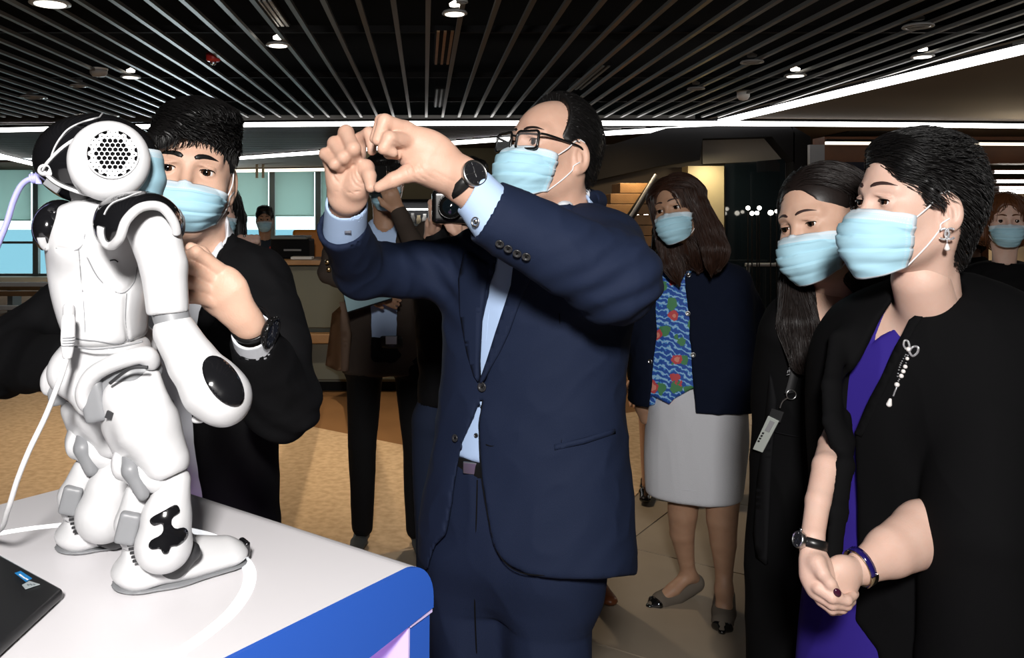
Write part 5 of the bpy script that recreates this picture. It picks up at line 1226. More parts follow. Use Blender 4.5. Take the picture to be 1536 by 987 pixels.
# glasses
def rrect(cx, cy, cz, w_, h_, tilt, n=8, r=.008):
    pts = []
    for sx, sz, a0 in ((1, 1, 0), (-1, 1, 90), (-1, -1, 180), (1, -1, 270)):
        for a in np.radians(np.linspace(a0, a0+90, n)): pts.append((sx*(w_/2-r) + r*math.cos(a), sz*(h_/2-r) + r*math.sin(a)))
    t = math.radians(tilt); return np.array([(cx + x*math.cos(t), cy - abs(x)*0 + x*math.sin(t), cz + z) for x, z in pts])
M['frame_black'] = mat('black_acetate', (.006, .006, .006), .2); M['lens'] = mat('spectacle_lens', (.9, .95, 1), .02, alpha=.03, spec=.5)
gl = None
for x in SIDES:
    q = rrect(x*.0345, .0985, -.003, .054, .036, -x*9)
    V, F = tube(q, .0027, 8, True); o = mesh_np('glasses_rim', mh.w(V), F, M['frame_black'], man, True, label='black rectangular glasses rim')
    c = q.mean(0); n = len(q); V = np.vstack([q+(0, .0008, 0), q-(0, .0008, 0)]); F = [list(range(n)), list(range(n, 2*n))[::-1]] + [[i, i+n, (i+1) % n+n, (i+1) % n] for i in range(n)]
    mesh_np('lens', mh.w(V), F, M['lens'], o, False)
    V, F = tube(spline([(x*.062, .094, .009), (x*.068, .075, .010), (x*.0755, .03, .008), (x*.0775, -.005, .006), (x*.076, -.022, -.004)], 20), .0025, 8); mesh_np('glasses_temple', mh.w(V), F, M['frame_black'], man, True)
V, F = tube(spline([(-.009, .1025, .004), (0, .1075, .006), (.009, .1025, .004)], 8), .0022, 8); mesh_np('glasses_bridge', mh.w(V), F, M['frame_black'], man, True)
# wrist watch
def watch(par, c, axis, nrm, r_w, r_d, strap, dialm, chunky=False, width=.010, label=None):
    axis = np.array(axis, float); axis /= np.linalg.norm(axis); nrm = np.array(nrm, float); nrm -= axis*(nrm @ axis); nrm /= np.linalg.norm(nrm); s = np.cross(axis, nrm); c = np.array(c, float)
    a = np.linspace(0, 2*np.pi, 40, endpoint=False); V = []
    for dr, h_ in ((0, -width), (.0035, -width*.9), (.0035, width*.9), (0, width)):
        V.append(c + axis*h_ + (r_w+dr)*(np.cos(a)[:, None]*nrm + np.sin(a)[:, None]*s))
    V = np.vstack(V); F = [[i*40+j, i*40+(j+1) % 40, ((i+1) % 4)*40+(j+1) % 40, ((i+1) % 4)*40+j] for i in range(4) for j in range(40)]
    o = mesh_np('watch_strap', V, F, strap, par, True, label=label)
    d = c + nrm*(r_w+.001)
    mb = MB(); mb.lathe([(r_d*.9, -.002), (r_d, .001), (r_d, .006), (r_d*.93, .0085), (r_d*.86, .0085), (r_d*.86, .0062)], d, nrm, 36); cs_ = mb.build('watch_case', M['chrome'] if not chunky else strap, o, True)
    mb = MB(); mb.lathe([(.0001, .004), (r_d*.865, .004), (r_d*.865, .0070), (.0001, .0070)], d, nrm, 36); mb.build('watch_dial', dialm, o)
    mb = MB()
    for k in range(12):
        t = k*math.pi/6; u = math.cos(t)*s + math.sin(t)*axis; v = np.cross(nrm, u); p0, p1 = d + nrm*.0071 + u*r_d*.62, d + nrm*.0071 + u*r_d*.80
        mb.prism([p0+v*.0005, p0-v*.0005, p1-v*.0005, p1+v*.0005], nrm*.0003)
    for t, L, w_ in ((1.0, .5, .0008), (2.6, .72, .0006), (4.2, .3, .0004)):
        u = math.cos(t)*s + math.sin(t)*axis; v = np.cross(nrm, u); p0, p1 = d + nrm*.0072, d + nrm*.0072 + u*r_d*L; mb.prism([p0+v*w_, p0-v*w_, p1-v*w_*.6, p1+v*w_*.6], nrm*.0004)
    mb.build('watch_hands', M['chrome'], o)
    mb = MB(); mb.lathe([(.0022, 0), (.0025, .004), (.001, .0045)], d + nrm*.003 - axis*r_d, -axis, 12)
    if chunky:
        for k in range(16):
            t = k*math.pi/8; u = math.cos(t)*s + math.sin(t)*axis; mb.lathe([(.0022, 0), (.0022, .0022), (.001, .003)], d + nrm*.005 + u*r_d*.97, u, 8)
    mb.build('watch_crown', M['chrome'] if not chunky else strap, o, True); return o
wa = P(690, 266, 1.42) - P(716, 294, 1.425)
M['dial_black'] = mat('watch_dial', (.012, .012, .014), .25)
watch(man, P(695, 271, 1.42), wa, (.25, -.85, .42), PX(30, 1.42), .0225, M['belt'], M['dial_black'], label='black leather watch strap')
# ------------------------------------------------------------------ young man behind the robot
ym = thing('person', 'young man in black suit and blue mask holding the robot from behind', 'person', P(290, 0, 1.6)*np.array((1, 1, 0)))
yh = Head(284, 260, 1.57, -13, 2, 7, 1.0, wide=1.03, neck_to=P(300, 400, 1.60), neck_r=.056, open_=.0036, h=.0022)
TRY = [(352, 255, 350), (372, 222, 385), (400, 190, 418), (440, 182, 432), (500, 178, 430), (580, 174, 424), (660, 170, 416), (740, 164, 417), (800, 162, 420)]
jk = SDF(); jk.loft(yaw_rows(TRY, 1.61, 0, .62), e=2.4, rnd=.012)
yfull = SDF(); yfull.ops = list(jk.ops)
jk.poly([(240, 340), (345, 340), (330, 385), (318, 415), (308, 440), (298, 470), (287, 520), (284, 560), (286, 620), (294, 690), (304, 745), (310, 840), (200, 840), (205, 700), (215, 560), (222, 440), (230, 380)], 1.2, 1.60)
px_chain(jk, [(385, 425, 1.57, 56), (412, 520, 1.47, 54), (424, 598, 1.40, 52)], .04); px_chain(jk, [(422, 604, 1.39, 54), (398, 545, 1.30, 45), (381, 508, 1.235, 36)], .03)
cx_ = P(381, 508, 1.235) - P(398, 545, 1.30); cx_ /= np.linalg.norm(cx_); c2_ = np.cross(cx_, (1, 0, 0)); c2_ /= np.linalg.norm(c2_); c3_ = np.cross(cx_, c2_)
jk.box(P(381, 508, 1.235) + cx_*.064, (.06, .08, .08), np.stack([cx_, c2_, c3_], 1), .002, .002, 's'); jk.cap(P(381, 508, 1.235) - cx_*.005, P(381, 508, 1.235) + cx_*.05, PX(29, 1.235), None, .003, 's')
px_chain(jk, [(205, 425, 1.60, 56), (100, 470, 1.56, 52), (5, 540, 1.45, 50)], .04); px_chain(jk, [(5, 540, 1.45, 50), (70, 545, 1.34, 42), (112, 540, 1.25, 38)], .03)
fy = folds(.004, 6, 21)
def ydisp(V):
    a = fy(V)*.6
    for q, rr_, fr in ((P(425, 600, 1.40), .010, (.6, .8)), (P(5, 540, 1.45), .012, (.8, -.5)), (P(395, 430, 1.56), .006, (.7, .6))):
        a += np.exp(-((V-q)**2).sum(1)/rr_)*.004*np.sin((V[:, 0]*fr[0] + V[:, 2]*fr[1])*140 + 2*nz(V, 6, 3))
    return a
jk.mesh(.0055, 'suit_jacket', M['black_suit'], ym, ydisp)
S = SDF(); S.loft(yaw_rows([(py, l+12, r-12) for py, l, r in TRY], 1.61, 0, .60), e=2.4); S.cap(P(300, 366, 1.60), P(298, 345, 1.585), .066, .058, .015)
S.cap(P(296, 350, 1.57), P(292, 310, 1.53), .050, .060, .004, 's'); ysh = S
S.mesh(.0055, 'shirt', M['shirt_white'], ym, folds(.003, 8, 6, (1.2, 1, .3)))
patch(S, [(312, 372), (330, 336), (335, 345), (332, 380), (318, 402), (308, 388)], M['shirt_white'], 'shirt_collar', ym, .005, 5, .9, back=.003)
patch(S, [(285, 372), (262, 352), (258, 362), (268, 398), (284, 400)], M['shirt_white'], 'shirt_collar', ym, .005, 5, .9, back=.003)
patch(yfull, [(345, 345), (362, 372), (372, 398), (352, 400), (362, 412), (338, 455), (305, 510), (290, 540), (290, 520), (300, 470), (310, 440), (322, 410), (336, 375)], M['black_suit'], 'lapel', ym, .006, 7, .9, back=.003)
garment_lines(S, [(262, 500), (258, 580), (262, 650), (272, 735)], .0012, M['shirt_white'], 'placket_edge', ym, .9)
for x, y in ((262, 540), (257, 603), (261, 665)): button(S, x, y, .0055, ym, .9, M['chrome'], .001)
tr = SDF(); tr.loft(yaw_rows([(720, 190, 400), (800, 185, 402), (850, 182, 405)], 1.61, 0, .6), e=2.3); px_chain(tr, [(245, 850, 1.62, 58), (240, 1100, 1.62, 50), (240, 1460, 1.62, 42)], .04); px_chain(tr, [(345, 850, 1.62, 58), (350, 1100, 1.62, 50), (352, 1460, 1.62, 42)], .04)
tr.box((0, 1.6, -.94), (1, 1, 1), None, .001, .001, 's'); tr.mesh(.009, 'trousers', M['black_suit'], ym, folds(.005, 5, 13, (1, 1, .5)))
for px in (240, 352): c = P(px, 0, 1.62); shoe(ym, (c[0], 1.68, .002), (c[0]-.02, 1.42, .002))
S = SDF(); S.cap(P(384, 515, 1.245), P(378, 498, 1.215), PX(33, 1.24), PX(31, 1.22)); S.cap(P(380, 502, 1.222), P(370, 470, 1.17), PX(27, 1.23), PX(27, 1.2), .002, 's'); S.box(P(378, 500, 1.22)+cx_*.040, (.03, .08, .08), np.stack([cx_, c2_, c3_], 1), .002, .001, 's'); S.mesh(.002, 'shirt_cuff', M['shirt_white'], ym)
# left hand on his chest
lh = SDF(); px_chain(lh, [(386, 518, 1.25, 24), (374, 488, 1.215, 22), (364, 476, 1.205, 21)], .02)
lh.cap(P(364, 474, 1.205), P(338, 442, 1.195), .019, .030, .02, flat=((.15, 1, .1), .62)); lh.cap(P(338, 442, 1.195), P(330, 433, 1.195), .030, .032, .014, flat=((.15, 1, .1), .45))
for a_, b_, c_ in (((327, 403), (294, 379), (262, 394)), ((321, 419), (286, 401), (256, 414)), ((318, 436), (282, 423), (254, 435)), ((320, 453), (286, 446), (262, 454))):
    rr_ = 10.5 if a_[1] < 450 else 9.2
    finger(lh, [(a_[0], a_[1], 1.187, rr_+.8), ((a_[0]+b_[0])/2, (a_[1]+b_[1])/2-1, 1.178, rr_-.6), (b_[0], b_[1], 1.168, rr_), (c_[0], c_[1], 1.19, rr_-2)], .0022)
px_chain(lh, [(350, 446, 1.22, 14), (326, 404, 1.22, 11), (303, 379, 1.222, 9), (286, 371, 1.222, 8)], .01)
rh = SDF(); px_chain(rh, [(112, 540, 1.24, 22), (135, 535, 1.22, 24), (165, 540, 1.21, 20)], .02); 
for k in range(4): finger(rh, [(165, 522+12*k, 1.2, 9), (190, 524+11*k, 1.18, 8), (205, 530+10*k, 1.165, 7)], .004)
bd = core([([P(300, 420, 1.62), P(300, 560, 1.62), P(300, 780, 1.62)], [.06, .06, .06]), ([P(300, 420, 1.62), P(385, 425, 1.57), P(424, 598, 1.40), P(382, 510, 1.24)], [.05, .03, .03, .02]), ([P(300, 420, 1.62), P(205, 425, 1.60), P(5, 540, 1.45), P(112, 540, 1.24)], [.05, .025, .025, .02]), ([P(245, 800, 1.62), P(240, 1100, 1.62), P(240, 1480, 1.62)], [.06, .045, .03]), ([P(345, 800, 1.62), P(350, 1100, 1.62), P(352, 1480, 1.62)], [.06, .045, .03])])
V, Fs = join_np([yh.surf(), lh.surf(.0022), rh.surf(.003), bd]); mesh_np('body', V, Fs, M['skin_b'], ym, True)
yh.eyes(ym, gaze=(.16, -.12)); yh.brows(ym, M['hair_black'], 1.35, -.001); yh.lashes(ym, .0012)
yh.mask(ym, top=-.024, bot=-.108, w=.063, seed=8)
hv, hf = yh.hair_shell(.005, adds=[lambda S: S.ell((-.006, .028, .098), (.066, .072, .032), rotm(0, 8, 0), .04), lambda S: S.ell((.040, .070, .052), (.040, .030, .026), rotm(0, 25, 0), .012), lambda S: S.cap((.060, .082, .040), (.022, .094, .030), .012, .008, .01), lambda S: S.cap((.070, .03, .02), (.073, .03, -.02), .012, .007, .012), lambda S: S.cap((-.069, .02, .02), (-.071, .018, -.012), .008, .005, .012), lambda S: S.ell((0, -.06, -.02), (.066, .055, .06), None, .02)],
    cuts=[lambda S: S.ell((-.012, .098, -.010), (.066, .070, .062), rotm(0, 10, 0), .006, 's'), lambda S: S.box((0, .085, -.05), (.2, .085, .055), None, .002, .006, 's'), lambda S: S.box((0, 0, -.125), (.2, .2, .045), None, .002, .004, 's'), lambda S: S.ell((-.084, -.004, -.018), (.03, .026, .034), None, .004, 's'), lambda S: S.ell((.084, -.004, -.018), (.03, .026, .034), None, .004, 's')], h=.0035)
def ydir(p):
    d = np.stack([-.9 + 0*p[:, 0], .9 - 3*np.maximum(0, .02-p[:, 1]), -.25 - 9*np.maximum(0, .07-p[:, 2])], 1); s = p[:, 2] < .05; d[s] = np.stack([0*p[s, 0], -.25 + 8*np.maximum(0, p[s, 1]), -1 + 0*p[s, 0]], 1); return d
strands(yh, yh.HS, (hv, hf), ydir, 3400, .032, .0008, ym, M['hair_black'], seed=5, steps=8, lift=.0025, jit=.2, fan=lambda v: (v[:, 2] > .045))
M['black_steel'] = mat('black_steel', (.012, .012, .013), .3, .6)
wd = P(386, 486, 1.215); watch(ym, P(377, 489, 1.216), cx_, (.75, -.65, .1), PX(27.5, 1.215), .022, M['black_steel'], M['dial_black'], True, label='black steel chronograph strap')
DOFF = .15
# ------------------------------------------------------------------ woman in the black cape
cw = thing('person', 'short-haired woman in black cape over a royal blue dress, hands clasped', 'person', P(1400, 0, 1.36)*np.array((1, 1, 0)))
ch = Head(1370, 306, 1.30, 82, 3, 0, .97, wide=.96, jaw=.88, female=True, neck_to=P(1398, 480, 1.34), neck_r=.047, open_=.0030, h=.002, brow=.8)
M['royal'] = cloth('royal_blue_crepe', (.026, .014, .19), .75, 900, .15)
CR = [(412, 1382, 1452), (428, 1340, 1482), (450, 1300, 1512), (480, 1272, 1534), (540, 1250, 1552), (640, 1246, 1560), (760, 1252, 1566), (900, 1256, 1572), (1100, 1256, 1578), (1330, 1262, 1580)]
cp = SDF(); cp.loft(yaw_rows(CR, 1.38, -42, .66), e=2.2, rnd=.012); cfull = SDF(); cfull.ops = list(cp.ops)
cp.cap(P(1400, 446, 1.34), P(1380, 370, 1.29), .052, .052, .006, 's')
cp.poly([(1392, 440), (1440, 405), (1390, 465), (1364, 481), (1328, 556), (1306, 599), (1283, 650), (1288, 760), (1290, 860), (1285, 930), (1318, 975), (1340, 1100), (1345, 1500), (1200, 1500), (1235, 900), (1240, 830), (1252, 760), (1262, 700), (1258, 660), (1246, 640), (1252, 600), (1268, 560), (1291, 528), (1318, 480), (1336, 455), (1344, 430)], 1.0, 1.40)
cp.poly([(1385, 742), (1386, 856), (1310, 885), (1230, 940), (1200, 900), (1270, 830)], .9, 1.26)
px_chain(cp, [(1478, 500, 1.34, 68), (1476, 640, 1.26, 78), (1474, 800, 1.215, 82), (1472, 1000, 1.22, 84), (1474, 1330, 1.24, 84)], .05)
px_chain(cp, [(1256, 510, 1.37, 14), (1247, 580, 1.315, 14), (1247, 632, 1.285, 12), (1256, 664, 1.272, 9)], .035, flat=((0, 1, 0), .6))
px_chain(cp, [(1264, 628, 1.31, 13), (1268, 662, 1.28, 12), (1267, 700, 1.25, 13), (1258, 770, 1.215, 14), (1250, 838, 1.205, 12)], .02, flat=((0, 1, 0), .5))
fc = folds(.003, 5, 41, (1, 1, .35))
cp.mesh(.005, 'cape', M['black_crepe'], cw, lambda V: fc(V))
dr = SDF(); dr.loft(yaw_rows([(440, 1330, 1460), (462, 1306, 1490), (490, 1290, 1505), (560, 1268, 1520), (640, 1262, 1520), (740, 1262, 1515), (860, 1250, 1530), (1000, 1232, 1545), (1200, 1225, 1550), (1320, 1225, 1550)], 1.395, -42, .62), e=2.2); dfull = SDF(); dfull.ops = list(dr.ops)
dr.poly([(1300, 430), (1450, 400), (1375, 474), (1345, 490), (1312, 512), (1288, 532), (1270, 540)], 1.0, 1.38)
dr.mesh(.005, 'dress', M['royal'], cw, folds(.0035, 6, 44, (1, 1, .5)))
S = SDF(); S.ops = list(cfull.ops)
patch(cfull, [(1384, 478), (1374, 492), (1340, 560), (1318, 606), (1294, 655), (1283, 650), (1306, 599), (1328, 556), (1364, 481), (1392, 462)], M['black_crepe'], 'front_facing', cw, .004, 8, .8)
garment_lines(cfull, [(1393, 500), (1390, 640), (1387, 740), (1386, 860), (1384, 985)], .0022, M['pupil'], 'side_seam', cw, .8, -.0008, 60)
# arms
ar = SDF()
px_chain(ar, [(1248, 646, 1.37, 11), (1246, 668, 1.33, 17), (1240, 700, 1.27, 20), (1227, 752, 1.23, 17.5), (1219, 806, 1.195, 16.5), (1217, 828, 1.19, 17)], .02)
al = SDF(); px_chain(al, [(1440, 790, 1.30, 54), (1386, 800, 1.25, 49), (1335, 828, 1.215, 38), (1296, 850, 1.195, 25), (1282, 856, 1.19, 22)], .02, flat=((0, 1, 0), .8))
hr = SDF()   # her right hand on top
px_chain(hr, [(1219, 815, 1.19, 17), (1220, 838, 1.185, 19), (1226, 862, 1.178, 23)], .014, flat=((0, 1, 0), .75)); hr.cap(P(1226, 858, 1.178), P(1232, 884, 1.172), .021, .020, .014, flat=((0, 1, .2), .62))
px_chain(hr, [(1226, 844, 1.165, 12), (1234, 860, 1.155, 10)], .01); finger(hr, [(1234, 860, 1.155, 9.5), (1246, 876, 1.15, 8.6), (1257, 892, 1.15, 6.8)], .004)
finger(hr, [(1228, 882, 1.160, 10), (1248, 896, 1.148, 8.6), (1270, 900, 1.152, 7.5), (1280, 893, 1.165, 6.5)], .004)
finger(hr, [(1228, 893, 1.166, 9), (1248, 906, 1.154, 8), (1270, 908, 1.158, 7), (1278, 902, 1.17, 6)], .004)
finger(hr, [(1232, 902, 1.172, 8), (1248, 914, 1.162, 7), (1264, 914, 1.166, 6), (1272, 909, 1.175, 5.5)], .004)
finger(hr, [(1236, 906, 1.185, 7), (1248, 917, 1.178, 5.5), (1260, 918, 1.18, 5)], .004)
hl = SDF(); px_chain(hl, [(1284, 855, 1.19, 21), (1264, 858, 1.182, 22), (1255, 872, 1.182, 22)], .014, flat=((0, 1, 0), .7)); hl.cap(P(1262, 864, 1.178), P(1264, 886, 1.178), .022, .020, .014, flat=((0, 1, 0), .6))
for k in range(4): finger(hl, [(1262+6*k, 884+2*k, 1.19, 8), (1256+5*k, 904, 1.20, 7.5), (1246+4*k, 900, 1.215, 7)], .004)
chest = SDF(); chest.loft(yaw_rows([(440, 1334, 1456), (462, 1310, 1486), (490, 1295, 1500), (560, 1274, 1514), (640, 1268, 1514)], 1.395, -42, .62), e=2.2); chest.cap(P(1398, 480, 1.34), P(1382, 420, 1.31), .050, .046, .03)
pass
V, Fs = join_np([ch.surf(), ar.surf(.003), al.surf(.003), hr.surf(.0018), hl.surf(.002), chest.surf(.0035), core([([P(1398, 500, 1.39), P(1395, 800, 1.40), P(1395, 1100, 1.40)], [.08, .09, .09]), ([P(1395, 580, 1.47), P(1325, 625, 1.50), P(1252, 652, 1.40)], [.05, .02, .010]), ([P(1400, 540, 1.39), P(1500, 560, 1.33), P(1440, 790, 1.30)], [.05, .05, .04]), ([P(1340, 1000, 1.40), P(1340, 1700, 1.40)], [.05, .04]), ([P(1440, 1000, 1.36), P(1440, 1720, 1.36)], [.05, .04])])]); mesh_np('body', V, Fs, M['skin_c'], cw, True)
M['nail'] = mat('plum_nail', (.045, .008, .022), .12)
S = SDF(); S.ell(P(1256, 889, 1.141), (PX(5.6, 1.15), .0035, PX(7.2, 1.15)), rotm(0, -30, 0)); S.mesh(.001, 'thumb_nail', M['nail'], cw, label='dark plum thumb nail')
ch.eyes(cw, gaze=(-.05, -.03)); M['brow_brown'] = mat('brow_brown', (.03, .012, .010), .6); ch.brows(cw, M['brow_brown'], 1.1, .004); ch.lashes(cw, .0015)
ch.mask(cw, top=-.014, bot=-.132, w=.060, seed=12, puff=.002)
# pixie hair
hv, hf = ch.hair_shell(.0015, adds=[lambda S: S.ell((.01, -.015, .080), (.066, .088, .046), rotm(4, 0, 0), .02), lambda S: S.ell((-.042, .030, .068), (.034, .044, .038), rotm(0, 20, 0), .02), lambda S: S.ell((0, -.046, .005), (.073, .058, .075), None, .02), lambda S: S.cap((-.071, .022, .022), (-.0725, .016, -.022), .012, .005, .012), lambda S: S.cap((.070, .022, .022), (.0715, .016, -.022), .012, .005, .012), lambda S: S.ell((0, -.056, -.055), (.046, .034, .055), None, .02)],
    cuts=[lambda S: S.ell((.004, .108, -.006), (.080, .078, .076), None, .006, 's'), lambda S: S.box((0, .09, -.06), (.2, .085, .06), None, .002, .006, 's'), lambda S: S.ell((-.085, -.008, -.020), (.03, .028, .034), None, .004, 's'), lambda S: S.ell((.085, -.008, -.020), (.03, .028, .034), None, .004, 's'), lambda S: S.box((0, .07, -.11), (.2, .09, .07), None, .002, .006, 's')], h=.0032)
def cdir(p):
    n = len(p); d = np.stack([-.35 - 6*np.maximum(0, -p[:, 0]-.01), -.55 + 0*p[:, 0], .35 - 9*np.maximum(0, .105-p[:, 2])*np.maximum(.25, np.minimum(1, np.abs(p[:, 0])*20))], 1)
    f = (p[:, 1] > .045) & (p[:, 2] > .05); d[f] = np.stack([-.9 + 0*p[f, 0], -.55 + 0*p[f, 0], .1 - 6*np.maximum(0, -p[f, 0])], 1); return d
strands(ch, ch.HS, (hv, hf), cdir, 5200, .036, .00062, cw, M['hair_black'], seed=6, steps=8, lift=.003, jit=.10)
# earring with interlocked arcs and a pearl drop
M['pearl'] = mat('pearl', (.75, .72, .70), .15, spec=.7, coat=.6); M['diamond'] = mat('rhinestone', (.75, .75, .78), .1, .7, bump=('noise', 900, 1))
ec_ = ch.w((-.0800, -.002, -.050)); ex = np.array((.86, -.45, .06)); ex /= np.linalg.norm(ex); ez = np.array((.0, 0, 1.0))
eo = thing('earring', 'sparkling earring of two interlocked arcs with a pearl drop on her left ear', 'earring', ec_)
for sx in SIDES:
    arc_ = [ec_ + ex*(sx*.0044 + sx*.0070*math.cos(a))*1.0 + ez*.0085*math.sin(a) for a in np.linspace(math.radians(42), math.radians(318), 26)]
    MB().tube(arc_, .0019, 8).build('interlocked_arc', M['diamond'], eo, True)
S = SDF(); S.cap(ec_-ez*.017, ec_-ez*.023, .0022, .0042); S.mesh(.0008, 'pearl_drop', M['pearl'], eo); MB().tube([ec_-ez*.006, ec_-ez*.016], .0007, 6).build('drop_link', M['diamond'], eo)
# brooch: bow, two chains of pearls
bo = thing('brooch', 'bow shaped pearl brooch pinned on the black cape', 'brooch', on(cfull, [(1363, 523)], .8)[0])
def bead(px, py, r, name='pearl', m='pearl'):
    c = on(cfull, [(px, py)], .8, .002)[0]; S = SDF(); S.ell(c, PX(r, 1.27)); S.mesh(PX(r, 1.27)/3.2, name, M[m], bo)
for lp_ in ([(1362, 525), (1356, 519), (1357, 511), (1362, 512), (1364, 520)], [(1364, 526), (1370, 520), (1377, 521), (1376, 529), (1369, 534), (1364, 528)]):
    q = spline(on(cfull, lp_, .8, .003), 24, True); MB().tube(q, .0019, 8, closed=True).build('bow_loop', M['diamond'], bo, True)
bead(1363, 524, 4)
for x, y, r in ((1361, 538, 3), (1358, 550, 3.4), (1355, 557, 3.4), (1352, 564, 3.6), (1345.5, 577, 4)): bead(x, y, r)
for ln in ([(1359, 532), (1353, 542), (1349, 552), (1346, 566)], [(1362, 533), (1359, 545), (1352, 563), (1347, 572)], [(1345, 581), (1342, 588), (1340, 594)]):
    q = spline(on(cfull, ln, .8, .002), 20); V_ = MB()
    for k, c in enumerate(q): 
        if k % 2 == 0: V_.lathe([(.0001, -.0013), (.0015, -.0006), (.0015, .0006), (.0001, .0013)], c, (0, 0, 1), 8)
    V_.build('rhinestone_chain', M['diamond'], bo, True)
c = on(cfull, [(1334.5, 603)], .8, .003)[0]; S = SDF(); S.cap(c+(.001, 0, .004), c-(.001, 0, .004), .0025, .0046); S.mesh(.0009, 'pearl_drop', M['pearl'], bo)
# bracelet watch on the right wrist, blue enamel bangle on the left
ax_ = P(1217, 828, 1.19) - P(1222, 790, 1.20)
watch(cw, P(1219, 815, 1.192), ax_, (-.96, -.2, .1), PX(18, 1.19), .013, M['belt'], M['dial_black'], width=.0075, label='black leather bracelet watch')
bg_ = None; axb = P(1296, 850, 1.195) - P(1335, 828, 1.215); axb /= np.linalg.norm(axb); cb_ = P(1290, 850, 1.196)
nb = np.cross(axb, (0, 1, 0)); nb /= np.linalg.norm(nb); sb = np.cross(axb, nb); M['enamel'] = mat('blue_enamel', (.012, .008, .09), .12, coat=.6); M['gold_pale'] = mat('pale_gold', (.62, .52, .38), .22, 1.0)
def band(name, a0, a1, w_, r_, th, m, par):
    a = np.linspace(a0, a1, 24); V = []
    for dr_, h_ in ((0, -w_), (th, -w_), (th, w_), (0, w_)): V.append(cb_ + axb*h_ + (r_+dr_)*(np.cos(a)[:, None]*nb*1.05 + np.sin(a)[:, None]*sb*.9))
    V = np.vstack(V); n = 24; F = [[i*n+j, i*n+j+1, ((i+1) % 4)*n+j+1, ((i+1) % 4)*n+j] for i in range(4) for j in range(n-1)] + [[0, n, 2*n, 3*n], [n-1, 2*n-1, 3*n-1, 4*n-1]]
    return mesh_np(name, V, F, m, par, True)
bang = thing('bangle', 'dark blue enamel bangle with pale gold clasp on her left wrist', 'bracelet', cb_)
rw = PX(25.5, 1.196); band('enamel_band', 0, 6.28, .0055, rw, .0025, M['enamel'], bang); band('rim', 0, 6.28, .0066, rw-.0004, .0015, M['gold_pale'], bang)
aa = math.atan2(-1*(np.array((-.1, -.8, -.6)) @ sb)*-1, np.array((-.1, -.8, -.6)) @ nb); band('clasp', aa-.45, aa+.45, .0075, rw+.0022, .0018, M['gold_pale'], bang)

DOFF = 0.0
DOFF = .06
# ------------------------------------------------------------------ woman with the lanyard
lw = thing('person', 'long-haired woman in black dress wearing a lanyard, standing left of the cape', 'person', P(1230, 0, 1.80)*np.array((1, 1, 0)))
lh_ = Head(1236, 334, 1.76, 64, -5, -11, 1.0, wide=1.04, jaw=.95, female=True, neck_to=P(1240, 455, 1.82), neck_r=.050, open_=.0026, h=.0024, brow=.85)
LR = [(425, 1200, 1268), (440, 1184, 1290), (462, 1166, 1316), (500, 1154, 1336), (560, 1148, 1340), (640, 1144, 1336), (720, 1140, 1334), (830, 1134, 1336), (960, 1136, 1340), (1200, 1140, 1340), (1330, 1144, 1338)]
ld = SDF(); ld.loft(yaw_rows(LR, 1.82, -30, .62), e=2.2); lfull = SDF(); lfull.ops = list(ld.ops)
ld.cap(P(1226, 440, 1.79), P(1214, 385, 1.74), .056, .05, .005, 's'); ld.poly([(1206, 400), (1262, 400), (1240, 440), (1224, 470), (1216, 450)], 1.4, 1.8)
px_chain(ld, [(1170, 500, 1.82, 32), (1164, 600, 1.90, 30), (1184, 700, 1.97, 26), (1230, 730, 2.02, 22)], .03)
ld.mesh(.006, 'dress', M['black_crepe'], lw, folds(.005, 5, 51, (1, 1, .45)))
# open cardigan front
patch(lfull, [(1158, 560), (1150, 640), (1140, 720), (1134, 800), (1138, 835), (1152, 846), (1158, 700), (1166, 600)], M['black_suit'], 'cardigan_front', lw, .008, 10, 1.2)
V, Fs = join_np([lh_.surf(), core([([P(1235, 470, 1.82), P(1240, 800, 1.82), P(1240, 1200, 1.82)], [.08, .10, .10]), ([P(1200, 490, 1.82), P(1164, 600, 1.90), P(1184, 700, 1.97), P(1232, 732, 2.02)], [.05, .035, .03, .02]), ([P(1280, 490, 1.80), P(1310, 700, 1.80)], [.05, .03]), ([P(1190, 1100, 1.82), P(1190, 1400, 1.82)], [.05, .035]), ([P(1290, 1100, 1.80), P(1290, 1400, 1.80)], [.05, .035])])]); hnd = SDF(); px_chain(hnd, [(1230, 730, 2.02, 15), (1250, 738, 2.03, 17), (1270, 746, 2.03, 12)], .01)
for k in range(4): finger(hnd, [(1270, 736+6*k, 2.03, 5), (1284, 740+6*k, 2.03, 5), (1294, 748+5*k, 2.02, 4)], .003)
V2, F2 = join_np([(V, f) for f in Fs[:1]]) if 0 else (V, Fs); hvv, hff = hnd.surf(.003); V = np.vstack([V, hvv]); Fs = Fs + [hff + (len(V) - len(hvv))]
mesh_np('body', V, Fs, M['skin_b'], lw, True)
lh_.eyes(lw, gaze=(.0, -.05)); lh_.brows(lw, M['brow_brown'], .9, .001); lh_.lashes(lw, .0012)
lh_.mask(lw, top=-.018, bot=-.122, w=.060, seed=15, puff=.002)
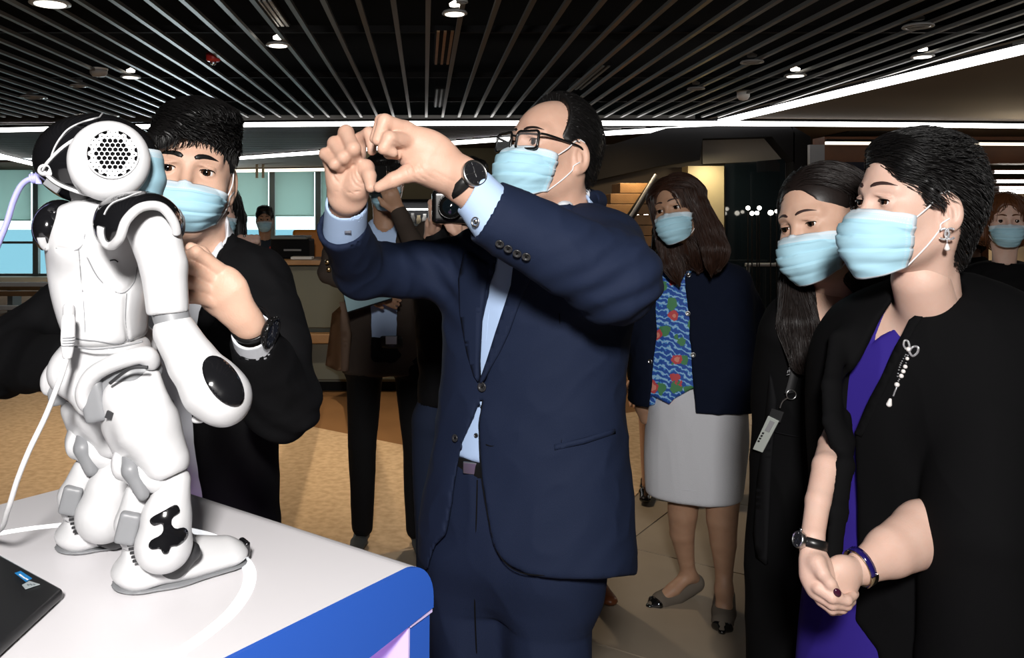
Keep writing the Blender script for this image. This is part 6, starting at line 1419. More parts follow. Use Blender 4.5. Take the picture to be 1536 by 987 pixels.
hv, hf = lh_.hair_shell(.004, adds=[lambda S: S.ell((.0, -.045, -.03), (.078, .062, .10), None, .03), lambda S: S.chain([(.060, .020, .055), (.074, .016, -.03), (.078, .030, -.12), (.070, .060, -.20), (.062, .080, -.265)], [.016, .022, .032, .038, .020], .02), lambda S: S.chain([(.072, -.03, -.03), (.095, -.02, -.14), (.098, .015, -.22)], [.02, .026, .014], .02), lambda S: S.chain([(-.070, -.02, .0), (-.072, -.05, -.10), (-.06, -.06, -.18)], [.014, .028, .03], .02), lambda S: S.ell((0, -.075, -.12), (.075, .035, .08), None, .03)],
    cuts=[lambda S: S.ell((.0, .104, -.002), (.068, .070, .084), None, .005, 's'), lambda S: S.box((-.02, .085, -.06), (.072, .075, .075), None, .02, .006, 's'), lambda S: S.ell((-.084, .0, -.016), (.03, .030, .036), None, .004, 's')], h=.004)
def ldir(p):
    s = np.where(p[:, 0] > .0, 1., -1.); t = p[:, 2] > .045
    d = np.stack([s*.12 + 0*p[:, 0], .02 + 0*p[:, 0], -1. + 0*p[:, 0]], 1); d[t] = np.stack([s[t]*.8, -.55 + 0*p[t, 0], .1 - 6*np.abs(p[t, 0])], 1)
    k = (p[:, 0] > .05) & (p[:, 2] < -.1); d[k] += (-.12, .22, 0); return d
strands(lh_, lh_.HS, (hv, hf), ldir, 5200, .11, .0007, lw, M['hair_soft'], seed=8, steps=9, lift=.004, jit=.07, grav=.35, fan=lambda v: ~((v[:, 0] < -.02) & (v[:, 1] > .012) & (v[:, 2] < .075)))
# lanyard, ring and badge
lan = thing('lanyard', 'black lanyard with a silver grey staff badge on a black dress', 'badge', on(lfull, [(1165, 640)], 1.2)[0])
M['strap_black'] = mat('lanyard_ribbon', (.012, .012, .013), .6); M['print_grey'] = mat('grey_print', (.22, .22, .23), .6); M['badge'] = mat('silver_badge', (.42, .45, .42), .4, .2)
def ribbon(sdf, pts, w_, m, name, par, off=.004, th=.0015, d0=1.2):
    q = spline(on(sdf, pts, d0, off), 30); return MB().tube(q, w_, 8, flat=th/w_).build(name, m, par, True)
L_ = [(1203, 470), (1198, 520), (1192, 560), (1184, 590)]
q = spline(on(lfull, L_, 1.2, .012), 24); rb2 = MB()
for sgn in (1,): 
    l_ = [p + np.array((-.0095, 0, 0)) for p in q]; r_ = [p + np.array((.0095, 0, 0)) for p in q]
    rb2.add(l_ + r_ + [p + np.array((0, .0015, 0)) for p in l_] + [p + np.array((0, .0015, 0)) for p in r_], [[i, i+24, i+25, i+1] for i in range(23)] + [[48+i, 49+i, 73+i, 72+i] for i in range(23)] + [[i, i+1, 49+i, 48+i] for i in range(23)] + [[24+i, 72+i, 73+i, 25+i] for i in range(23)])
rb2.build('ribbon', M['strap_black'], lan, True)
# letters running down the ribbon: strokes of three capitals
def stroke(a, b, w_=1.1): 
    d = np.array(b)-np.array(a); n_ = np.array((-d[1], d[0]))/np.linalg.norm(d)*w_/2; return [tuple(np.array(a)+n_), tuple(np.array(b)+n_), tuple(np.array(b)-n_), tuple(np.array(a)-n_)]
lsdf = SDF(); lsdf.ops = list(lfull.ops)
for st_ in [((1187, 548), (1193, 545)), ((1193, 545), (1187, 552)), ((1187, 552), (1192, 550)), ((1186, 555), (1191, 553)), ((1186, 555), (1185, 559)), ((1188.5, 554), (1188, 558)), ((1191, 553), (1190, 557)), ((1184, 562), (1189, 560)), ((1190, 558), (1188, 564))]:
    patch(lsdf, stroke(*st_), M['print_grey'], 'letter', lan, .0145, 3, 1.2, back=-.0125)
rc = on(lfull, [(1187, 592)], 1.2, .012)[0]
MB().tube([rc + .010*np.array((math.cos(a), 0, math.sin(a))) for a in np.linspace(0, 6.28, 20, endpoint=False)], .0014, 8, closed=True).build('key_ring', M['chrome'], lan, True)
MB().tube(spline([on(lfull, [(x, y)], 1.2, .012)[0] for x, y in ((1182, 596), (1174, 602), (1170, 612))], 12), .0018, 8).build('clip', M['chrome'], lan, True)
def plate(name, c4, m, par, th=.004, off=.010, bev=.001):
    q = [on(lfull, [p], 1.2, off)[0] for p in c4]; q = np.array(q); cen = q.mean(0); u = q[1]-q[0]; v = q[3]-q[0]; n_ = np.cross(u, v); n_ /= np.linalg.norm(n_); n_ *= -np.sign(n_[1])
    q = q - ((q-cen) @ n_)[:, None]*n_; return MB().prism(list(q), n_*th).build(name, m, par, bevel=bev)
plate('badge_holder', [(1159, 612), (1177, 618), (1171, 634), (1154, 626)], M['strap_black'], lan, .005)
plate('badge_card', [(1154, 623), (1170, 631), (1143, 679), (1131, 673)], M['badge'], lan, .004, .012)
plate('badge_photo', [(1157, 630), (1164, 633), (1155, 648), (1149, 645)], M['print_grey'], lan, .005, .012, 0)
for k in range(4): plate('letter', [(1146-2.2*k, 648+4*k), (1148-2.2*k, 649+4*k), (1147-2.2*k, 651+4*k), (1145-2.2*k, 650+4*k)], M['strap_black'], lan, .005, .012, 0)
M['spark'] = M['diamond']
for k, (x, y) in enumerate([(1255, 512), (1257, 517), (1253, 522), (1256, 508)]): 
    c = on(lfull, [(x, y)], 1.2, .003)[0]; S = SDF(); S.ell(c, .0022); S.mesh(.0009, 'brooch_stone', M['diamond'], lw)
q = spline(on(lfull, [(1163, 648), (1180, 652), (1205, 656), (1232, 660)], 1.2, .002), 20); MB().tube(q, .003, 8, flat=.6).build('dress_belt', M['black_suit'], lw, True)

DOFF = 0.0
# ------------------------------------------------------------------ woman in the white skirt
sw = thing('person', 'woman in navy jacket, blue floral blouse and white skirt standing at the back', 'person', P(1045, 0, 3.3)*np.array((1, 1, 0)))
sh2 = Head(1017, 315, 3.15, 43, 2, -14, 1.0, wide=1.0, jaw=.92, female=True, neck_to=P(1024, 402, 3.27), neck_r=.050, open_=.0040, h=.0036)
JR = [(385, 1000, 1058), (396, 985, 1092), (415, 968, 1114), (450, 958, 1122), (500, 954, 1124), (550, 952, 1126), (608, 948, 1128)]
bl = SDF(); bl.loft(yaw_rows([(r[0], r[1]+6, r[2]-6) for r in JR], 3.30, -20, .6), e=2.2); bl.cap(P(1022, 398, 3.27), P(1022, 376, 3.25), .062, .056, .02); bl.cap(P(1022, 392, 3.27), P(1014, 360, 3.22), .050, .05, .004, 's'); bfull = SDF(); bfull.ops = list(bl.ops)
nt_m = mat('floral_batik', (.02, .10, .42), .7)
def floral(m):
    nt = m.node_tree; L = nt.links; b = nt.nodes['Principled BSDF']; tc = nt.nodes.new('ShaderNodeTexCoord')
    def ramp(sock, stops):
        r = nt.nodes.new('ShaderNodeValToRGB'); e = r.color_ramp; e.interpolation = 'CONSTANT'
        while len(e.elements) < len(stops): e.elements.new(.5)
        for el, (p, c) in zip(e.elements, stops): el.position = p; el.color = (*c, 1)
        L.new(sock, r.inputs[0]); return r.outputs[0]
    def mix(f, a, c):
        x = nt.nodes.new('ShaderNodeMix'); x.data_type = 'RGBA'; L.new(f, x.inputs[0])
        for s_, q in ((6, a), (7, c)):
            if isinstance(q, tuple): x.inputs[s_].default_value = (*q, 1)
            else: L.new(q, x.inputs[s_])
        return x.outputs[2]
    w_ = nt.nodes.new('ShaderNodeTexWave'); w_.inputs['Scale'].default_value = 26; w_.inputs['Distortion'].default_value = 7; w_.inputs['Detail Scale'].default_value = 1.6; w_.bands_direction = 'DIAGONAL'; L.new(tc.outputs['Object'], w_.inputs[0])
    base = ramp(w_.outputs[1], [(0, (.012, .07, .36)), (.62, (.05, .25, .62)), (.86, (.28, .50, .75))])
    def voro(scale, thr, seed):
        mp = nt.nodes.new('ShaderNodeMapping'); mp.inputs['Location'].default_value = (seed, seed*.7, seed*1.3); L.new(tc.outputs['Object'], mp.inputs[0])
        n = nt.nodes.new('ShaderNodeTexNoise'); n.inputs['Scale'].default_value = 40; L.new(mp.outputs[0], n.inputs[0])
        v = nt.nodes.new('ShaderNodeTexVoronoi'); v.inputs['Scale'].default_value = scale; L.new(mp.outputs[0], v.inputs[0])
        a = nt.nodes.new('ShaderNodeMath'); a.operation = 'MULTIPLY_ADD'; a.inputs[1].default_value = .5; L.new(n.outputs[0], a.inputs[0]); L.new(v.outputs[0], a.inputs[2])
        c = nt.nodes.new('ShaderNodeMath'); c.operation = 'LESS_THAN'; c.inputs[1].default_value = thr; L.new(a.outputs[0], c.inputs[0]); return c.outputs[0]
    c = mix(voro(14, .56, 3), base, (.06, .22, .09)); c = mix(voro(13, .52, 1), c, (.50, .06, .07)); c = mix(voro(13, .38, 1), c, (.66, .24, .18)); L.new(c, b.inputs['Base Color'])
floral(nt_m); M['floral'] = nt_m
bl.poly([(960, 620), (978, 592), (1004, 607), (1012, 598), (1040, 582), (1060, 575), (1060, 640), (950, 640)], 2.9, 3.28)
bl.mesh(.008, 'blouse', M['floral'], sw, folds(.004, 7, 61, (1, 1, .5)))
M['navy_knit'] = cloth('navy_tweed', (.0065, .0095, .022), .95, 350, .4, spec=.1)
jk = SDF(); jk.loft(yaw_rows([(r[0], r[1]-1, r[2]+1) for r in JR], 3.31, -20, .64), e=2.2)
jk.cap(P(1022, 396, 3.27), P(1022, 366, 3.24), .064, .060, .006, 's')
jk.poly([(1030, 380), (1026, 396), (1028, 430), (1033, 480), (1038, 540), (1043, 604), (1043, 640), (972, 640), (975, 610), (979, 560), (984, 500), (986, 450), (984, 410), (996, 380)], 2.8, 3.30)
px_chain(jk, [(1100, 425, 3.31, 26), (1124, 470, 3.33, 24), (1138, 530, 3.36, 20), (1128, 566, 3.42, 17)], .04); px_chain(jk, [(972, 430, 3.36, 22), (962, 510, 3.38, 19), (963, 590, 3.36, 15)], .04)
jk.mesh(.0085, 'jacket', M['navy_knit'], sw, folds(.005, 6, 63))
jf = SDF(); jf.loft(yaw_rows([(r[0], r[1]-1, r[2]+1) for r in JR], 3.31, -20, .64), e=2.2)
for x, y in ((1033, 413), (1032, 470), (1040, 532), (986, 446), (976, 542)): button(jf, x, y, .009, sw, 2.8, M['chrome'], .004, False)
M['skirt'] = cloth('white_linen', (.60, .61, .65), .9, 300, .5)
sk = SDF(); sk.loft(yaw_rows([(575, 980, 1110), (610, 975, 1115), (660, 972, 1116), (700, 971, 1113), (736, 972, 1109), (744, 974, 1106)], 3.31, -20, .70), e=2.2, rnd=.006); sk.mesh(.008, 'skirt', M['skirt'], sw, folds(.004, 4, 64, (1, 1, .3)))
garment_lines(sk, [(973, 726), (1010, 733), (1060, 737), (1107, 730)], .0018, M['skirt'], 'hem_stitch', sw, 2.8)
lg = SDF(); px_chain(lg, [(1026, 720, 3.34, 26), (1024, 770, 3.34, 21.5), (1023, 800, 3.35, 18), (1029, 840, 3.37, 12), (1033, 862, 3.38, 11)], .02); px_chain(lg, [(1033, 862, 3.38, 10), (1010, 884, 3.36, 11), (985, 903, 3.335, 8)], .02, flat=((0, 0, 1), .8)); lg.ell(P(1040, 866, 3.40), (.024, .03, .022), None, .02)
px_chain(lg, [(1084, 720, 3.26, 28), (1083, 780, 3.25, 22.5), (1085, 815, 3.25, 19), (1086, 860, 3.25, 12.5), (1086, 885, 3.23, 12.5)], .02); px_chain(lg, [(1086, 885, 3.23, 12), (1086, 910, 3.18, 12.5), (1085, 924, 3.155, 8)], .02, flat=((0, 0, 1), .9)); lg.ell(P(1087, 890, 3.27), (.026, .028, .022), None, .02)
hs_ = SDF(); px_chain(hs_, [(964, 592, 3.36, 12), (966, 612, 3.355, 13), (968, 628, 3.35, 9)], .01)
V, Fs = join_np([sh2.surf(), lg.surf(.004), hs_.surf(.005), core([([P(1025, 405, 3.30), P(1040, 500, 3.32), P(1045, 700, 3.32)], [.08, .09, .11]), ([P(1030, 425, 3.31), P(1100, 425, 3.31), P(1136, 530, 3.36), P(1120, 570, 3.45), P(1090, 580, 3.52)], [.05, .04, .03, .025, .02]), ([P(1030, 425, 3.31), P(972, 430, 3.36), P(963, 600, 3.36)], [.05, .035, .022])])]); mesh_np('body', V, Fs, M['skin_d'], sw, True)
M['suede'] = mat('taupe_suede', (.115, .095, .075), .9); M['patent'] = mat('black_patent', (.006, .006, .006), .12, coat=.6)
def pump(pts, heel, cutc):
    S = SDF(); S.chain([P(a, b, d) for a, b, d, r in pts], [PX(r, d) for a, b, d, r in pts], .02)
    for c, r in cutc: S.ell(P(*c), r, None, .006, 's')
    o = S.mesh(.004, 'shoe', M['suede'], sw)
    t = pts[-1]; tt = pts[-2]; S = SDF(); S.cap(P(*t[:3])*.62+P(*tt[:3])*.38, P(*t[:3])+(P(*t[:3])-P(*tt[:3]))*.10, PX(tt[3], t[2])*1.04, PX(t[3], t[2])*1.0, flat=((0, 0, 1), .75)); S.mesh(.003, 'toe_cap', M['patent'], o)
    MB().lathe([(.0075, 0), (.0055, .015), (.006, .045), (.014, .075)], heel, (-.05, .1, 1), 12).build('heel', M['patent'], o, True)
pump([(1043, 874, 3.41, 13.5), (1012, 892, 3.375, 15), (990, 902, 3.345, 13.5), (976, 908, 3.325, 6)], P(1039, 890, 3.43)*np.array((1, 1, 0)) + np.array((0, 0, .002)), [((1022, 868, 3.35), (.10, .04, .035))])
pump([(1087, 893, 3.29, 15), (1086, 918, 3.19, 17.5), (1084, 934, 3.14, 15.5), (1083, 946, 3.11, 6)], P(1088, 906, 3.30)*np.array((1, 1, 0)) + np.array((0, 0, .002)), [((1086, 886, 3.245), (.024, .045, .05))])
sh2.eyes(sw, gaze=(.02, 0)); sh2.brows(sw, M['brow_brown'], .9, .003); sh2.lashes(sw, .0014); sh2.mask(sw, top=-.020, bot=-.128, w=.058, seed=19)
hv, hf = sh2.hair_shell(.012, adds=[lambda S: S.chain([(-.050, .02, .075), (-.080, .005, .0), (-.096, -.005, -.10), (-.105, .0, -.17), (-.09, .02, -.205)], [.03, .034, .044, .046, .02], .03), lambda S: S.chain([(.050, .02, .075), (.074, .005, .0), (.078, -.005, -.10), (.070, .0, -.19), (.066, .0, -.215)], [.026, .026, .030, .030, .02], .03), lambda S: S.ell((-.01, -.06, -.08), (.095, .055, .12), None, .04)],
    cuts=[lambda S: S.ell((.006, .10, -.03), (.056, .085, .105), None, .008, 's')], h=.005)
def sdir(p):
    s = np.where(p[:, 0] > .004, 1., -1.); t = p[:, 2] > .06; d = np.stack([s*.18 + 0*p[:, 0], 0*p[:, 0], -1 + 0*p[:, 0]], 1); d[t] = np.stack([s[t], -.2 + 0*p[t, 0], .25 - 7*np.abs(p[t, 0])], 1); b = p[:, 2] < -.15; d[b, 0] -= s[b]*.4; return d
strands(sh2, sh2.HS, (hv, hf), sdir, 4200, .12, .0010, sw, M['hair_brown'], seed=9, steps=8, lift=.003, jit=.03, hug=.6)
# ------------------------------------------------------------------ people further back
M['brown_jacket'] = cloth('brown_tweed', (.050, .038, .031), .9, 400, .4); M['check_lining'] = cloth('tan_check', (.13, .085, .06), .85, 300, .3); M['black_denim'] = cloth('black_trousers', (.0065, .0065, .007), .9, 600, .2)
M['polo'] = cloth('slate_polo', (.022, .030, .045), .9, 500, .2); M['jeans'] = cloth('blue_jeans', (.015, .022, .045), .9, 500, .3); M['brown_leather'] = mat('brown_leather', (.16, .05, .018), .35); M['grey_shoe'] = mat('grey_canvas', (.07, .075, .075), .8); M['gold'] = mat('gold_button', (.7, .5, .25), .25, 1.0)
def standing(label, cx, d, eye, yaw, skin_, top, bottom, hair, shoes=None, female=False, sh_w=.205, arms=None, group=None, mask_=True, pitch=0, roll=0, long_=0, h=.009, top_z=None, hem=None, hands=True, legs=((-.09, 0), (.09, 0)), shirt=None, open_front=False, hip_w=.165, bare=False):
    c = P(cx, eye, d); x0, z = c[0], c[2]; t = thing('person', label, 'person', (x0, d, 0), group)
    a = math.radians(yaw); F = np.array((-math.sin(a), -math.cos(a), 0)); R = np.array((-math.cos(a), math.sin(a), 0)); U = np.array((0, 0, 1.0)); B = np.array((x0, d, 0)) - F*.02
    def L(r, f, zz): return B + R*r + F*f + U*zz
    hd = Head(cx, eye, d, yaw, pitch, roll, 1.0, female=female, jaw=.93 if female else 1, neck_to=L(0, -.01, z-.24), neck_r=.046 if female else .054, h=.005, open_=.004)
    hz = hem if hem is not None else z*.53; sw_ = sh_w
    S = SDF(); S.loft([(q, *(L(0, o, 0)[:2]), w_, dp, -math.degrees(a)) for q, w_, dp, o in ((z-.185, .065, .06, -.02), (z-.205, .12, .075, -.015), (z-.24, sw_*.80, .09, -.01), (z-.30, sw_*.86, .105, 0), (z-.45, sw_*.82, .115, 0), (z-.62, sw_*.76, .105, 0), (z*.60, hip_w, .11, 0), (hz, hip_w*1.04, .115, 0))], e=2.3)
    tf = SDF(); tf.ops = list(S.ops)
    sides = []
    for x, arm in zip(SIDES, arms or (None, None)):
        if arm is None: arm = [L(x*sw_*.82, 0, z-.275), L(x*(sw_+.035), -.01, z-.56), L(x*(sw_+.03), .06, z-.80)]
        arm = [np.array(q) for q in arm]; S.chain(arm, [.056, .047, .036], .04); sides.append(arm)
    S.cap(L(0, .0, z-.15), L(0, -.01, z-.25), .052, .056, .01, 's')
    if open_front: S.box(L(0, .12, z-.45), (.055, .11, .34), rotm(0, 0, -yaw), .02, .01, 's')
    S.mesh(h, 'top', top, t, folds(.005, 6, int(cx)))
    if shirt:
        Q = SDF(); Q.loft([(q, *(L(0, o, 0)[:2]), w_, dp, -math.degrees(a)) for q, w_, dp, o in ((z-.16, .058, .055, -.015), (z-.205, .10, .068, -.012), (z-.25, .15, .082, -.01), (z-.45, .15, .105, 0), (z-.62, .145, .098, 0), (z*.575, .15, .10, 0))], e=2.3); Q.cap(L(0, .02, z-.12), L(0, 0, z-.24), .05, .055, .006, 's'); Q.mesh(h*.8, 'shirt', shirt, t, folds(.004, 7, 3, (1, 1, .4)))
    if bottom is not None:
        T = SDF(); T.loft([(q, *(L(0, 0, 0)[:2]), w_, dp, -math.degrees(a)) for q, w_, dp in ((z*.585, hip_w*.93, .10), (z*.55, hip_w*.98, .11), (z*.48, hip_w*.97, .112))], e=2.3)
        for (r, f) in legs: T.chain([L(r*.9, 0, z*.49), L(r, f*.5+.01, z*.28), L(r*1.02, f, .09)], [.085, .062, .047], .04)
        T.mesh(h, 'trousers', bottom, t, folds(.005, 5, 7, (1, 1, .5)))
    parts = [hd.surf()]; fs = []
    for (r, f) in legs: shoe(t, L(r*1.05, f-.08, .008), L(r*1.25, f+.17, .008), .042, .065, shoes or M['belt'], h=.008)
    if bare:
        Q = SDF()
        for (r, f) in legs: Q.chain([L(r, 0, z*.5), L(r, f*.5+.01, z*.28), L(r*1.02, f, .07)], [.07, .052, .034], .03)
        parts.append(Q.surf(.007))
    if hands:
        for x, arm in zip(SIDES, sides):
            e, w_ = arm[-2], arm[-1]; dr_ = (w_-e)/np.linalg.norm(w_-e); Q = SDF(); sd = np.cross(dr_, F); sd /= np.linalg.norm(sd) + 1e-9
            Q.cap(e, w_, .034, .024, .01); Q.cap(w_, w_+dr_*.07, .026, .036, .02, flat=(np.cross(dr_, sd), .5))
            for k in range(4): b_ = w_+dr_*.085+sd*(-.027+.018*k); Q.chain([b_, b_+dr_*.045+F*.012, b_+dr_*(.072 - .006*abs(k-1.5))+F*.028], [.0095, .0088, .007], .004)
            b_ = w_+dr_*.03+sd*.028*x; Q.chain([b_, b_+dr_*.03+sd*.018*x, b_+dr_*.06+sd*.022*x], [.012, .011, .008], .008)
            parts.append(Q.surf(.0045))
    parts.append(core([([L(0, 0, z-.24), L(0, 0, z-.45), L(0, 0, z*.52)], [.06, .09, .09])] + [([L(0, 0, z-.28)] + arm, [.05, .04, .033, .022]) for arm in sides] + [([L(r*.9, 0, z*.5), L(r, f*.5+.01, z*.28), L(r*1.02, f, .07)], [.06, .04, .03]) for r, f in legs]))
    V, Fs = join_np(parts); mesh_np('body', V, Fs, skin_, t, True)
    hd.eyes(t); hd.brows(t, hair, 1.1, .001)
    if mask_: hd.mask(t, top=-.018, bot=-.122, w=.060, seed=int(cx) % 30)
    if not long_:
        hv, hf = hd.hair_shell(.010, adds=[lambda Q: Q.ell((0, .01, .10), (.068, .085, .03), None, .02)], cuts=[lambda Q: Q.ell((0, .10, -.015), (.07, .072, .072), None, .006, 's'), lambda Q: Q.box((0, .085, -.05), (.2, .085, .055), None, .002, .006, 's'), lambda Q: Q.box((0, 0, -.115), (.2, .2, .05), None, .002, .004, 's'), lambda Q: Q.ell((-.082, 0, -.02), (.03, .026, .034), None, .004, 's'), lambda Q: Q.ell((.082, 0, -.02), (.03, .026, .034), None, .004, 's')], h=.006)
        strands(hd, hd.HS, (hv, hf), lambda p: np.stack([p[:, 0]*2, .3+0*p[:, 0], -.3-4*np.maximum(0, .09-p[:, 2])], 1), 700, .03, .0013, t, hair, seed=3, steps=5, lift=.003)
    else:
        zl = -long_
        hv, hf = hd.hair_shell(.011, adds=[lambda Q: Q.chain([(-.05, .01, .07), (-.082, 0, -.02), (-.088, 0, zl)], [.03, .030, .028], .03), lambda Q: Q.chain([(.05, .01, .07), (.082, 0, -.02), (.088, 0, zl)], [.03, .030, .028], .03), lambda Q: Q.ell((0, -.06, zl*.5), (.09, .05, .10), None, .04)], cuts=[lambda Q: Q.ell((0, .10, -.03), (.058, .082, .105), None, .008, 's')], h=.007)
        strands(hd, hd.HS, (hv, hf), lambda p: np.stack([np.sign(p[:, 0])*.2*(p[:, 2] > .03), -.1+0*p[:, 0], -1+0*p[:, 0]], 1), 900, .09, .0016, t, hair, seed=4, steps=6, lift=.004, jit=.07)
    return t, hd, L, tf
# man with the phone and a blue tablet
bx_, bz = P(575, 274, 3.9)[0], P(575, 274, 3.9)[2]
pm, ph_, Lp, tf = standing('man in brown jacket photographing with a phone behind the heart hands', 577, 3.9, 274, 0, M['skin_d'], M['brown_jacket'], M['black_denim'], M['hair_black'], M['grey_shoe'], sh_w=.235, shirt=M['shirt_blue'], open_front=True, hem=P(0, 560, 3.9)[2], roll=-6, pitch=-4, legs=((-.14, .02), (.10, .0)), hip_w=.185,
    arms=[[P(512, 340, 3.88), P(492, 410, 3.80), P(552, 434, 3.74)], [P(642, 350, 3.9), P(640, 410, 3.72), P(598, 318, 3.62)]], h=.008)
ft = [P(510, 480, 3.84), P(500, 540, 3.85)]
S = SDF(); S.loft([(P(0, y, 3.9)[2], P((a+b)/2, y, 3.9)[0], 3.9, (b-a)/2*3.9/FPX, .11) for y, a, b in ((500, 566, 611), (510, 565, 612), (518, 565, 613))], e=2.3, rnd=.004); S.mesh(.006, 'belt', M['belt'], pm)
c = P(587, 510, 3.785); MB().box(c-(.025, .01, .018), c+(.025, .004, .018)).build('belt_buckle', M['steel_grey'], pm, bevel=.003)
patch(tf, [(498, 470), (518, 452), (528, 500), (524, 556), (505, 556), (488, 548)], M['check_lining'], 'jacket_lining', pm, .03, 7, 3.3, label='tan checked inner side of the jacket')
for k in range(2): c = P(491+2*k, 393+11*k, 3.72); S = SDF(); S.ell(c, (.012, .006, .012)); S.mesh(.004, 'cuff_button', M['gold'], pm)
fo = thing('folder', 'pale blue folder held by the man in the brown jacket', 'folder', P(550, 440, 3.62))
M['folder'] = mat('pale_blue_board', (.22, .36, .40), .5)
fc_ = [P(508, 408, 3.64), P(590, 408, 3.64), P(588, 447, 3.60), P(521, 468, 3.58)]
MB().prism(fc_, (0, .012, 0)).build('cover', M['folder'], fo, bevel=.002)
MB().prism([P(521, 467, 3.583), P(588, 446, 3.603), P(588, 449, 3.603), P(521, 470, 3.583)], (0, .010, 0)).build('edge', M['black'], fo)
for pts in ([(531, 432), (540, 427), (541, 429), (532, 434)], [(542, 432), (549, 436), (549, 437), (542, 433)], [(542, 432), (543.5, 433), (543.5, 439), (542, 438)], [(545, 434), (546.5, 435), (546.5, 440), (545, 439)], [(548, 436), (549.5, 437), (549.5, 441), (548, 440)]):
    dd = lambda y: 3.64 - (y-408)/60*.06 - .004
    MB().prism([P(x, y, dd(y)) for x, y in pts], (0, .002, 0)).build('letter', M['black'], fo)
pho = thing('phone', 'black phone held up before the face of the man in the brown jacket', 'phone', P(556, 268, 3.62))
MB().box(P(533, 288, 3.60), P(580, 247, 3.612), rot=rotm(-14, 0, 8)).build('body', M['frame_black'], pho, bevel=.004)
MB().lathe([(.008, 0), (.008, .003), (.001, .003)], P(543, 254, 3.60), (0, -1, 0), 14).build('camera_lens', M['chrome'], pho, True); MB().lathe([(.006, 0), (.006, .002), (.001, .002)], P(543, 262, 3.60), (0, -1, 0), 12).build('flash_lens', M['white_paint'], pho, True)
# photographer
pg, ph2, Lg, _ = standing('photographer in black crouched behind the raised arm, camera at the eye', 700, 3.05, 292, -6, M['skin_b'], M['black_suit'], M['jeans'], M['hair_black'], M['belt'], mask_=False, sh_w=.22, arms=[[P(668, 372, 3.05), P(642, 410, 2.95), P(655, 352, 2.78)], [P(772, 372, 3.05), P(740, 430, 2.90), P(688, 350, 2.76)]], hands=False, legs=((.12, 0), (-.10, 0)))
hb = SDF(); px_chain(hb, [(640, 392, 2.90, 15), (648, 355, 2.79, 12), (650, 336, 2.75, 13)], .01)
for k in range(4): finger(hb, [(648, 322+8*k, 2.745, 6), (647+1*k, 304+9*k, 2.70, 5.5), (656, 300+10*k, 2.675, 5), (662, 303+10*k, 2.68, 4.5)], .003)
px_chain(hb, [(736, 420, 2.88, 15), (700, 362, 2.77, 12), (688, 346, 2.73, 14), (680, 340, 2.72, 11)], .01)
for k in range(4): finger(hb, [(688, 338+5*k, 2.70, 5.5), (676+2*k, 336+4*k, 2.69, 5.5), (668+2*k, 332+4*k, 2.69, 4.5)], .003)
V, Fs = hb.surf(.004); mesh_np('hand', V, Fs, M['skin_b'], pg, True)
cm = thing('camera', 'black camera with a large round lens held by the photographer', 'camera', P(676, 312, 2.72))
c = P(676, 310, 2.63); S = SDF(); S.box(c+(.015, .065, 0), (.072, .035, .052), rnd=.012); S.box(c+(.015, .06, .058), (.026, .03, .022), rnd=.012, k=.01); S.mesh(.004, 'body', M['frame_black'], cm)
MB().lathe([(.030, -.06), (.034, -.02), (.038, .0), (.038, .012), (.034, .012), (.033, .004)], c, (-.08, -1, 0), 30).build('lens_barrel', M['frame_black'], cm, True); MB().lathe([(.0001, .008), (.02, .006), (.033, .001), (.033, -.01), (.0001, -.01)], c, (-.08, -1, 0), 30).build('front_glass', M['dark_glass'], cm, True)
MB().tube([c + .036*np.array((math.cos(a), -.02, math.sin(a))) for a in np.linspace(0, 6.28, 30, endpoint=False)], .0015, 6, closed=True).build('lens_ring', M['grey_plastic'], cm, True)
# man in polo behind the counter
pl_, hp_, Lq, tfp = standing('masked man in slate polo shirt behind the counter at left', 397, 8.3, 329, -8, M['skin_d'], M['polo'], M['black_denim'], M['hair_black'], sh_w=.24, arms=[None, [P(436, 362, 8.3), P(446, 398, 8.32), P(428, 408, 8.18)]])
patch(tfp, [(404, 371), (415, 370), (416, 383), (405, 384)], M['red'], 'badge', pl_, .02, 3, 7.6, label='red square badge')
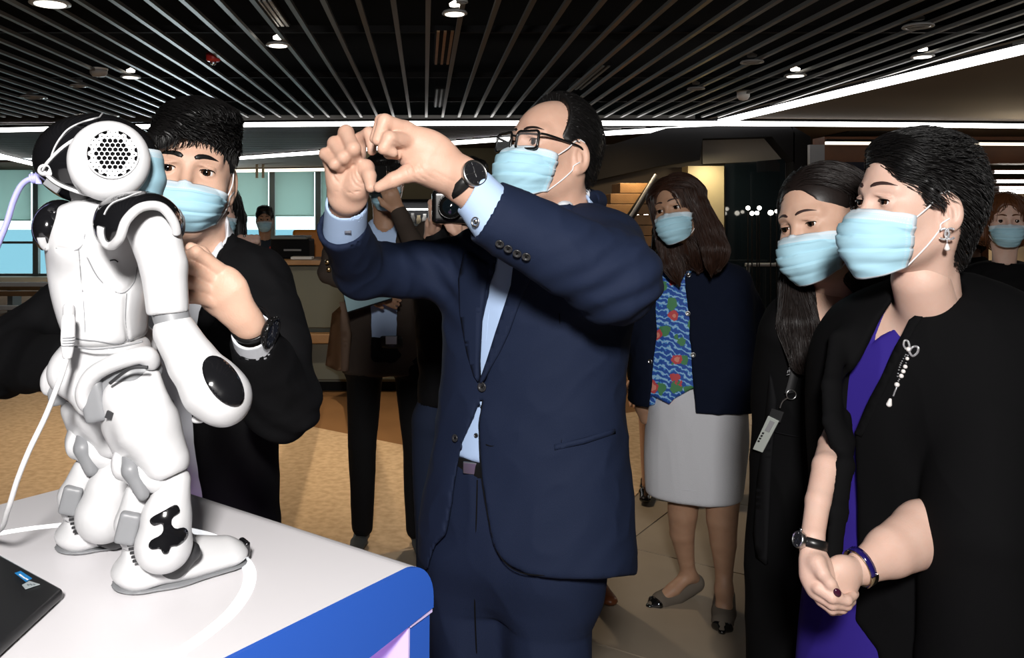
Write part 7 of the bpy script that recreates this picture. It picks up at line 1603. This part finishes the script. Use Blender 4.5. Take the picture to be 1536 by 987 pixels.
# woman hidden behind the young man, one hand raised
standing('masked woman half hidden behind the ear of the young man', 326, 3.5, 319, -18, M['skin_c'], M['black_crepe'], M['black_denim'], M['hair_black'], female=True, sh_w=.18, long_=.12, arms=[None, [P(365, 440, 3.5), P(372, 460, 3.4), P(374, 392, 3.28)]], h=.010, hands=False)
hw = SDF(); hw.cap(P(374, 392, 3.28), P(374, 372, 3.27), .030, .040, .02, flat=((0, 1, 0), .6))
for k in range(4): finger(hw, [(362+8*k, 366, 3.27, 5.5), (361+8*k, 357, 3.25, 5.5), (363+7.5*k, 362, 3.235, 5)], .003)
V, Fs = hw.surf(.004); hwm = bpy.data.objects['person.%03d' % (len([o for o in bpy.data.objects if o.name.startswith('person')])-1)]; mesh_np('hand', V, Fs, M['skin_c'], hwm, True)
S = SDF(); S.ell(P(367, 354, 3.235), .006); S.mesh(.002, 'ring', M['chrome'], hwm)
# two women at the right edge
bw, hb_, Lb, tfb = standing('masked woman with a copper brown bob and black coat at the right edge', 1508, 4.0, 331, 24, M['skin_c'], M['black_suit'], M['black_denim'], M['hair_auburn'], female=True, sh_w=.19, long_=.07, h=.010)
c = on(tfb, [(1500, 444)], 3.5)[0]; S = SDF(); S.ell(c, (.012, .008, .012)); S.mesh(.004, 'button', M['gold'], bw)
standing('dark haired woman turned away, seen between the short-haired woman and the bob', 1449, 5.2, 338, 110, M['skin_a'], M['black_crepe'], M['black_denim'], M['hair_black'], female=True, sh_w=.18, long_=.10, h=.011)
# woman behind the white skirt, and a man behind the navy suit
standing('woman in black flats standing behind the woman in the white skirt', 1012, 4.62, 340, 10, M['skin_a'], M['black_crepe'], None, M['hair_black'], M['patent'], female=True, sh_w=.18, long_=.10, h=.011, legs=((.135, .05), (-.07, 0)), bare=True, hem=.50)
standing('man in brown leather shoes standing hidden behind the navy suit', 826, 3.45, 318, -8, M['skin_a'], M['black_suit'], M['black_denim'], M['hair_black'], M['brown_leather'], sh_w=.20, h=.011, legs=((.06, 0), (-.15, .06)))
